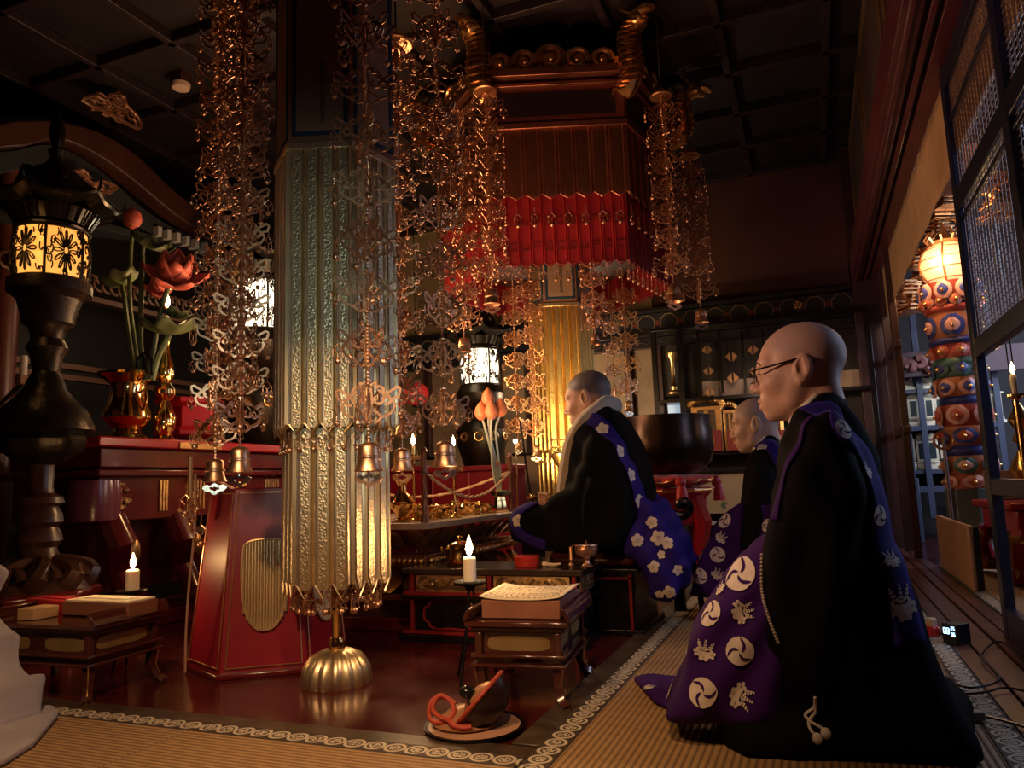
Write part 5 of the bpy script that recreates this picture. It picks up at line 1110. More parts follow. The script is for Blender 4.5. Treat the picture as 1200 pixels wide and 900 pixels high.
# left reading desk with sutra books, and candle behind it
def desk(label, loc, W, Dp, H, rz):
    t = thing('sutra_desk', label, 'desk', loc, rz, 'low sutra desks'); b = MB()
    b.box((0, 0, H-.008), (W+.05, Dp+.03, .016)).box((0, 0, H-.024), (W+.02, Dp, .016)); b.build('top', BROWNL, t, bevel=.004)
    for s in (-1, 1):
        e = MB(); P = [(0, 0), (.014, .004), (.020, .022), (.030, .034), (.024, .040), (.010, .030), (.004, .014)]
        e.prism([(s*(W/2+.024-x_+.006), H+z_-.002) for x_, z_ in [(p[0], p[1]) for p in P]], Dp+.03, Matrix(((1, 0, 0, 0), (0, 0, 1, -(Dp+.03)/2), (0, 1, 0, 0), (0, 0, 0, 1)))); e.build('end_ledge', BROWNL, t, bevel=.002)
    b = MB(); hb_ = H*.27; z0 = H-.032-hb_
    for sx in (-1, 1):
        for sy in (-1, 1): b.box((sx*(W/2-.012), sy*(Dp/2-.012), z0+hb_/2), (.022, .022, hb_))
    b.box((0, 0, z0+hb_/2), (W-.03, Dp-.03, hb_)).box((0, 0, z0), (W+.02, Dp+.02, .010)).box((0, 0, z0-.026), (W+.02, Dp+.02, .010)).box((0, 0, z0-.013), (W-.01, Dp-.01, .018)); b.build('frame', BROWNL, t, bevel=.003)
    pn = mat('dull_gilt_panel', (.30, .20, .085), .45, .5, var=.2)
    for ax_, ln, off in (('x', W, Dp/2), ('y', Dp, W/2)):
        n = max(1, round(ln/.21))
        for i in range(n):
            for s in (-1, 1):
                cx_ = -ln/2+ln*(i+.5)/n; w_ = ln/n*.36; P = [(cx_+w_*(abs(cos(a))**.55)*(1 if cos(a) > 0 else -1), z0+hb_*.5+hb_*.32*(abs(sin(a))**.55)*(1 if sin(a) > 0 else -1)) for a in [2*PI*j/20 for j in range(20)]]
                M_ = Matrix(((1, 0, 0, 0), (0, 0, 1, s*(off-.016)-.002), (0, 1, 0, 0), (0, 0, 0, 1))) if ax_ == 'x' else Matrix(((0, 0, 1, s*(off-.016)-.002), (1, 0, 0, 0), (0, 1, 0, 0), (0, 0, 0, 1)))
                q = MB(); q.prism(P, .005, M_); q.build('cusped_panel', pn, t)
    for sx in (-1, 1):
        for sy in (-1, 1):
            b = MB(); x, y = sx*(W/2-.014), sy*(Dp/2-.014); hh = z0-.03
            b.tube([(x, y, hh), (x-sx*.004, y-sy*.004, hh*.55), (x+sx*.006, y+sy*.006, hh*.22), (x+sx*.024, y+sy*.024, .006)], [.018, .015, .014, .018], 4, flat=1., up=(sx*1, 0, 0)); lg = b.build('leg', BROWNL, t)
            g = MB(); g.tube([(x+sx*.014, y+sy*.014, hh), (x+sx*.009, y+sy*.009, hh*.55), (x+sx*.019, y+sy*.019, hh*.22), (x+sx*.040, y+sy*.040, .008)], .0018, 4); g.build('gilt_edge', GOLD, lg)
    return t
LD = desk('low lacquered sutra desk at lower left carrying a closed box of books', (-2.345, 1.85, 0), .46, .28, .235, R(3))
bk = thing('sutra_box', 'pale-topped sutra book box lying on the left desk', 'book', (-2.235, 1.90, .236), R(0)); MB().box((0, 0, .024), (.30, .12, .044)).build('cover', mat('brown_book_cover', (.20, .075, .045), .6), bk, bevel=.003); MB().box((0, 0, .049), (.285, .11, .006)).build('paper', PAPER, bk, bevel=.001)
MB().box((0, 0, .0535), (.20, .035, .002)).build('title_slip', mat('title_slip', (.85, .76, .58), .7), bk)
b2 = thing('small_box', 'small buff paper box left of the sutra book box on the left desk', 'box', (-2.43, 1.79, .236)); MB().box((0, 0, .018), (.075, .09, .036)).build('body', mat('buff_box', (.45, .28, .14), .7), b2, bevel=.002)
b3 = thing('red_sutra_case', 'red cloth-covered sutra case at the back of the left desk', 'book', (-2.50, 1.93, .236), R(-8)); MB().box((0, 0, .020), (.30, .09, .040)).build('cover', mat('red_book_cloth', (.40, .012, .02), .6), b3, bevel=.004); MB().box((0, 0, .0415), (.28, .03, .003)).build('fold', mat('red_book_cloth', (.4, .01, .02), .6), b3)
p = atD(155, 691, 2.75); tripod('black tripod stand under the small candle at left, behind the left desk', p.x, p.y, p.z)
candle('short white candle burning at left behind the desk with the sutra box', p, .0235, .072, e=5., fs=1.15)

q = atZ(212, 99, CZ-.075); t = thing('smoke_detector', 'small cream smoke detector on the dark ceiling left of the thick garland', 'smoke detector', tuple(q)); MB().lathe([(.03, -.035), (.055, -.03), (.06, -.01), (.06, .004)], 20).build('body', mat('cream_plastic_white', (.62, .46, .36), .5), t); MB().box((0, 0, .04), (.10, .10, .075)).build('mounting_block', WOOD, t, bevel=.004)
# ---------------------------------------------------------------- officiant's side table, seat and things on it
TZ = .29
SD = thing('side_table', 'black and red side table with carved gilt wave panels before the seated priest', 'table', (-1.235, 2.92, 0)); sx0, sx1, sy0, sy1 = -1.60, -.875, 2.80, 3.04
MB().box(((sx0+sx1)/2, (sy0+sy1)/2, TZ-.012), (sx1-sx0+.05, sy1-sy0+.04, .024)).build('top', mat('worn_black_lacquer', (.035, .020, .016), .22, var=.4), SD, world=True, bevel=.003)
MB().box(((sx0+sx1)/2, (sy0+sy1)/2, .155), (sx1-sx0-.02, sy1-sy0-.02, .25)).build('carcass', BLACKW, SD, world=True)
RIM = mat('red_line_lacquer', (.20, .014, .018), .3); GW = mat('carved_gilt_wave', (.72, .47, .24), .36, .9, var=.3, vscale=40)
b = MB(); b.box(((sx0+sx1)/2, sy0, .190), (sx1-sx0+.05, .03, .016)).box(((sx0+sx1)/2, sy0, .035), (sx1-sx0+.06, .03, .012))
for x in (sx0+.012, (sx0+sx1)/2, sx1-.012): b.box((x, sy0-.002, .23), (.016, .02, .075)); b.box((x, sy0-.002, .11), (.012, .02, .15))
b.build('red_rail', RIM, SD, world=True, bevel=.002)
MB().box(((sx0+sx1)/2, sy0-.004, .174), (sx1-sx0+.07, .04, .014)).box(((sx0+sx1)/2, sy0-.004, .014), (sx1-sx0+.08, .05, .028)).box((sx1+.006, (sy0+sy1)/2, .174), (.03, sy1-sy0+.04, .014)).box((sx1+.006, (sy0+sy1)/2, .014), (.03, sy1-sy0+.04, .028)).build('black_rail', BLACKW, SD, world=True, bevel=.003)
def wave_panel(x0, x1, z0, z1, y):
    q = MB(); q.box(((x0+x1)/2, y+.004, (z0+z1)/2), (x1-x0, .006, z1-z0)); pn = q.build('carved_panel', GW, SD, world=True); w, h = x1-x0, z1-z0; g = MB(); cx = (x0+x1)/2; cz = (z0+z1)/2
    for s in (-1, 1):
        for k in range(3): g.tube([(cx+s*w*(.47-.03*k)*cos(t)-s*(0), y-.002, cz+h*(.40-.07*k)*sin(t)) if 0 else (cx+s*(w*(.46-.028*k)-w*.10*(1-cos(t))), y-.001, cz+h*(.44-.03*k)*sin(t)) for t in [(-1.5+.25*i) for i in range(13)]], .0028, 5)
        g.tube([(cx+s*(w*.22)+u_, y-.002, cz+.004+v_) for u_, v_ in spiral((0, 0), h*.26, h*.06, 0, s*9, 22)], .0045, 6)
        for k in range(3): g.tube([(cx+s*(w*(.10+.10*k))+u_, y-.002, cz+h*.12+v_) for u_, v_ in spiral((0, 0), h*.13, h*.04, k, k+s*5, 10)], .003, 5)
    for k in range(3): g.tube([(x0+w*i/24, y-.001, z0+h*(.10+.09*k)+h*.10*abs(sin(PI*i/8))) for i in range(25)], .0026, 5)
    g.tube([(cx-w*.08, y-.002, z0+h*.2), (cx+.0, y-.002, cz+h*.1), (cx+w*.06, y-.002, cz+h*.36)], .005, 6)
    g.build('wave_relief', mat('dark_wave_relief', (.26, .17, .085), .4, .8, var=.3), pn, world=True)
xm = (sx0+sx1)/2; wave_panel(sx0+.03, xm-.018, .198, .262, sy0-.006); wave_panel(xm+.018, sx1-.03, .198, .262, sy0-.006)
def cusp_ring(x0, x1, z0, z1, y):
    g = MB(); cx, cz, w, h = (x0+x1)/2, (z0+z1)/2, (x1-x0)/2, (z1-z0)/2; P = []
    for i in range(60): a = 2*PI*i/60; k = 1-.10*abs(sin(3*a))**6; P.append((cx+w*k*(abs(cos(a))**.7)*(1 if cos(a) > 0 else -1), y, cz+h*k*(abs(sin(a))**.7)*(1 if sin(a) > 0 else -1)))
    g.tube(P, .005, 6, closed=True); g.build('red_cusped_frame', RIM, SD, world=True)
cusp_ring(sx0+.06, xm-.06, .045, .165, sy0+.006); cusp_ring(xm+.06, sx1-.06, .045, .165, sy0+.006)
q = MB(); q.box((sx1+.001, (sy0+sy1)/2, .23), (.008, sy1-sy0-.06, .06)); o = q.build('carved_panel', GW, SD, world=True); g = MB()
for k in range(4): g.tube([(sx1+.006, sy0+.06+.04*k+u_, .23+v_) for u_, v_ in spiral((0, 0), .022, .006, k, k+7, 14)], .003, 5)
g.build('wave_relief', mat('dark_wave_relief', (.26, .17, .085), .4, .8), o, world=True)
SE = thing('dais_seat', 'low black dais with a brown leather cushion under the officiating priest', 'seat', (-.92, 3.29, 0))
MB().box((-1.0, 3.29, .13), (.56, .44, .26)).box((-1.0, 3.29, .255), (.60, .45, .02)).box((-1.0, 3.29, .012), (.62, .45, .024)).build('base', BLACKW, SE, world=True, bevel=.006)
MB().box((-.90, 3.29, .300), (.38, .43, .06)).build('cushion', mat('brown_leather', (.10, .022, .014), .3, var=.2), SE, world=True, bevel=.03, segs=4)
rb_ = MB()
for x in (-1.26, -.735): rb_.box((x, 3.066, .13), (.012, .010, .22))
rb_.box((-1.0, 3.066, .225), (.54, .010, .010)); rb_.build('red_rail', RIM, SE, world=True)
def on_table(px, py): return atZ(px, py, TZ)
rx = Vector((-1.165, 2.90, TZ+.001)); rx.x = atY(617, 640, 2.90).x
t = thing('round_box', 'small round red lacquer box with a lid on the side table', 'box', tuple(rx)); MB().lathe([(.050, 0), (.051, .003), (.051, .018)], 28).build('body', mat('vermilion_lacquer', (.55, .035, .025), .18, coat=.4), t); MB().lathe([(.0525, .0185), (.0525, .038), (.049, .042), (.02, .043), (.0006, .043)], 28).build('lid', mat('vermilion_lacquer', (.5, .03, .02), .2), t)
bx_ = Vector((0, 2.89, TZ+.001)); bx_.x = atY(687, 640, 2.89).x
t = thing('incense_burner', 'copper-pink footed incense burner on the right end of the side table', 'incense burner', tuple(bx_)); CP = mat('copper_bowl', (.72, .40, .28), .25, .9, var=.2, vscale=30, bump=.3, bscale=120)
MB().lathe([(.024, 0), (.025, .004), (.014, .012), (.009, .022), (.010, .030), (.026, .036), (.042, .050), (.046, .066), (.045, .078), (.048, .082), (.047, .086), (.042, .084), (.040, .066), (.02, .055), (.0006, .052)], 26).build('bowl', CP, t)
a_ = MB(); a_.lathe([(.041, .078), (.02, .083), (.0006, .085)], 20); a_.build('ash', mat('incense_ash', (.25, .21, .19), .95, var=.3, vscale=80), t)
em = MB(); em.tube([(0, 0, .083), (.001, 0, .10)], .0028, 6); em.build('incense_stick', mat('incense_stick', (.35, .10, .08), .8), t)
def smoke_mat():
    m = bpy.data.materials.new('incense_smoke'); m.use_nodes = True; N, L = nodes_of(m); N.clear(); o = N.new('ShaderNodeOutputMaterial'); v = N.new('ShaderNodeVolumePrincipled'); v.inputs['Density'].default_value = 1.6; v.inputs['Color'].default_value = (.85, .83, .85, 1); L.new(v.outputs[0], o.inputs['Volume']); return m
sm = thing('incense_smoke', 'thin wisp of smoke rising from the copper incense burner', 'smoke', (bx_.x, bx_.y, TZ+.105))
MB().tube(smooth_path([(0, 0, 0), (-.006, -.01, .05), (-.004, -.02, .10), (.006, -.03, .16), (.02, -.03, .20), (.035, -.03, .24)], 5), [.002+.0004*i for i in range(26)], 7).build('wisp', smoke_mat(), sm)
cxp = Vector((0, 2.91, TZ+.001)); cxp.x = atY(669, 640, 2.91).x
t = thing('incense_spoon_holder', 'small brass cup with a spoon beside the incense burner', 'cup', tuple(cxp)); MB().lathe([(.012, 0), (.013, .005), (.008, .012), (.010, .020), (.012, .026), (.009, .034), (.008, .075), (.007, .075), (.007, .03), (.0006, .03)], 16).build('cup', mat('worn_copper', (.55, .30, .18), .35, .9), t); MB().tube([(0, 0, .04), (.006, 0, .082), (.035, 0, .074)], .0022, 6).build('spoon', BRASS, t)
nz = Vector((0, 2.90, TZ+.001)); nz.x = atY(645, 640, 2.9).x
t = thing('prayer_beads', 'dark prayer beads with a pale tassel beside the round red box', 'prayer beads', tuple(nz))
bd = MB()
for i in range(26): a = 2*PI*i/26; bd.ball((.045*cos(a), .022*sin(a), .006), .0058, 8, 6)
bd.build('beads', mat('dark_bead', (.05, .02, .015), .25), t); MB().ball((-.02, -.02, .010), (.012, .010, .010), 8, 6).tube([(-.02, -.02, .01), (.02, -.026, .008), (.05, -.024, .012)], [.008, .007, .004], 8).build('tassel', mat('pale_tassel', (.62, .48, .34), .8), t)
# chair rest with curled black arms behind the priest
p = atY(790, 590, 3.62); t = thing('back_rest', 'black lacquer curled arm rest behind the seated priest, before the red stand', 'arm rest', (p.x, p.y, 0)); b = MB()
b.tube(smooth_path([tuple(atY(a, c_, 3.62)-Vector((p.x, p.y, 0))) for a, c_ in ((757, 588), (768, 586), (778, 596), (790, 603), (802, 604), (808, 596), (804, 588), (797, 590), (797, 596))], 5), .022, 9); b.build('curled_arm', BLACKW, t)
b = MB(); b.tube([tuple(atY(792, 604, 3.62)-Vector((p.x, p.y, 0))), (0, 0, .3), (0, 0, .01)], [.02, .018, .03], 9); b.build('post', BLACKW, t)
b = MB(); b.tube([(.06, -.01, .30), (.09, 0, .12), (.1, 0, .01)], .014, 8); b.build('brace', BLACKW, t)
# ---------------------------------------------------------------- great bowl bell on red cushion and stand
p = atD(784, 558, 4.3); BX, BYY = p.x, p.y
zc0, zc1 = zat(BX, BYY, 572), zat(BX, BYY, 557)
t = thing('bell_stand', 'red lacquer stand with curved legs under the great bowl bell', 'stand', (BX, BYY, 0)); b = MB(); b.lathe([(.19, zc0-.20), (.21, zc0-.19), (.20, zc0-.06), (.23, zc0-.03), (.23, zc0)], 8); b.build('body', REDL, t, bevel=.006)
for k in range(4):
    a = PI/4+k*PI/2+.2; l = MB(); l.tube([(.18*cos(a), .18*sin(a), zc0-.06), (.23*cos(a), .23*sin(a), zc0-.18), (.19*cos(a), .19*sin(a), zc0*.35), (.25*cos(a), .25*sin(a), .025)], [.05, .05, .035, .045], 8); l.build('leg', REDL, t)
b = MB(); b.lathe([(.232, zc0-.022), (.236, zc0-.015), (.232, zc0-.008)], 8); b.build('gilt_line', GOLD, t)
t = thing('cushion', 'red silk cushion between the great bowl bell and its stand', 'cushion', (BX, BYY, zc0+.001))
b = MB(); n = 40
def cu(u, v): a = 2*PI*u; r = (.22+.03*abs(sin(6*a)))*(sin(PI*(.04+.92*v)))**.45; return (r*cos(a), r*sin(a), .004+.075*v+.008*sin(9*a)*sin(PI*v))
b.grid(cu, 60, 10, closeu=True); b.add([cu(i/60, 0) for i in range(60)], [tuple(range(60))]); b.add([cu(i/60, 1) for i in range(60)], [tuple(range(60))]); b.build('pad', mat('red_silk', (.55, .010, .014), .45, sheen=.3), t)
b = MB(); b.tube([tuple(Vector(cu(i/60, .45))*1.01) for i in range(60)], .004, 5, closed=True); b.build('gold_cord', GOLD, t)
for k in range(4):
    a = k*PI/2+.4; l = MB(); l.ball((.27*cos(a), .27*sin(a), .03), (.03, .03, .035), 9, 7); l.lathe([(.035, -.10), (.03, -.03), (.012, 0)], 10, None, (.28*cos(a), .28*sin(a), .02)); l.build('corner_tassel', mat('red_silk', (.5, .01, .01), .5), t)
rb2 = 53*dxy(BX, BYY, .8)/F; zt2 = zat(BX, BYY, 489); zb2 = zc0+.075
t = thing('bowl_bell', 'great dark bronze bowl bell on a red cushion behind the seated priest', 'bell', (BX, BYY, zb2)); hh = zt2-zb2
MB().lathe([(rb2*.45, .004), (rb2*.72, .02), (rb2*.93, hh*.22), (rb2*1.0, hh*.45), (rb2*.985, hh*.7), (rb2*.95, hh*.9), (rb2*.97, hh*.98), (rb2*.97, hh), (rb2*.91, hh), (rb2*.88, hh*.9), (rb2*.93, hh*.5), (rb2*.6, hh*.1), (.0006, hh*.06)], 48).build('bowl', mat('bell_bronze', (.045, .026, .020), .28, .8, var=.25, vscale=6, bump=.06, bscale=70), t)
# ---------------------------------------------------------------- main altar dais with vessels
ax0, ax1, ay0, ay1, az = -2.88, -1.62, 2.98, 4.12, .465
AL = thing('altar_dais', 'square gilt altar dais with carved lotus petals, roped posts on its corners', 'altar', ((ax0+ax1)/2, (ay0+ay1)/2, 0)); acx, acy = AL.location.x, AL.location.y; axw, ayw = ax1-ax0, ay1-ay0
MB().box((acx, acy, az-.014), (axw+.06, ayw+.06, .028)).build('top', mat('pale_worn_lacquer', (.42, .33, .26), .22, var=.3, vscale=6), AL, world=True, bevel=.004)
MB().box((acx, acy, .20), (axw-.2, ayw-.2, .40)).box((acx, acy, .03), (axw+.1, ayw+.1, .06)).build('core', DREDL, AL, world=True, bevel=.006)
PG = mat('petal_gilt', (.42, .25, .10), .34, .9, var=.35, vscale=16)
for tier, (z0, z1, out, inn) in enumerate(((az-.12, az-.03, .02, -.08), (az-.30, az-.21, -.06, .03))):
    pg = MB()
    for ax_, ln, sgn in (('y', axw, -1), ('x', ayw, 1)):
        n = int(ln/.125)
        for i in range(n):
            u0 = -ln/2+ln*(i+.5)/n
            def fn(u, v, u0=u0):
                w = .060*sin(PI*(.10+.80*v))**.7; a = u0+(u-.5)*2*w; o_ = inn+(out-inn)*v+.022*sin(PI*u)*1.0; z = z0+(z1-z0)*v
                return (acx+a, ay0-o_, z) if ax_ == 'y' else (ax1+o_, acy+a, z)
            pg.grid(fn, 7, 6)
    pg.build('lotus_petals', PG, AL, world=True)
bd = MB()
for i in range(46): bd.ball((ax0+axw*(i+.5)/46, ay0-.02, az-.165), (.015, .015, .017), 8, 6)
for i in range(38): bd.ball((ax1+.02, ay0+ayw*(i+.5)/38, az-.165), (.015, .015, .017), 8, 6)
bd.build('bead_row', mat('bead_gilt', (.60, .36, .18), .3, .9), AL, world=True)
MB().box((acx, acy, az-.165), (axw, ayw, .05)).box((acx, acy, az-.32), (axw+.08, ayw+.08, .03)).build('moulding', mat('brown_gilt_lacquer', (.16, .06, .035), .3, .4), AL, world=True, bevel=.006)
posts = [(ax1-.03, ay0+.05), (ax1-.03, ay1-.05), (ax0+.03, ay0+.05), (ax0+.03, ay1-.05)]
PW = mat('post_wood', (.20, .075, .045), .35, .3, var=.2)
for x, y in posts:
    zt = zat(posts[0][0], posts[0][1], 524); b = MB(); b.lathe([(.020, az), (.020, az+.02), (.014, az+.03), (.014, zt*.3+az*.7), (.019, zt*.32+az*.68), (.014, zt*.35+az*.65), (.013, zt*.62+az*.38), (.018, zt*.65+az*.35), (.013, zt*.68+az*.32), (.013, zt*.9+az*.1), (.018, zt*.94+az*.06), (.010, zt)], 10, None, (x, y, 0)); b.build('corner_post', PW, AL, world=True)
rp = MB(); zr = zat(posts[0][0], posts[0][1], 552)
for (xa, ya), (xb, yb) in ((posts[0], posts[1]), (posts[1], posts[3]), (posts[3], posts[2])):
    for st in range(2):
        P = [(xa+(xb-xa)*i/60+.004*cos(i*.9+PI*st), ya+(yb-ya)*i/60, zr-.13*sin(PI*i/60)+.004*sin(i*.9+PI*st)) for i in range(61)]; rp.tube(P, .0048, 5)
rp.build('twisted_rope', mat('twisted_rope', (.60, .40, .24), .6, var=.3, vscale=40), AL, world=True)
def cup(label, x, y, s, kind):
    t = thing('offering_bowl', label, 'bowl', (x, y, az+.001), group='small brass offering vessels on the altar'); b = MB()
    if kind == 0: b.lathe([(.026, 0), (.027, .004), (.020, .010), (.022, .016), (.036, .030), (.038, .045), (.036, .046), (.030, .03), (.0006, .022)], 16)
    elif kind == 1: b.lathe([(.030, 0), (.030, .006), (.012, .012), (.010, .03), (.030, .042), (.042, .052), (.040, .054), (.0006, .046)], 16)
    else: b.lathe([(.022, 0), (.024, .004), (.016, .012), (.030, .03), (.032, .045), (.018, .058), (.020, .064), (.012, .07), (.0006, .078)], 16)
    b.build('vessel', BRASS, t); t.scale = (s*1.08,)*3; return t
first = None; row = [(ax1-.12-(j*.102), ay0+.17+.098*i, (i+j) % 2, 1.0 if j == 0 else 1.1) for j in range(2) for i in range(9)]
for n_, (x, y, kd, s) in enumerate(row):
    cup('small brass offering vessel in the rows along the near edge of the altar', x, y, s, kd if n_ % 5 else 2)
for i in range(7): cup('small brass offering vessel in the rows along the near edge of the altar', ax1-.36-.12*i, ay0+.08, 1.1, i % 3)
p = (ax1-.13, ay0+.07); p = (atY(472, 600, ay0+.16).x, ay0+.16)
t = thing('brass_vase', 'round-bellied polished brass vase on the altar beside the corner post', 'vase', (*p, az+.001)); MB().lathe([(.040, 0), (.042, .008), (.026, .018), (.030, .03), (.058, .065), (.060, .09), (.040, .118), (.020, .14), (.018, .165), (.034, .19), (.032, .192), (.0006, .17)], 24).build('body', BRASS, t)
def altar_candle(label, px, pyf, X, Y, h, e, cl):
    zf = zat(X, Y, pyf); t = thing('altar_candlestick', cl, 'candlestick', (X, Y, az+.001), group='altar candlesticks'); t['label'] = cl; zp = zf-h-.01
    b = MB(); H = zp-az; b.lathe([(.032, 0), (.034, .006), (.012, .02), (.008, .05), (.012, .06), (.006, .08), (.006, H-.06), (.010, H-.05), (.006, H-.035), (.006, H)], 14); b.build('stem', BRASS, t)
    g = MB(); zz = H-.03; g.lathe([(.012, zz), (.040, zz+.004), (.042, zz+.010), (.040, zz+.010), (.0006, zz+.006)], 18)
    for k in range(14): a = 2*PI*k/14; g.tube([(.040*cos(a), .040*sin(a), zz), (.042*cos(a), .042*sin(a), zz+.02)], .003, 4)
    for k in range(4): a = PI*k/2; g.tube([(.040*cos(a), .040*sin(a), zz+.01), (.040*cos(a), .040*sin(a), zz+.05)], .002, 4)
    g.build('drip_pan', mat('pale_brass', (.80, .60, .38), .3, .9), t)
    candle(label, (X, Y, zp), .008, h, e=e, fs=1.1)
q = atY(484, 512, ay0+.25); altar_candle('altar candle with its flame behind the near corner post', 484, 520, q.x, q.y, .04, 1.3, 'slim brass candlestick rising behind the near corner post of the altar')
q = atY(531, 513, ay0+.42); altar_candle('altar candle burning left of the lantern and the lotus buds', 531, 522, q.x, q.y, .09, 1.5, 'slim brass candlestick between the near corner post and the lotus buds')
# lotus buds in a square vase
p = (atY(586, 590, 4.0).x, 4.0); vz = az+.001
t = thing('square_vase', 'square brass vase on the far corner of the altar, holding lotus buds', 'vase', (*p, vz)); b = MB(); b.lathe([(.055, 0), (.058, .01), (.040, .02), (.036, .06), (.030, .085), (.050, .09), (.062, .12), (.060, .122), (.0006, .10)], 4); b.build('body', BRASS, t, bevel=.003)
t = thing('lotus_buds', 'bunch of orange lotus buds on pale stems rising from the altar', 'flowers', (*p, vz+.11)); o_ = Vector((*p, vz+.11)); BUD = mat('orange_bud', (.52, .17, .07), .55, var=.2, vscale=20); ST2 = mat('pale_stem', (.35, .38, .30), .55)
for (bx2, by2, rr, dy) in ((572, 466, 1., 0), (564, 482, 1., -.02), (576, 481, 1.05, -.04), (587, 478, 1., .02)):
    c2 = atY(bx2, by2, 4.0+dy)-o_; s_ = MB(); s_.tube(smooth_path([(.0+dy*.2, 0, 0), tuple(atY(583, 550, 4.)-o_+Vector((dy*.3, dy, 0))), tuple(atY(575+(bx2-575)*.5, 505, 4.+dy)-o_), tuple(c2-Vector((0, 0, .03)))], 5), .007, 7); s_.build('stem', ST2, t)
    g = MB(); g.lathe([(.012, -.052), (.032, -.034), (.038, -.01), (.033, .018), (.018, .044), (.0006, .062)], 14, None, tuple(c2), flute=5, famp=.10); g.build('bud', BUD, t)
s = MB(); s.lathe([(.018, 0), (.018, .02)], 10, None, tuple(atY(582, 545, 4.)-o_)); s.build('tie', BUD, t)
p = atY(604, 517, 4.05); t = thing('altar_lamp', 'tiny white electric bulb on a thin post by the far altar corner', 'lamp', (p.x, p.y, az)); MB().tube([(0, 0, 0), (0, 0, p.z-az-.012)], .005, 8).build('post', BRASS, t); MB().ball((0, 0, p.z-az), .013, 12, 8).build('bulb', mat('white_bulb', (1, 1, 1), .4, emit=(.85, .92, 1), estr=30), t)
t = thing('black_wand', 'thin black wand standing aslant beside the far altar corner', 'wand', tuple(atY(624, 598, 3.9))); o2 = t.location.copy(); MB().tube([(0, 0, 0), tuple(atY(609, 494, 3.9)-o2)], .006, 7).build('rod', BLACKW, t); t.location.z = o2.z
t2 = thing('wand_rest', 'dark block holding the black wand upright behind the priest\'s knee', 'stand', (o2.x, o2.y, 0)); MB().box((0, 0, o2.z/2), (.10, .10, o2.z-.004)).box((0, 0, .02), (.16, .16, .04)).build('block', BLACKW, t2, bevel=.006)
# brass ring stand in front of the farther pillar
p = atY(657, 560, 4.25); t = thing('brass_ring_stand', 'gilt ring stand before the farther pillar, beside the priest\'s chest', 'stand', (p.x, p.y, 0)); b = MB(); b.lathe([(.07, 0), (.07, .02), (.02, .04), (.012, .1), (.012, zat(p.x, p.y, 548)), (.05, zat(p.x, p.y, 536)), (.052, zat(p.x, p.y, 532)), (.0006, zat(p.x, p.y, 538))], 14); b.build('stem', GOLD, t)
for yy, r_ in ((515, .055), (524, .05)): g = MB(); z_ = zat(p.x, p.y, yy); g.tube([(r_*cos(a), r_*sin(a), z_) for a in [2*PI*i/20 for i in range(20)]], .004, 6, closed=True); g.build('ring', GOLD, t)
g = MB()
for i in range(10): a = 2*PI*i/10; g.tube([(.05*cos(a), .05*sin(a), zat(p.x, p.y, 534)), (.055*cos(a), .055*sin(a), zat(p.x, p.y, 515))], .0025, 5)
g.build('prongs', GOLD, t)
# crimson cabinets and painted panels behind the altar, paper lanterns
for (x0, x1, y0, y1, lab) in ((452, 496, 548, 600, 'crimson lacquer cabinet behind the altar at left, next to the pillar'), (505, 600, 548, 605, 'crimson lacquer cabinet behind the lotus buds')):
    a, c_ = atY(x0, y0, 5.0), atY(x1, y1, 5.0); t = thing('crimson_cabinet', lab, 'cabinet', ((a.x+c_.x)/2, 5.15, 0), group='crimson cabinets behind the altar'); w_ = c_.x-a.x
    MB().box((0, 0, a.z/2), (w_, .28, a.z-.004)).build('body', CRIM, t, bevel=.006); MB().box((0, 0, a.z-.02), (w_+.04, .32, .04)).build('top', CRIM, t, bevel=.006)
    g = MB()
    for x in (-w_*.5+.01, -w_*.02, w_*.5-.01): g.box((x, -.142, a.z*.5), (.012, .006, a.z*.9))
    g.build('pilaster', mat('pink_edge', (.42, .10, .12), .4), t)
def painted(name):
    m = mat(name, (.34, .27, .18), .6); N, L = nodes_of(m); b = N['Principled BSDF']; tc = N.new('ShaderNodeTexCoord'); v = N.new('ShaderNodeTexVoronoi'); v.inputs['Scale'].default_value = 5; L.new(tc.outputs['Object'], v.inputs['Vector'])
    n = N.new('ShaderNodeTexNoise'); n.inputs['Scale'].default_value = 4.5; L.new(tc.outputs['Object'], n.inputs['Vector'])
    f = mnode(m, 'MULTIPLY', mnode(m, 'LESS_THAN', v.outputs['Distance'], .40), mnode(m, 'GREATER_THAN', n.outputs['Fac'], .50)); c = mixcol(m, f, (.30, .23, .15), (.06, .11, .07)); L.new(c, b.inputs['Base Color']); return m
PNT = painted('painted_lotus_pond')
for (x0, x1, y0, y1, lab) in ((486, 530, 540, 600, 'painted panel with green leaves between the crimson cabinets'), (598, 650, 535, 610, 'painted panel with green leaves beside the farther pillar')):
    a, c_ = atY(x0, y0, 5.6), atY(x1, y1, 5.6); t = thing('painted_panel', lab, 'panel', ((a.x+c_.x)/2, 5.6, 0), group='painted low panels'); MB().box((0, 0, a.z/2), (c_.x-a.x, .03, a.z)).build('painting', PNT, t); MB().box((0, 0, a.z+.012), (c_.x-a.x+.03, .05, .024)).build('rail', BLACKW, t, bevel=.004)
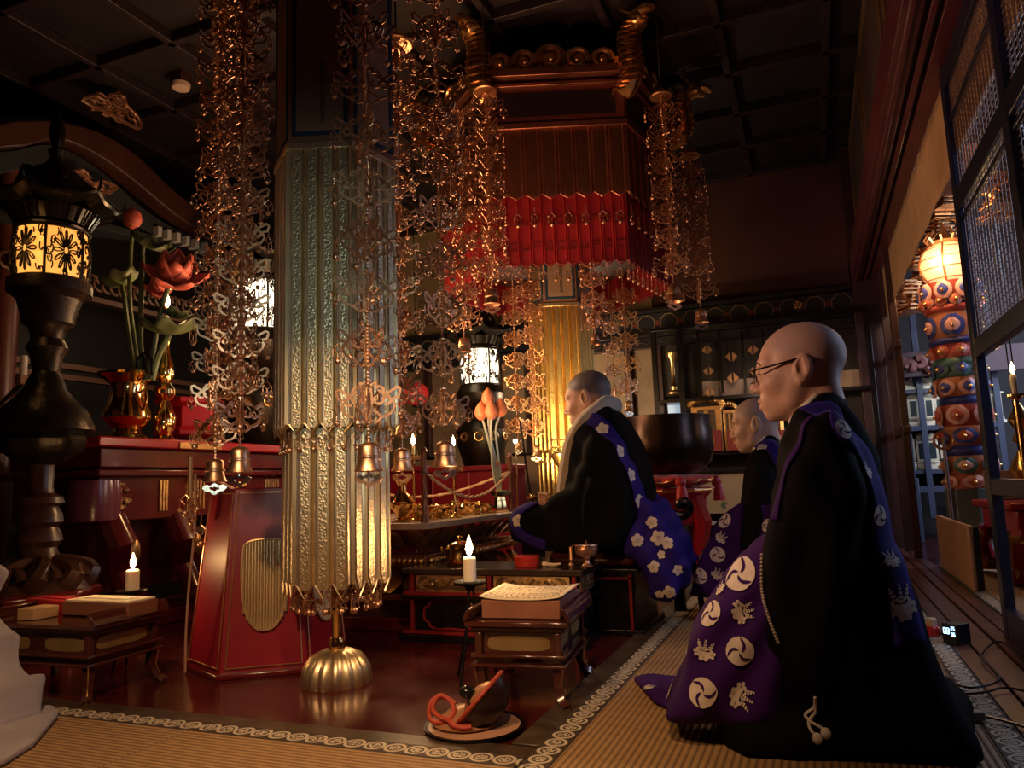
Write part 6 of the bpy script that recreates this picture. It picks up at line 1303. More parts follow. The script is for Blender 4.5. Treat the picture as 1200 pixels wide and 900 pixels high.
for i, (px, py) in enumerate(((464, 464), (488, 462))):
    p = atY(px, py, 6.0+.55*i); t = thing('paper_lantern', ('left' if i == 0 else 'right')+' one of two round red paper lanterns behind the garlands', 'lantern', tuple(p), group='red paper lanterns'); r_ = 15*dxy(p.x, p.y)/F; b = MB()
    b.lathe([(r_*cos(a)*(1-.04*(j % 2)), r_*.95*sin(a)) for j, a in enumerate([-1.25+2.5*i_/20 for i_ in range(21)])], 24); b.build('shade', mat('red_paper', (.60, .03, .03), .5, emit=(1, .05, .03), estr=.10), t)
    c2 = MB(); c2.lathe([(r_*.35, r_*.9), (r_*.35, r_*1.02)], 16); c2.lathe([(r_*.35, -r_*1.02), (r_*.35, -r_*.9)], 16); c2.build('rim', BLACKW, t); k = MB(); k.tube([(0, 0, r_), (0, 0, CZ-.08-p.z)], .004, 5); k.build('cord', BLACKW, t)
# ---------------------------------------------------------------- foreground: right desk, open book, candle, dish
RD = desk('low lacquered sutra desk at centre carrying the open sutra book', (-.845, 2.225, 0), .255, .38, .235, R(7))
bk = thing('open_sutra', 'thick open sutra book with columns of writing on the centre desk', 'book', (-.832, 2.19, .2365), R(5)); W_, D_ = .235, .25
MB().box((0, 0, .026), (W_, D_, .052)).build('text_block', mat('brown_page_edge', (.26, .10, .06), .7, var=.2), bk, bevel=.003)
pg_ = MB()
def pf(u, v): x = (u-.5)*(W_+.012); return (x, (v-.5)*(D_+.006), .0535+.010*(2*abs(u-.5))**3+.004*v)
pg_.grid(pf, 25, 6); pgo = pg_.build('page', PAPER, bk, solid=.002)
ik = MB(); rr = random.Random(4)
for col in range(14):
    for row in range(9):
        if row == 4 or rr.random() < .06: continue
        u, v = .07+.062*col+(.03 if col > 6 else 0), .10+.092*row; x, y, z = pf(u, v); z += .0024
        for s_ in range(4):
            dx, dy = rr.uniform(-.005, .005), rr.uniform(-.006, .006); l_ = rr.uniform(.004, .008); h_ = rr.random() < .5
            a, b_ = (l_, .0014) if h_ else (.0014, l_); ik.hexa([(x+dx+sx*a/2, y+dy+sy*b_/2, z+zz) for zz in (0, .0004) for sx, sy in ((-1, -1), (1, -1), (1, 1), (-1, 1))])
ik.build('writing', INK, pgo)
t = thing('sutra_stack', 'paper bundle with a red cover lying behind the open sutra on the centre desk', 'book', (-.812, 2.365, .2365), R(6)); MB().box((0, 0, .018), (.13, .10, .036)).build('pages', mat('buff_pages', (.50, .40, .27), .8), t, bevel=.002); MB().box((.0, .02, .040), (.12, .055, .008)).build('red_cover', mat('red_book_cloth', (.4, .01, .02), .6), t, bevel=.002)
p = Vector((-1.075, 2.27, 0)); p.x = atY(551, 690, 2.27).x; p.z = zat(p.x, p.y, 681); tripod('black tripod stand under the tall candle at centre, left of the open sutra', p.x, p.y, p.z, .085)
candle('white candle burning at centre on a black tripod, beside the open sutra', p, .0215, .078, e=7., fs=1.3)
dp = atZ(556, 856, 0); t = thing('cymbal_dish', 'round black-rimmed dish on the floor before the centre desk', 'dish', (dp.x, dp.y, .0005))
rd = .128; MB().lathe([(rd*.7, 0), (rd, .010), (rd*1.01, .016), (rd*.97, .016), (rd*.7, .007), (.0006, .005)], 44).build('dish', BLACKW, t); MB().lathe([(rd*.955, .0145), (rd*.80, .0105), (rd*.62, .0085), (rd*.60, .0075), (.0006, .0065)], 44).build('lining', mat('tan_lining', (.36, .20, .13), .45, var=.2), t)
CY_ = thing('cymbals', 'pair of domed brown cymbals lying in the black dish, tied with orange cord', 'cymbals', (dp.x, dp.y, .017))
dk = mat('dark_cymbal', (.022, .009, .007), .35, .1); AXI = Vector((-.72, -.12, .68)).normalized(); Mt = Matrix.Translation((.018, .0, .062)) @ rot_to(AXI)
MB().lathe([(.085, .0), (.088, .004), (.07, .012), (.055, .024), (.04, .036), (.0006, .044)], 40, Matrix.Translation((-.022, .0, .002))).build('lower_cymbal', mat('tan_cymbal', (.36, .17, .09), .35, .3), CY_)
MB().lathe([(.0006, -.070), (.04, -.062), (.070, -.038), (.082, -.010), (.084, 0), (.079, .0), (.066, -.025), (.04, -.045), (.0006, -.048)], 44, Mt).build('upper_cymbal', dk, CY_)
MB().lathe([(.020, .0), (.050, -.004), (.062, -.020)], 30, Mt).ball((0, 0, -.012), (.058, .058, .04), 20, 12, Mt).build('inner_dome', mat('tan_cymbal', (.36, .17, .09), .35, .3), CY_)
OC = mat('orange_cord', (.36, .042, .018), .65, sheen=.0, var=.15, vscale=60)
b = MB(); b.tube([Mt @ Vector((.084*cos(a), .084*sin(a), .002)) for a in [2*PI*i/48 for i in range(48)]], .0058, 8, closed=True); b.build('orange_rim', OC, CY_)
b = MB(); k0 = Mt @ Vector((0, 0, 0)); k0 = Vector((-.070, -.045, .012)); b.tube([k0+Vector(q) for q in smooth_path([(.03, .02, .04), (-.005, .02, .055), (-.03, .005, .045), (-.03, -.01, .015), (-.01, -.02, .004), (.02, -.015, .008), (.035, .0, .024), (.02, .015, .046), (-.01, .01, .06), (-.02, -.01, .035), (.0, -.02, .020), (.03, -.022, .012)], 5)], .0062, 8); b.build('orange_knot', OC, CY_)
b = MB(); b.tube([k0+Vector(q) for q in smooth_path([(.03, -.02, .012), (.05, -.035, .006), (.075, -.036, .002), (.095, -.026, .002)], 5)], .007, 7); b.build('cord_end', OC, CY_)
b = MB(); b.ball(tuple(Mt @ Vector((.030, .0, .034))), (.022, .020, .017), 14, 9); b.tube([Mt @ Vector((.03, 0, .03)), Mt @ Vector((.055, 0, .028)), Mt @ Vector((.08, 0, .006))], .004, 6); b.build('black_boss', mat('black_boss', (.01, .009, .01), .1), CY_)

tx = atY(540, 640, 2.94).x; t = thing('lidded_burner', 'two-tiered lidded brass incense burner on the left end of the side table', 'incense burner', (tx, 2.93, TZ+.001)); MB().lathe([(.055, 0), (.06, .008), (.045, .014), (.045, .022), (.062, .028), (.066, .06), (.070, .066), (.060, .068), (.0006, .066)], 26).build('bowl', BRASS, t); MB().lathe([(.066, .069), (.060, .080), (.035, .094), (.012, .100), (.014, .110), (.006, .118), (.0006, .120)], 26).build('lid', BRASS, t)
for s_ in (-1, 1): MB().tube([(s_*.06, 0, .05), (s_*.085, 0, .055), (s_*.088, 0, .075)], .006, 7).build('handle', BRASS, t)
# ---------------------------------------------------------------- memorial shelf against the back wall, right
SY = 6.72
def sxz(px, py, Y=SY): p = atY(px, py, Y); return p.x, p.z
x0, zb0_ = sxz(777, 612); x1 = .50; zt0 = sxz(800, 385)[1]
SH = thing('memorial_shelf', 'black memorial shelf along the back wall, right of the great bowl bell', 'shelf', ((x0+x1)/2, SY+.1, 0)); xc, wd_ = (x0+x1)/2, x1-x0
zs = [sxz(830, y)[1] for y in (472, 528, 553)]
b = MB(); b.box((xc, SY+.22, zt0/2), (wd_, .02, zt0)).build('back', mat('cabinet_dark_brown', (.02, .013, .012), .6), SH, world=True)  # back board in one even dark brown
b = MB()
for z, d_ in ((zt0, .03), (sxz(830, 472)[1]+.03, .03), (zs[1]-.03, .03), (zs[2], .025), (.04, .08)): b.box((xc, SY+.08, z), (wd_, .30, d_))
for x in (x0+.02, sxz(803, 500)[0], x1-.02): b.box((x, SY-.04, zt0/2), (.045, .05, zt0))
b.build('frame', BLACKW, SH, world=True, bevel=.003)
b = MB(); za, zc2 = sxz(830, 470)[1], sxz(830, 444)[1]; b.box(((sxz(820, 460)[0]+x1)/2, SY+.20, (za+zc2)/2), (x1-sxz(820, 460)[0], .02, zc2-za)); b.build('pale_board', mat('pale_board', (.42, .32, .25), .7, var=.15), SH, world=True)
b = MB(); b.box(((x0+.1+sxz(985, 570)[0])/2, SY-.03, (sxz(830, 603)[1]+zs[2])/2), (sxz(985, 570)[0]-x0-.1, .02, zs[2]-sxz(830, 603)[1]-.02)); b.build('painted_board', PNT, SH, world=True)
MB().box((sxz(845, 610)[0], SY-.10, sxz(845, 612)[1]), (.55, .05, .03)).build('pale_edge', mat('pale_blue_edge', (.42, .42, .48), .5), SH, world=True, bevel=.003)
for px, n in ((830, 3), (858, 2), (884, 3), (905, 2)):
    xx = sxz(px, 430)[0]
    for i in range(n):
        b = MB()
        z_ = sxz(px, 410+25*i+(0 if n == 3 else 8))[1]; s_ = .052 if (n == 3) else .06
        for k in (-1, 1): b.prism([(0, -s_*.75), (k*s_*.72, 0), (0, s_*.75)], .012, Matrix(((1, 0, 0, xx+k*.008), (0, 0, 1, SY-.01), (0, 1, 0, z_), (0, 0, 0, 1))))
        b.build('lozenge', mat('dull_gilt_lozenge', (.40, .22, .11), .45, .7, var=.3), SH, world=True)
b = MB()
for px in (820, 845, 872, 897, 920): b.box((sxz(px, 430)[0], SY+.01, sxz(px, 424)[1]), (.02, .02, .55))
b.build('grille_bar', BLACKW, SH, world=True)
gt = zs[1]-.014
def tablet(label, px, w_px, y0, y1, grp='gilt tablets on the memorial shelf'):
    xx, zz = sxz(px, y1); z1_ = sxz(px, y0)[1]; w_ = w_px*7.2/F; h = z1_-gt; t = thing('gilt_tablet', label, 'tablet', (xx, SY-.02, gt), group=grp)
    b = MB(); b.box((0, 0, .02), (w_*1.1, .06, .04)).box((0, 0, h*.45), (w_*.92, .03, h*.75)); b.build('body', GOLD, t, bevel=.004)
    q = MB(); q.box((0, -.018, h*.46), (w_*.55, .008, h*.60)); q.build('dark_face', mat('dark_relief_face', (.09, .055, .03), .5, .5, bump=.5, bscale=60), t); q = MB(); q.box((0, -.024, h*.55), (w_*.13, .006, h*.38)); q.build('name_strip', GOLD, t)
    c3 = MB()
    for i in range(9): a = PI*i/8; c3.ball((w_*.52*cos(a), 0, h*.86+h*.12*sin(a)*.8), (w_*.13, .025, h*.075), 8, 6)
    c3.build('crown', GOLD, t); return t
tablet('largest gilt memorial tablet, left on the memorial shelf', 831, 34, 465, 526)
tablet('gilt memorial tablet on the memorial shelf, left of the second priest\'s head', 858, 14, 470, 526); tablet('gilt memorial tablet on the memorial shelf between the two priests\' heads', 911, 18, 482, 526)
CRB = mat('crimson_box', (.20, .014, .014), .5, var=.1)
for i, (px, w_) in enumerate(((823, 15), (839, 15), (862, 13), (903, 12), (916, 14))):
    xx = sxz(px, 520)[0]; h = sxz(px, 505)[1]-gt; t = thing('red_box', ('crimson box before the largest gilt tablet, left of a pair', 'crimson box before the largest gilt tablet, right of a pair', 'crimson box on the memorial shelf before the second priest\'s face', 'crimson box behind the second priest\'s head, left of a pair', 'crimson box right behind the second priest\'s head, gilt mark on its front')[i], 'box', (xx, SY-.10, gt), group='crimson boxes on the memorial shelf')
    MB().box((0, 0, h/2), (w_*7.1/F, .05, h)).build('body', CRB, t, bevel=.004); MB().box((0, -.027, h*.5), (.008, .004, h*.4)).build('gilt_mark', mat('dull_gilt', (.5, .28, .1), .35, .9), t)
xx, zz = sxz(822, 548); t = thing('small_stand', 'small dark stand on the lower tier of the memorial shelf', 'stand', (xx, SY-.05, zs[2]+.013)); b = MB(); b.tube([(-.06, 0, .005), (-.045, 0, .05), (.045, 0, .05), (.06, 0, .005)], .008, 5); b.tube([(0, 0, .05), (0, 0, .12)], .012, 6); b.build('frame', mat('grey_metal', (.16, .13, .12), .4, .7), t)
xx, zz = sxz(790, 462); zl_ = sxz(790, 462)[1]; t = thing('gilt_pedestal', 'slim gilt pedestal in the narrow bay left of the memorial shelf', 'pedestal', (xx, SY+.02, zl_)); MB().lathe([(.06, 0), (.06, .02), (.03, .04), (.035, .07), (.022, .09), (.022, .30), (.05, .34), (.055, .38), (.0006, .40)], 14).build('column', GOLD, t)
t2 = MB(); t2.box((xx, SY+.05, zl_-.012), (.12, .2, .02)); t2.build('bay_shelf', BLACKW, SH, world=True)
xx, zz = sxz(787, 487); wp = thing('window_spot', 'small pale blue glowing window card in the narrow bay left of the memorial shelf', 'patch', (xx, SY+.15, sxz(787, 502)[1])); MB().box((0, 0, .12), (.11, .01, .24)).build('patch', mat('window_spot_glow', (.6, .75, .9), .5, emit=(.45, .65, .85), estr=.5), wp)  # added glowing sheet stands for a bright window spot
MB().box((xx, SY+.1, sxz(787, 502)[1]-.012), (.12, .2, .02)).build('bay_shelf', BLACKW, SH, world=True)
# ---------------------------------------------------------------- the next room
NX = 3.2
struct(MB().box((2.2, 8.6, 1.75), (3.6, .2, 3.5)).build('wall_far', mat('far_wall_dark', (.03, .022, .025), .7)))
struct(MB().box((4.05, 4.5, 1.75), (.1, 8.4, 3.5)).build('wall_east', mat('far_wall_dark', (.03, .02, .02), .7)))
# painted pillar-shaped candle stand with globe lantern
PXX, PYY = (lambda q: (q.x, q.y))(atD(1128, 470, 5.2))
PP = thing('painted_pillar', 'tall red, blue and gilt painted lotus pillar carrying a lit globe in the next room', 'pillar stand', (PXX, PYY, 0))
PR = mat('painted_red', (.42, .07, .05), .45, var=.15, vscale=20); PB = mat('painted_blue', (.035, .05, .26), .45, var=.2); PGn = mat('painted_green', (.05, .13, .13), .5, var=.2); PK = mat('painted_pink', (.62, .32, .28), .5); PO = mat('painted_ochre', (.42, .15, .07), .5, var=.2)
def seg(y0, y1, w0, w1, m, bul=0.): 
    z0, z1 = zat(PXX, PYY, y1), zat(PXX, PYY, y0); d_ = dxy(PXX, PYY, z0)/F; b = MB(); n = 8
    b.lathe([((w1+(w0-w1)*i/n)*d_*(1+bul*sin(PI*i/n)), z0+(z1-z0)*i/n) for i in range(n+1)], 28); return b.build('painted_tier', m, PP)
tiers = [(334, 352, 31, 27, PR, .0), (352, 360, 27, 26, PB, .1), (360, 368, 27, 27, PR, .1), (368, 398, 26, 26, PO, .10), (398, 405, 26, 26, PB, .1), (405, 421, 24, 25, PR, .06), (421, 434, 25, 25, PGn, .12), (434, 444, 23, 22, PGn, .1), (444, 465, 27, 23, PO, .08), (465, 475, 22, 22, PB, .1), (475, 500, 26, 22, PR, .08), (500, 522, 28, 23, PO, .1), (522, 534, 23, 24, PB, .1), (534, 556, 26, 25, PO, .04), (556, 572, 25, 27, PR, .05)]
for a in tiers: seg(*a)
zbm = zat(PXX, PYY, 572); d_ = dxy(PXX, PYY, 1)/F
MB().lathe([(.24, 0), (.24, .06), (.20, .10), (.17, .2), (.17, zbm)], 8).build('base', mat('slate_base', (.05, .06, .06), .5), PP, bevel=.004)
def petals(y0, y1, rpx, n, m1_, m2_, off=0., bead=GOLD):
    z0, z1 = zat(PXX, PYY, y1), zat(PXX, PYY, y0); h = z1-z0; r = rpx*d_; g = MB(); g2 = MB(); g3 = MB()
    for k in range(n):
        a = 2*PI*(k+off)/n; w = 2*PI*r/n*.46
        for G, s, dd in ((g, 1., 0.), (g2, .62, .012)):
            ca, sa = cos(a), sin(a)
            def fn(u, v): x = (u-.5)*2*w*s*sin(PI*(.08+.86*v))**.6; zq = z0+h*.5+(v-.5)*h*s; o = r+dd+.02*sin(PI*u); return (o*ca-x*sa, o*sa+x*ca, zq)
            G.grid(fn, 7, 7)
        g3.ball(((r+.035)*cos(a), (r+.035)*sin(a), z0+h*.45), (.014, .014, .014), 8, 6)
    for G, m, nm in ((g, m1_, 'lotus_petals'), (g2, m2_, 'petal_hearts')): o = G.build(nm, m, PP)
    g3.build('gilt_beads', bead, PP)
petals(334, 354, 31, 9, PK, PB, .2); petals(350, 362, 29, 12, PO, PR, 0); petals(372, 396, 27, 6, PB, PK, .3); petals(406, 420, 25.5, 8, PR, PO); petals(424, 442, 25, 7, PGn, PB, .2); petals(446, 464, 26, 7, PK, PB, .4); petals(476, 498, 25.5, 6, PK, PR, .1); petals(502, 520, 27, 6, PB, PR, .3); petals(536, 554, 26, 6, PGn, PK, .2); petals(557, 571, 26, 6, PK, PR, .45)
gz_ = zat(PXX, PYY, 311); gr = 30*d_
g = MB(); g.lathe([(gr*.45, -gr*.86), (gr*.80, -gr*.62), (gr*.98, -.2*gr), (gr*.98, .2*gr), (gr*.80, gr*.62), (gr*.45, gr*.86)], 28); o = g.build('globe', lit_paper('globe_paper', (1, .58, .26), (1, .70, .36), .85), PP); o.location.z = gz_
g = MB()
for zz in (-.62, -.2, .2, .62): g.tube([(gr*(1.0 if abs(zz) < .3 else .81)*cos(a), gr*(1.0 if abs(zz) < .3 else .81)*sin(a), zz*gr) for a in [2*PI*i/28 for i in range(28)]], .004, 5, closed=True)
for k in range(6): a = 2*PI*k/6+.25; g.tube([(gr*1.04*cos(q)*cos(a), gr*1.04*cos(q)*sin(a), gr*sin(q)) for q in [-1.2+2.3*i/10 for i in range(11)]], .010, 5, flat=.4)
o = g.build('gilt_cage', mat('cage_gilt', (.6, .30, .15), .35, .9), PP); o.location.z = gz_
g = MB(); g.lathe([(gr*.5, gr*.84), (gr*.62, gr*.95), (gr*.30, gr*1.15), (gr*.12, gr*1.5), (.002, gr*1.8)], 18)
for k in range(10): a = 2*PI*k/10; g.tube([(gr*.55*cos(a), gr*.55*sin(a), gr*.9), (gr*.72*cos(a), gr*.72*sin(a), gr*1.1), (gr*.5*cos(a), gr*.5*sin(a), gr*1.4)], .010, 5)
o = g.build('flame_finial', mat('cage_gilt', (.6, .3, .15), .35, .9), PP); o.location.z = gz_
GLOWS.append(('globe_glow', (PXX-.1, PYY-gr*1.5, gz_), 12, (1, .62, .3), .1))
# gilt bracket clusters round the next room's shrine canopy
BG = mat('bracket_gilt', (.66, .34, .15), .32, .95, var=.35, vscale=20)
for lab, pts, D_, gp_ in (('tiered gilt canopy brackets seen under the tan strip, above the globe', [(1108, 210), (1098, 232), (1102, 252), (1088, 270), (1092, 290), (1078, 306), (1080, 326), (1066, 338), (1062, 354), (1074, 356), (1104, 270), (1112, 235), (1094, 312), (1052, 362), (1116, 215)], 6.0, 1), ('tiered gilt canopy brackets seen through the wire mesh at right', [(1176, 196), (1186, 190), (1192, 205), (1168, 210), (1180, 216), (1172, 232), (1190, 225), (1166, 250), (1182, 240)], 5.0, 2)):
    c = atD(*pts[0], D_); t = thing('gilt_bracket', lab, 'brackets', tuple(c), group='gilt canopy brackets of the next room'); rr = random.Random(len(pts)); b = MB()
    for q in pts:
        o_ = atD(q[0], q[1], D_+rr.uniform(-.15, .15))-c
        for j in range(4): w_ = .10-.016*j; b.box(tuple(o_+Vector((0, 0, .035*j-.05))), (w_*2, w_*1.6, .018), rz=.4); b.lathe([(.02, 0), (w_*.5, .02)], 8, None, tuple(o_+Vector((rr.uniform(-.08, .08), rr.uniform(-.06, .06), .035*j-.04))))
        b.tube([o_+Vector((x_, -.02, z_)) for x_, z_ in spiral((.04, .02), .07, .02, 0, 6, 10)], .014, 6)
    b.build('bracket_blocks', BG, t, bevel=.003)
    u = MB(); top_ = max((atD(a_, c_, D_).z for a_, c_ in pts))+.1
    u.box((.0, .1, CZ-.08-c.z-.3), (.5, .5, .6)); u.build('canopy_core', mat('bracket_core', (.12, .05, .03), .5), t)
# memorial tablets in rows on a far shelf
FY = 7.6
fs_ = thing('tablet_shelf', 'bluish frame shelf full of pale memorial tablets in the next room', 'shelf', (atY(1100, 500, FY).x, FY+.1, 0))
fx0, fx1 = atY(1034, 500, FY).x, atY(1172, 500, FY).x; rows_z = [atY(1070, y, FY).z for y in (457, 501, 551)]
BF = mat('blue_grey_frame', (.05, .06, .10), .35)
b = MB()
for z in rows_z: b.box(((fx0+fx1)/2, FY+.05, z-.02), (fx1-fx0, .25, .035))
for px in (1036, 1081, 1126, 1170): b.box((atY(px, 500, FY).x, FY-.08, 1.2), (.05, .04, 2.0))
b.box(((fx0+fx1)/2, FY-.08, atY(1070, 503, FY).z), (fx1-fx0, .035, .045)).box(((fx0+fx1)/2, FY-.08, .45), (fx1-fx0, .035, .06)); b.build('frame', BF, fs_, world=True, bevel=.004)
MB().box(((fx0+fx1)/2, FY+.18, 1.2), (fx1-fx0, .02, 2.2)).build('back', mat('cabinet_dark_brown', (.02, .013, .012), .6), fs_, world=True)  # same even dark brown back board
PT = mat('pale_gold_tablet', (.78, .70, .52), .4, .35); DF = mat('dark_green_face', (.02, .035, .035), .3)
def ihai():
    t = thing('memorial_tablet', 'x', 'tablet'); h = .28; b = MB(); b.box((0, 0, .012), (.12, .08, .024)).box((0, 0, .036), (.09, .06, .022)).lathe([(.04, .048), (.055, .06), (.03, .072)], 10); b.build('base', PT, t, bevel=.002)
    b = MB(); b.box((0, 0, .15), (.085, .022, .155)); b.build('body', PT, t, bevel=.002); b = MB(); b.box((0, -.013, .148), (.048, .006, .125)); b.build('dark_face', DF, t)
    b = MB(); b.box((0, 0, .235), (.12, .04, .014)).lathe([(.05, .24), (.028, .262), (.04, .27), (.012, .295)], 8); b.build('crown', PT, t, bevel=.002); return t
proto = None; cnt = [0]
for ri, (z, pxs, lab) in enumerate(((rows_z[0], (1048, 1066, 1090, 1104, 1150), 'topmost'), (rows_z[1], (1044, 1057, 1070, 1089, 1102, 1152, 1168), 'middle'), (rows_z[2], (1049, 1061, 1075, 1088, 1103, 1156), 'lowest'))):
    for px in pxs:
        x = atY(px, 480, FY).x; L_ = 'pale gilt memorial tablet in the '+lab+' row of the next room\'s shelf'
        if proto is None: proto = ihai(); proto.location = (x, FY, z); proto['label'] = L_; proto['group'] = 'memorial tablets, '+lab+' row'; o = proto
        else: o = twin(proto, (x, FY, z), L_, group='memorial tablets, '+lab+' row')
        o.scale = (1.0, 1.0, 1.12)
q0, q1 = atY(1041, 510, FY-.3), atY(1072, 560, FY-.3); t = thing('glass_case', 'pale blue glass-fronted case below the tablet rows, left', 'case', ((q0.x+q1.x)/2, FY-.3, 0)); w_ = q1.x-q0.x
MB().box((0, .12, q1.z/2), (w_+.06, .2, q1.z-.01)).build('cabinet', BF, t, bevel=.004); MB().box((0, -.0, (q0.z+q1.z)/2), (w_, .012, q0.z-q1.z)).build('pane', mat('pale_glass', (.55, .65, .78), .12, alpha=.45), t)
fr_ = MB()
for x in (-w_/2, w_/2): fr_.box((x, 0, (q0.z+q1.z)/2), (.02, .03, q0.z-q1.z+.02))
fr_.build('glass_frame', BF, t)
b = MB(); p_ = atY(1060, 395, 6.6)
for i in range(9): b.tube([tuple(atY(1034+11*i+u_*60, 426+v_*60+(i % 2)*4, 7.3)) for u_, v_ in spiral((0, 0), .12, .03, i, i+5, 10)], .035, 7)
b.v = [tuple(Vector(v)-Vector(atY(1080, 426, 7.3))) for v in b.v]; ct = thing('hanging_transom', 'carved and painted cloud transom above the tablet shelf', 'transom', tuple(atY(1080, 426, 7.3))); b.build('clouds', mat('painted_cloud', (.20, .08, .07), .5, var=.4, vscale=8), ct); q = MB(); q.box((0, .04, 0), (1.6, .04, .22)); q.build('board', mat('transom_board', (.06, .03, .04), .5), ct, bevel=.004)
p = atD(1101, 410, 6.2); t = thing('hanging_lamp', 'small lit gilt lamp hanging left of the painted pillar', 'lamp', tuple(p)); MB().lathe([(.04, -.09), (.055, -.05), (.055, .06), (.03, .09)], 8).build('shade', lit_paper('gilt_lamp_paper', (1, .45, .15), (1, .62, .28), 1.3), t); MB().lathe([(.06, .09), (.07, .10), (.02, .16)], 8).build('cap', BG, t); MB().tube([(0, 0, .15), (0, 0, CZ-.02-p.z)], .004, 5).build('cord', BLACKW, t)
# red altar desk, leaning board and small things by the threshold
a = atD(1102, 606, 4.5); bx0 = .69
t = thing('leaning_board', 'wood-grained board leaning upright at the edge of the next room', 'board', (0, 0, 0)); cs = [atX(1100, 606, bx0), atX(1139, 621, bx0), atX(1149, 722, bx0), atX(1103, 692, bx0)]
cy0, cy1 = cs[2].y, cs[0].y+.02; zt_b = (cs[0].z+cs[1].z)/2+.0; t.location = (bx0, (cy0+cy1)/2, .015); t.matrix_basis = Matrix.Translation(t.location)
def wood_board():
    m = mat('wood_grain_board', (.40, .19, .085), .45); N, L = nodes_of(m); b = N['Principled BSDF']; tc = N.new('ShaderNodeTexCoord'); mp = N.new('ShaderNodeMapping'); mp.inputs['Scale'].default_value = (6, 6, .8); w = N.new('ShaderNodeTexNoise'); w.inputs['Scale'].default_value = 2.2; w.inputs['Detail'].default_value = 5; w.inputs['Distortion'].default_value = 1.2
    L.new(tc.outputs['Object'], mp.inputs[0]); L.new(mp.outputs[0], w.inputs['Vector']); L.new(mixcol(m, w.outputs['Fac'], (.27, .11, .045), (.50, .26, .12)), b.inputs['Base Color']); return m
MB().box((0, 0, zt_b/2), (.030, cy1-cy0, zt_b)).build('board', wood_board(), t, bevel=.006); MB().box((.018, -(cy1-cy0)/2+.0, zt_b/2), (.03, .03, zt_b*.98)).build('black_edge', BLACKW, t, bevel=.004)
p = atD(1150, 590, 4.25); t = thing('red_altar_desk', 'glossy red lacquer altar desk with brass fittings behind the leaning board', 'altar desk', (p.x+.36, p.y, .013)); zz = p.z
b = MB(); b.box((0, 0, zz-.02), (.66, .66, .04)).box((0, 0, zz-.10), (.58, .58, .12)); b.build('top', REDL, t, bevel=.01)
b = MB(); b.box((0, 0, (zz-.16)/2), (.52, .52, zz-.16)); b.build('body', DREDL, t, bevel=.006)
for sx in (-1, 1):
    for sy in (-1, 1): l = MB(); l.tube([(sx*.27, sy*.27, zz-.16), (sx*.30, sy*.30, zz*.4), (sx*.29, sy*.29, .02)], [.05, .04, .06], 8); l.build('leg', REDL, t); g = MB(); g.lathe([(.055, .02), (.058, .08), (.05, .09)], 10, None, (sx*.29, sy*.29, 0)); g.build('brass_fitting', BRASS, t); g = MB(); g.lathe([(.046, zz*.5), (.05, zz*.55), (.046, zz*.6)], 10, None, (sx*.29, sy*.29, 0)); g.build('brass_fitting', BRASS, t)
t.rotation_euler.z = .1
for i, (dx, dy, s_) in enumerate(((.03, -.20, 1.), (.18, -.15, .9), (-.16, -.2, .8))): tt = thing('brass_vessel', 'brass vessel on the red altar desk in the next room', 'vessel', (t.location.x+dx, t.location.y+dy, zz+.014), group='brass vessels on the red desk'); MB().lathe([(.04, 0), (.05, .03), (.06, .07), (.05, .10), (.055, .11), (.0006, .09)], 16).build('body', BRASS, tt); tt.scale = (s_,)*3
p = atD(1106, 588, 4.35); t = thing('book_rest', 'grey slanted reading board propped on the red altar desk', 'board', (t.location.x-.21, t.location.y+.05, zz+.015)); q = MB(); q.box((0, 0, .085), (.22, .02, .17), M=Matrix.Rotation(R(-14), 4, 'X')); q.build('panel', mat('grey_board', (.22, .16, .15), .6), t, bevel=.004); MB().tube([(0, .03, .14), (0, .10, .01)], .008, 6).build('prop', BLACKW, t)
p = atD(1112, 575, 4.75); t = thing('striking_post', 'thin upright pale rod with a ringed head beside the painted pillar', 'rod', (p.x, p.y, 0)); MB().tube([(0, 0, .02), (0, 0, zat(p.x, p.y, 512))], .011, 8).lathe([(.08, 0), (.08, .02), (.02, .04)], 14).build('rod', mat('violet_grey_metal', (.30, .24, .30), .35, .6), t); q = MB(); zq = zat(p.x, p.y, 516); q.tube([(.055*cos(a_), 0, zq+.055*sin(a_)) for a_ in [2*PI*i/20 for i in range(20)]], .009, 6, closed=True); q.build('ring', BG, t)
# candle seen through the door frame
p = atD(1190, 462, 3.75); t = thing('candle_post', 'brass post carrying the candle seen through the door at the right edge', 'candlestick', (p.x, p.y, 0)); MB().lathe([(.08, 0), (.08, .02), (.02, .05), (.012, .2), (.012, p.z-.03), (.04, p.z-.01), (.04, p.z)], 14).build('stem', BRASS, t)
candle('candle burning in the next room at the right edge of the picture', (p.x, p.y, p.z+.0), .013, .10, e=3., fs=1.2)
for i, (px, py) in enumerate(((1196, 500), (1198, 560))): q = atD(px, py, 4.3 if i == 0 else 4.0); tt = thing('gilt_ornament', ('upper' if i == 0 else 'lower')+' of the gilt ornaments cut by the right edge, below the candle', 'ornament', tuple(q)); b = MB(); b.lathe([(.002, -.12), (.05, -.08), (.03, -.02), (.06, .04), (.02, .12), (.002, .15)], 12); b.build('body', GOLD, tt); MB().tube([(0, 0, .14), (0, 0, CZ-.02-q.z)], .004, 5).build('cord', BLACKW, tt)
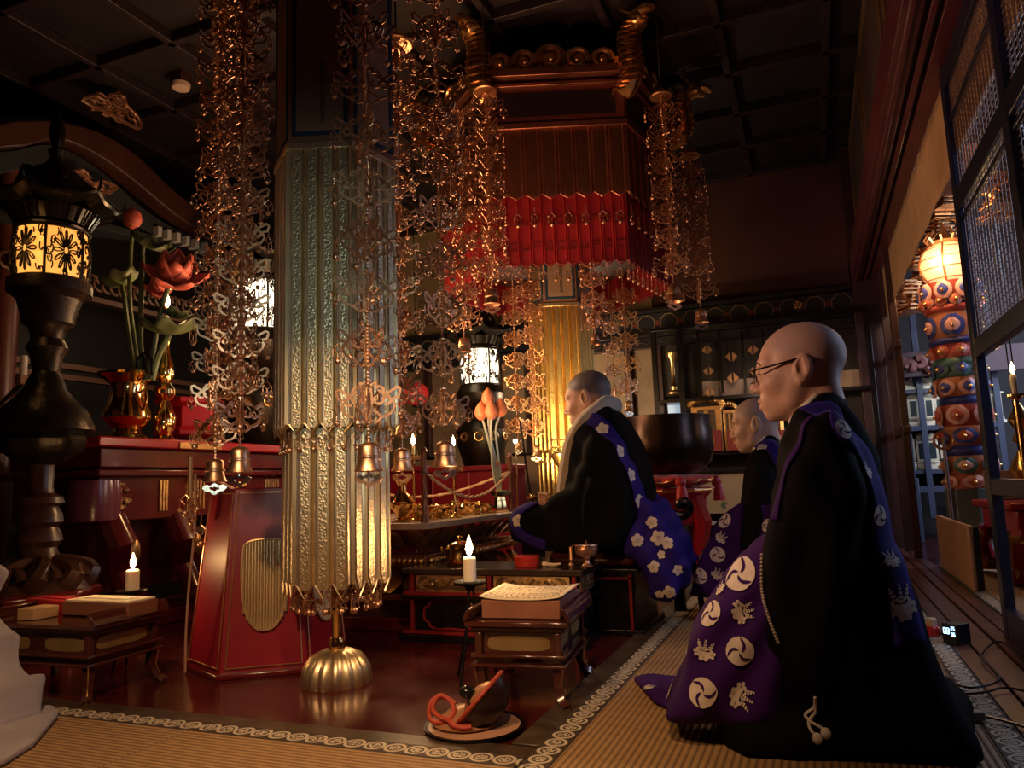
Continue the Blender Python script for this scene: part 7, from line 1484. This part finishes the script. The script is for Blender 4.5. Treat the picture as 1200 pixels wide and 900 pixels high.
# red-white cap, clock, socket and cable on the threshold
q = atZ(1093, 745, .013); t = thing('red_handle_lamp', 'small red and cream torch standing on the threshold boards', 'torch', (q.x, q.y, .013)); MB().lathe([(.022, 0), (.026, .006), (.026, .030), (.020, .036)], 18).build('red_body', mat('glossy_red', (.55, .02, .02), .15, coat=.5), t); MB().lathe([(.017, .036), (.018, .060), (.015, .064), (.0006, .065)], 18).build('cream_cap', mat('cream_plastic', (.70, .52, .36), .4), t); MB().tube([(.02, -.01, .012), (.06, -.05, .008)], .005, 6).build('strap', BLACKW, t)
q = atZ(1122, 754, .013); t = thing('digital_clock', 'black box clock with glowing blue-white digits on the threshold', 'clock', (q.x, q.y, .013), R(48)); MB().box((.0, 0, .035), (.075, .055, .07)).build('case', mat('clock_black', (.008, .008, .010), .25), t, bevel=.003)
DG = mat('digit_glow', (.3, .6, 1), .5, emit=(.35, .65, 1), estr=4.); b = MB()
SEG = {'a': ((-1, 2), (1, 2)), 'b': ((1, 2), (1, 0)), 'c': ((1, 0), (1, -2)), 'd': ((-1, -2), (1, -2)), 'e': ((-1, 0), (-1, -2)), 'f': ((-1, 2), (-1, 0)), 'g': ((-1, 0), (1, 0))}
def digit(ch, u, v, s):
    for k in {'0': 'abcdef', '1': 'bc', '8': 'abcdefg', '5': 'afgcd', '2': 'abged', '6': 'afgecd'}[ch]:
        (xa, ya), (xb, yb) = SEG[k]; b.tube([(-.0385, u+xa*s*.9*-1, v+ya*s), (-.0385, u+xb*s*.9*-1, v+yb*s)], s*.32, 4)
digit('0', .016, .046, .0045); digit('8', .004, .046, .0045); digit('2', -.010, .056, .0028); digit('5', -.018, .056, .0028); digit('0', -.010, .036, .0028); digit('6', -.018, .036, .0028)
b.build('digits', DG, t)
q = atZ(1140, 842, .02); t = thing('power_socket', 'grey power socket block on the threshold at lower right', 'socket', (q.x, q.y, .018), .3); MB().box((0, 0, .010), (.05, .028, .022)).build('body', mat('grey_plastic', (.30, .24, .22), .5), t, bevel=.004); MB().tube(smooth_path([(.02, 0, .008), (.06, -.03, .004), (.09, -.10, .004)], 5), .003, 6).build('lead', BLACKW, t)
t = thing('black_cable', 'thin black cable looping over the threshold boards', 'cable', tuple(atZ(1140, 800, .022))); o_ = t.location; MB().tube(smooth_path([tuple(atZ(a_, c_, .024)-o_) for a_, c_ in ((1200, 770), (1170, 752), (1150, 770), (1172, 795), (1140, 806), (1112, 800), (1118, 812), (1150, 812), (1178, 806), (1210, 812))], 6), .0032, 6).build('cable', BLACKW, t)
# ---------------------------------------------------------------- camera, light, world
cam = bpy.data.cameras.new('camera'); co_ = bpy.data.objects.new('camera', cam); COL.objects.link(co_)
cam.sensor_fit = 'HORIZONTAL'; cam.sensor_width = 36.; cam.lens = F/1200*36.; cam.clip_start = .02
rt, up, bk = RM @ Vector((1, 0, 0)), RM @ Vector((0, -1, 0)), RM @ Vector((0, 0, -1))
co_.matrix_world = Matrix(((rt.x, up.x, bk.x, CAM.x), (rt.y, up.y, bk.y, CAM.y), (rt.z, up.z, bk.z, CAM.z), (0, 0, 0, 1)))
SC.camera = co_
w = bpy.data.worlds.new('world'); SC.world = w; w.use_nodes = True; w.node_tree.nodes['Background'].inputs[0].default_value = (.6, .15, .15, 1); w.node_tree.nodes['Background'].inputs[1].default_value = .025
def lamp(name, kind, loc, e, col, size=.1, to=None, spot=60, blend=.6, sy=None):
    l = bpy.data.lights.new(name, kind); l.energy = e; l.color = col; o = bpy.data.objects.new(name, l); COL.objects.link(o); o.location = loc
    if kind == 'AREA':
        l.size = size
        if sy: l.shape = 'RECTANGLE'; l.size_y = sy
    else: l.shadow_soft_size = size
    if kind == 'SPOT': l.spot_size = R(spot); l.spot_blend = blend
    if to is not None: o.rotation_euler = (Vector(to)-Vector(loc)).to_track_quat('-Z', 'Y').to_euler()
    return o
WARM, AMB, COOL = (1, .58, .28), (1, .45, .18), (.55, .68, 1)
for n, p, e in CANDLES: lamp('candle_light', 'POINT', p, e, (1, .55, .22), .012)
for n, p, e, c, s in GLOWS: lamp(n, 'POINT', p, e, c, s)
# added spots and fills with no fixture, daylight from the doors at the right, altar spots
lamp('desk_spot', 'SPOT', (-.35, .7, 2.0), 72, WARM, .05, (-.85, 2.0, .05), 50, .8)
lamp('mat_spot', 'SPOT', (-1.0, .55, 1.6), 85, WARM, .05, (-1.4, 1.5, 0), 80, .8)
lamp('priest_spot', 'SPOT', (-1.5, 1.15, 1.35), 52, (1, .58, .38), .05, (.0, 2.05, .75), 46, .8)
lamp('officiant_spot', 'SPOT', (-1.9, 2.9, 1.6), 26, (1, .66, .42), .05, (-.95, 3.2, .75), 50, .8)
lamp('pillar_spot', 'SPOT', (-1.28, 3.85, .72), 75, (1, .70, .25), .06, (-1.55, 4.6, 1.2), 75, .9)
lamp('canopy_spot', 'SPOT', (-1.1, 2.9, 1.25), 40, (1, .42, .24), .06, (-1.25, 4.05, 2.75), 66, .9)
lamp('canopy_side_fill', 'POINT', (-2.35, 3.75, 1.5), 20, (1, .52, .2), .08)  # added fill for the canopy's left faces
lamp('back_wall_fill', 'POINT', (-1.9, 6.0, 1.25), 30, (1, .70, .45), .1)  # added point lamp to lift the back wall, no fixture there
lamp('shelf_spot', 'SPOT', (-.25, 4.9, 1.5), 36, (1, .62, .42), .1, (-.15, 6.7, .95), 60, .8)  # added spot to brighten the gilt tablets
lamp('strip_spot', 'SPOT', (-1.2, 2.4, 1.9), 20, (1, .60, .36), .08, (.62, 4.9, 2.05), 40, .7)  # added spot aimed at the tan strip
lamp('beam_fill', 'SPOT', (-.3, .9, 1.7), 22, (.85, .42, .70), .25, (.5, 3.4, 2.4), 46, .8)  # added violet fill on the beam, which gives off no light itself
lamp('tablet_fill', 'SPOT', (1.15, 5.9, 1.75), 60, (.8, .9, 1), .1, (1.35, 7.6, .95), 70, .7)  # added cool fill on the far memorial tablets
lamp('bracket_fill', 'POINT', (PXX+.05, PYY-.55, 2.3), 9, (1, .55, .25), .08)  # added fill to bring out the gilt brackets
lamp('altar_up_fill', 'AREA', (-1.95, 3.3, .85), 26, (1, .52, .27), .9, (-1.75, 3.3, 3))  # added upward area fill for garlands and canopy
lamp('altar_top_fill', 'POINT', (-2.0, 3.5, 1.15), 13, (1, .62, .32), .1)  # added fill hovering above the altar vessels
lamp('second_priest_spot', 'SPOT', (-.75, 1.3, 1.7), 40, (1, .60, .42), .05, (-.45, 3.45, .35), 22, .8)  # added narrow spot for the second priest's lap
lamp('daylight', 'AREA', (1.3, 2.9, 1.45), 13, COOL, .9, (.1, 2.3, .9), sy=1.2)
lamp('daylight_far', 'AREA', (2.6, 6.2, 1.9), 60, (.65, .75, 1), 1.5, (1.3, 7.5, .8), sy=1.5)
lamp('pillar_cool_fill', 'SPOT', (-.15, -.2, 1.0), 42, (.80, 1., .90), .12, (-1.5, 2.1, 1.15), 36, .9)  # added cool fill on the nearest pillar, nobody holds a lamp here
vs = SC.view_settings; vs.view_transform = 'Standard'; vs.look = 'None'; vs.gamma = 1; vs.exposure = .12
try: vs.use_curve_mapping = False
except Exception: pass
SC.cycles.max_bounces = 6; SC.cycles.use_denoising = True; SC.cycles.sample_clamp_indirect = 3.0
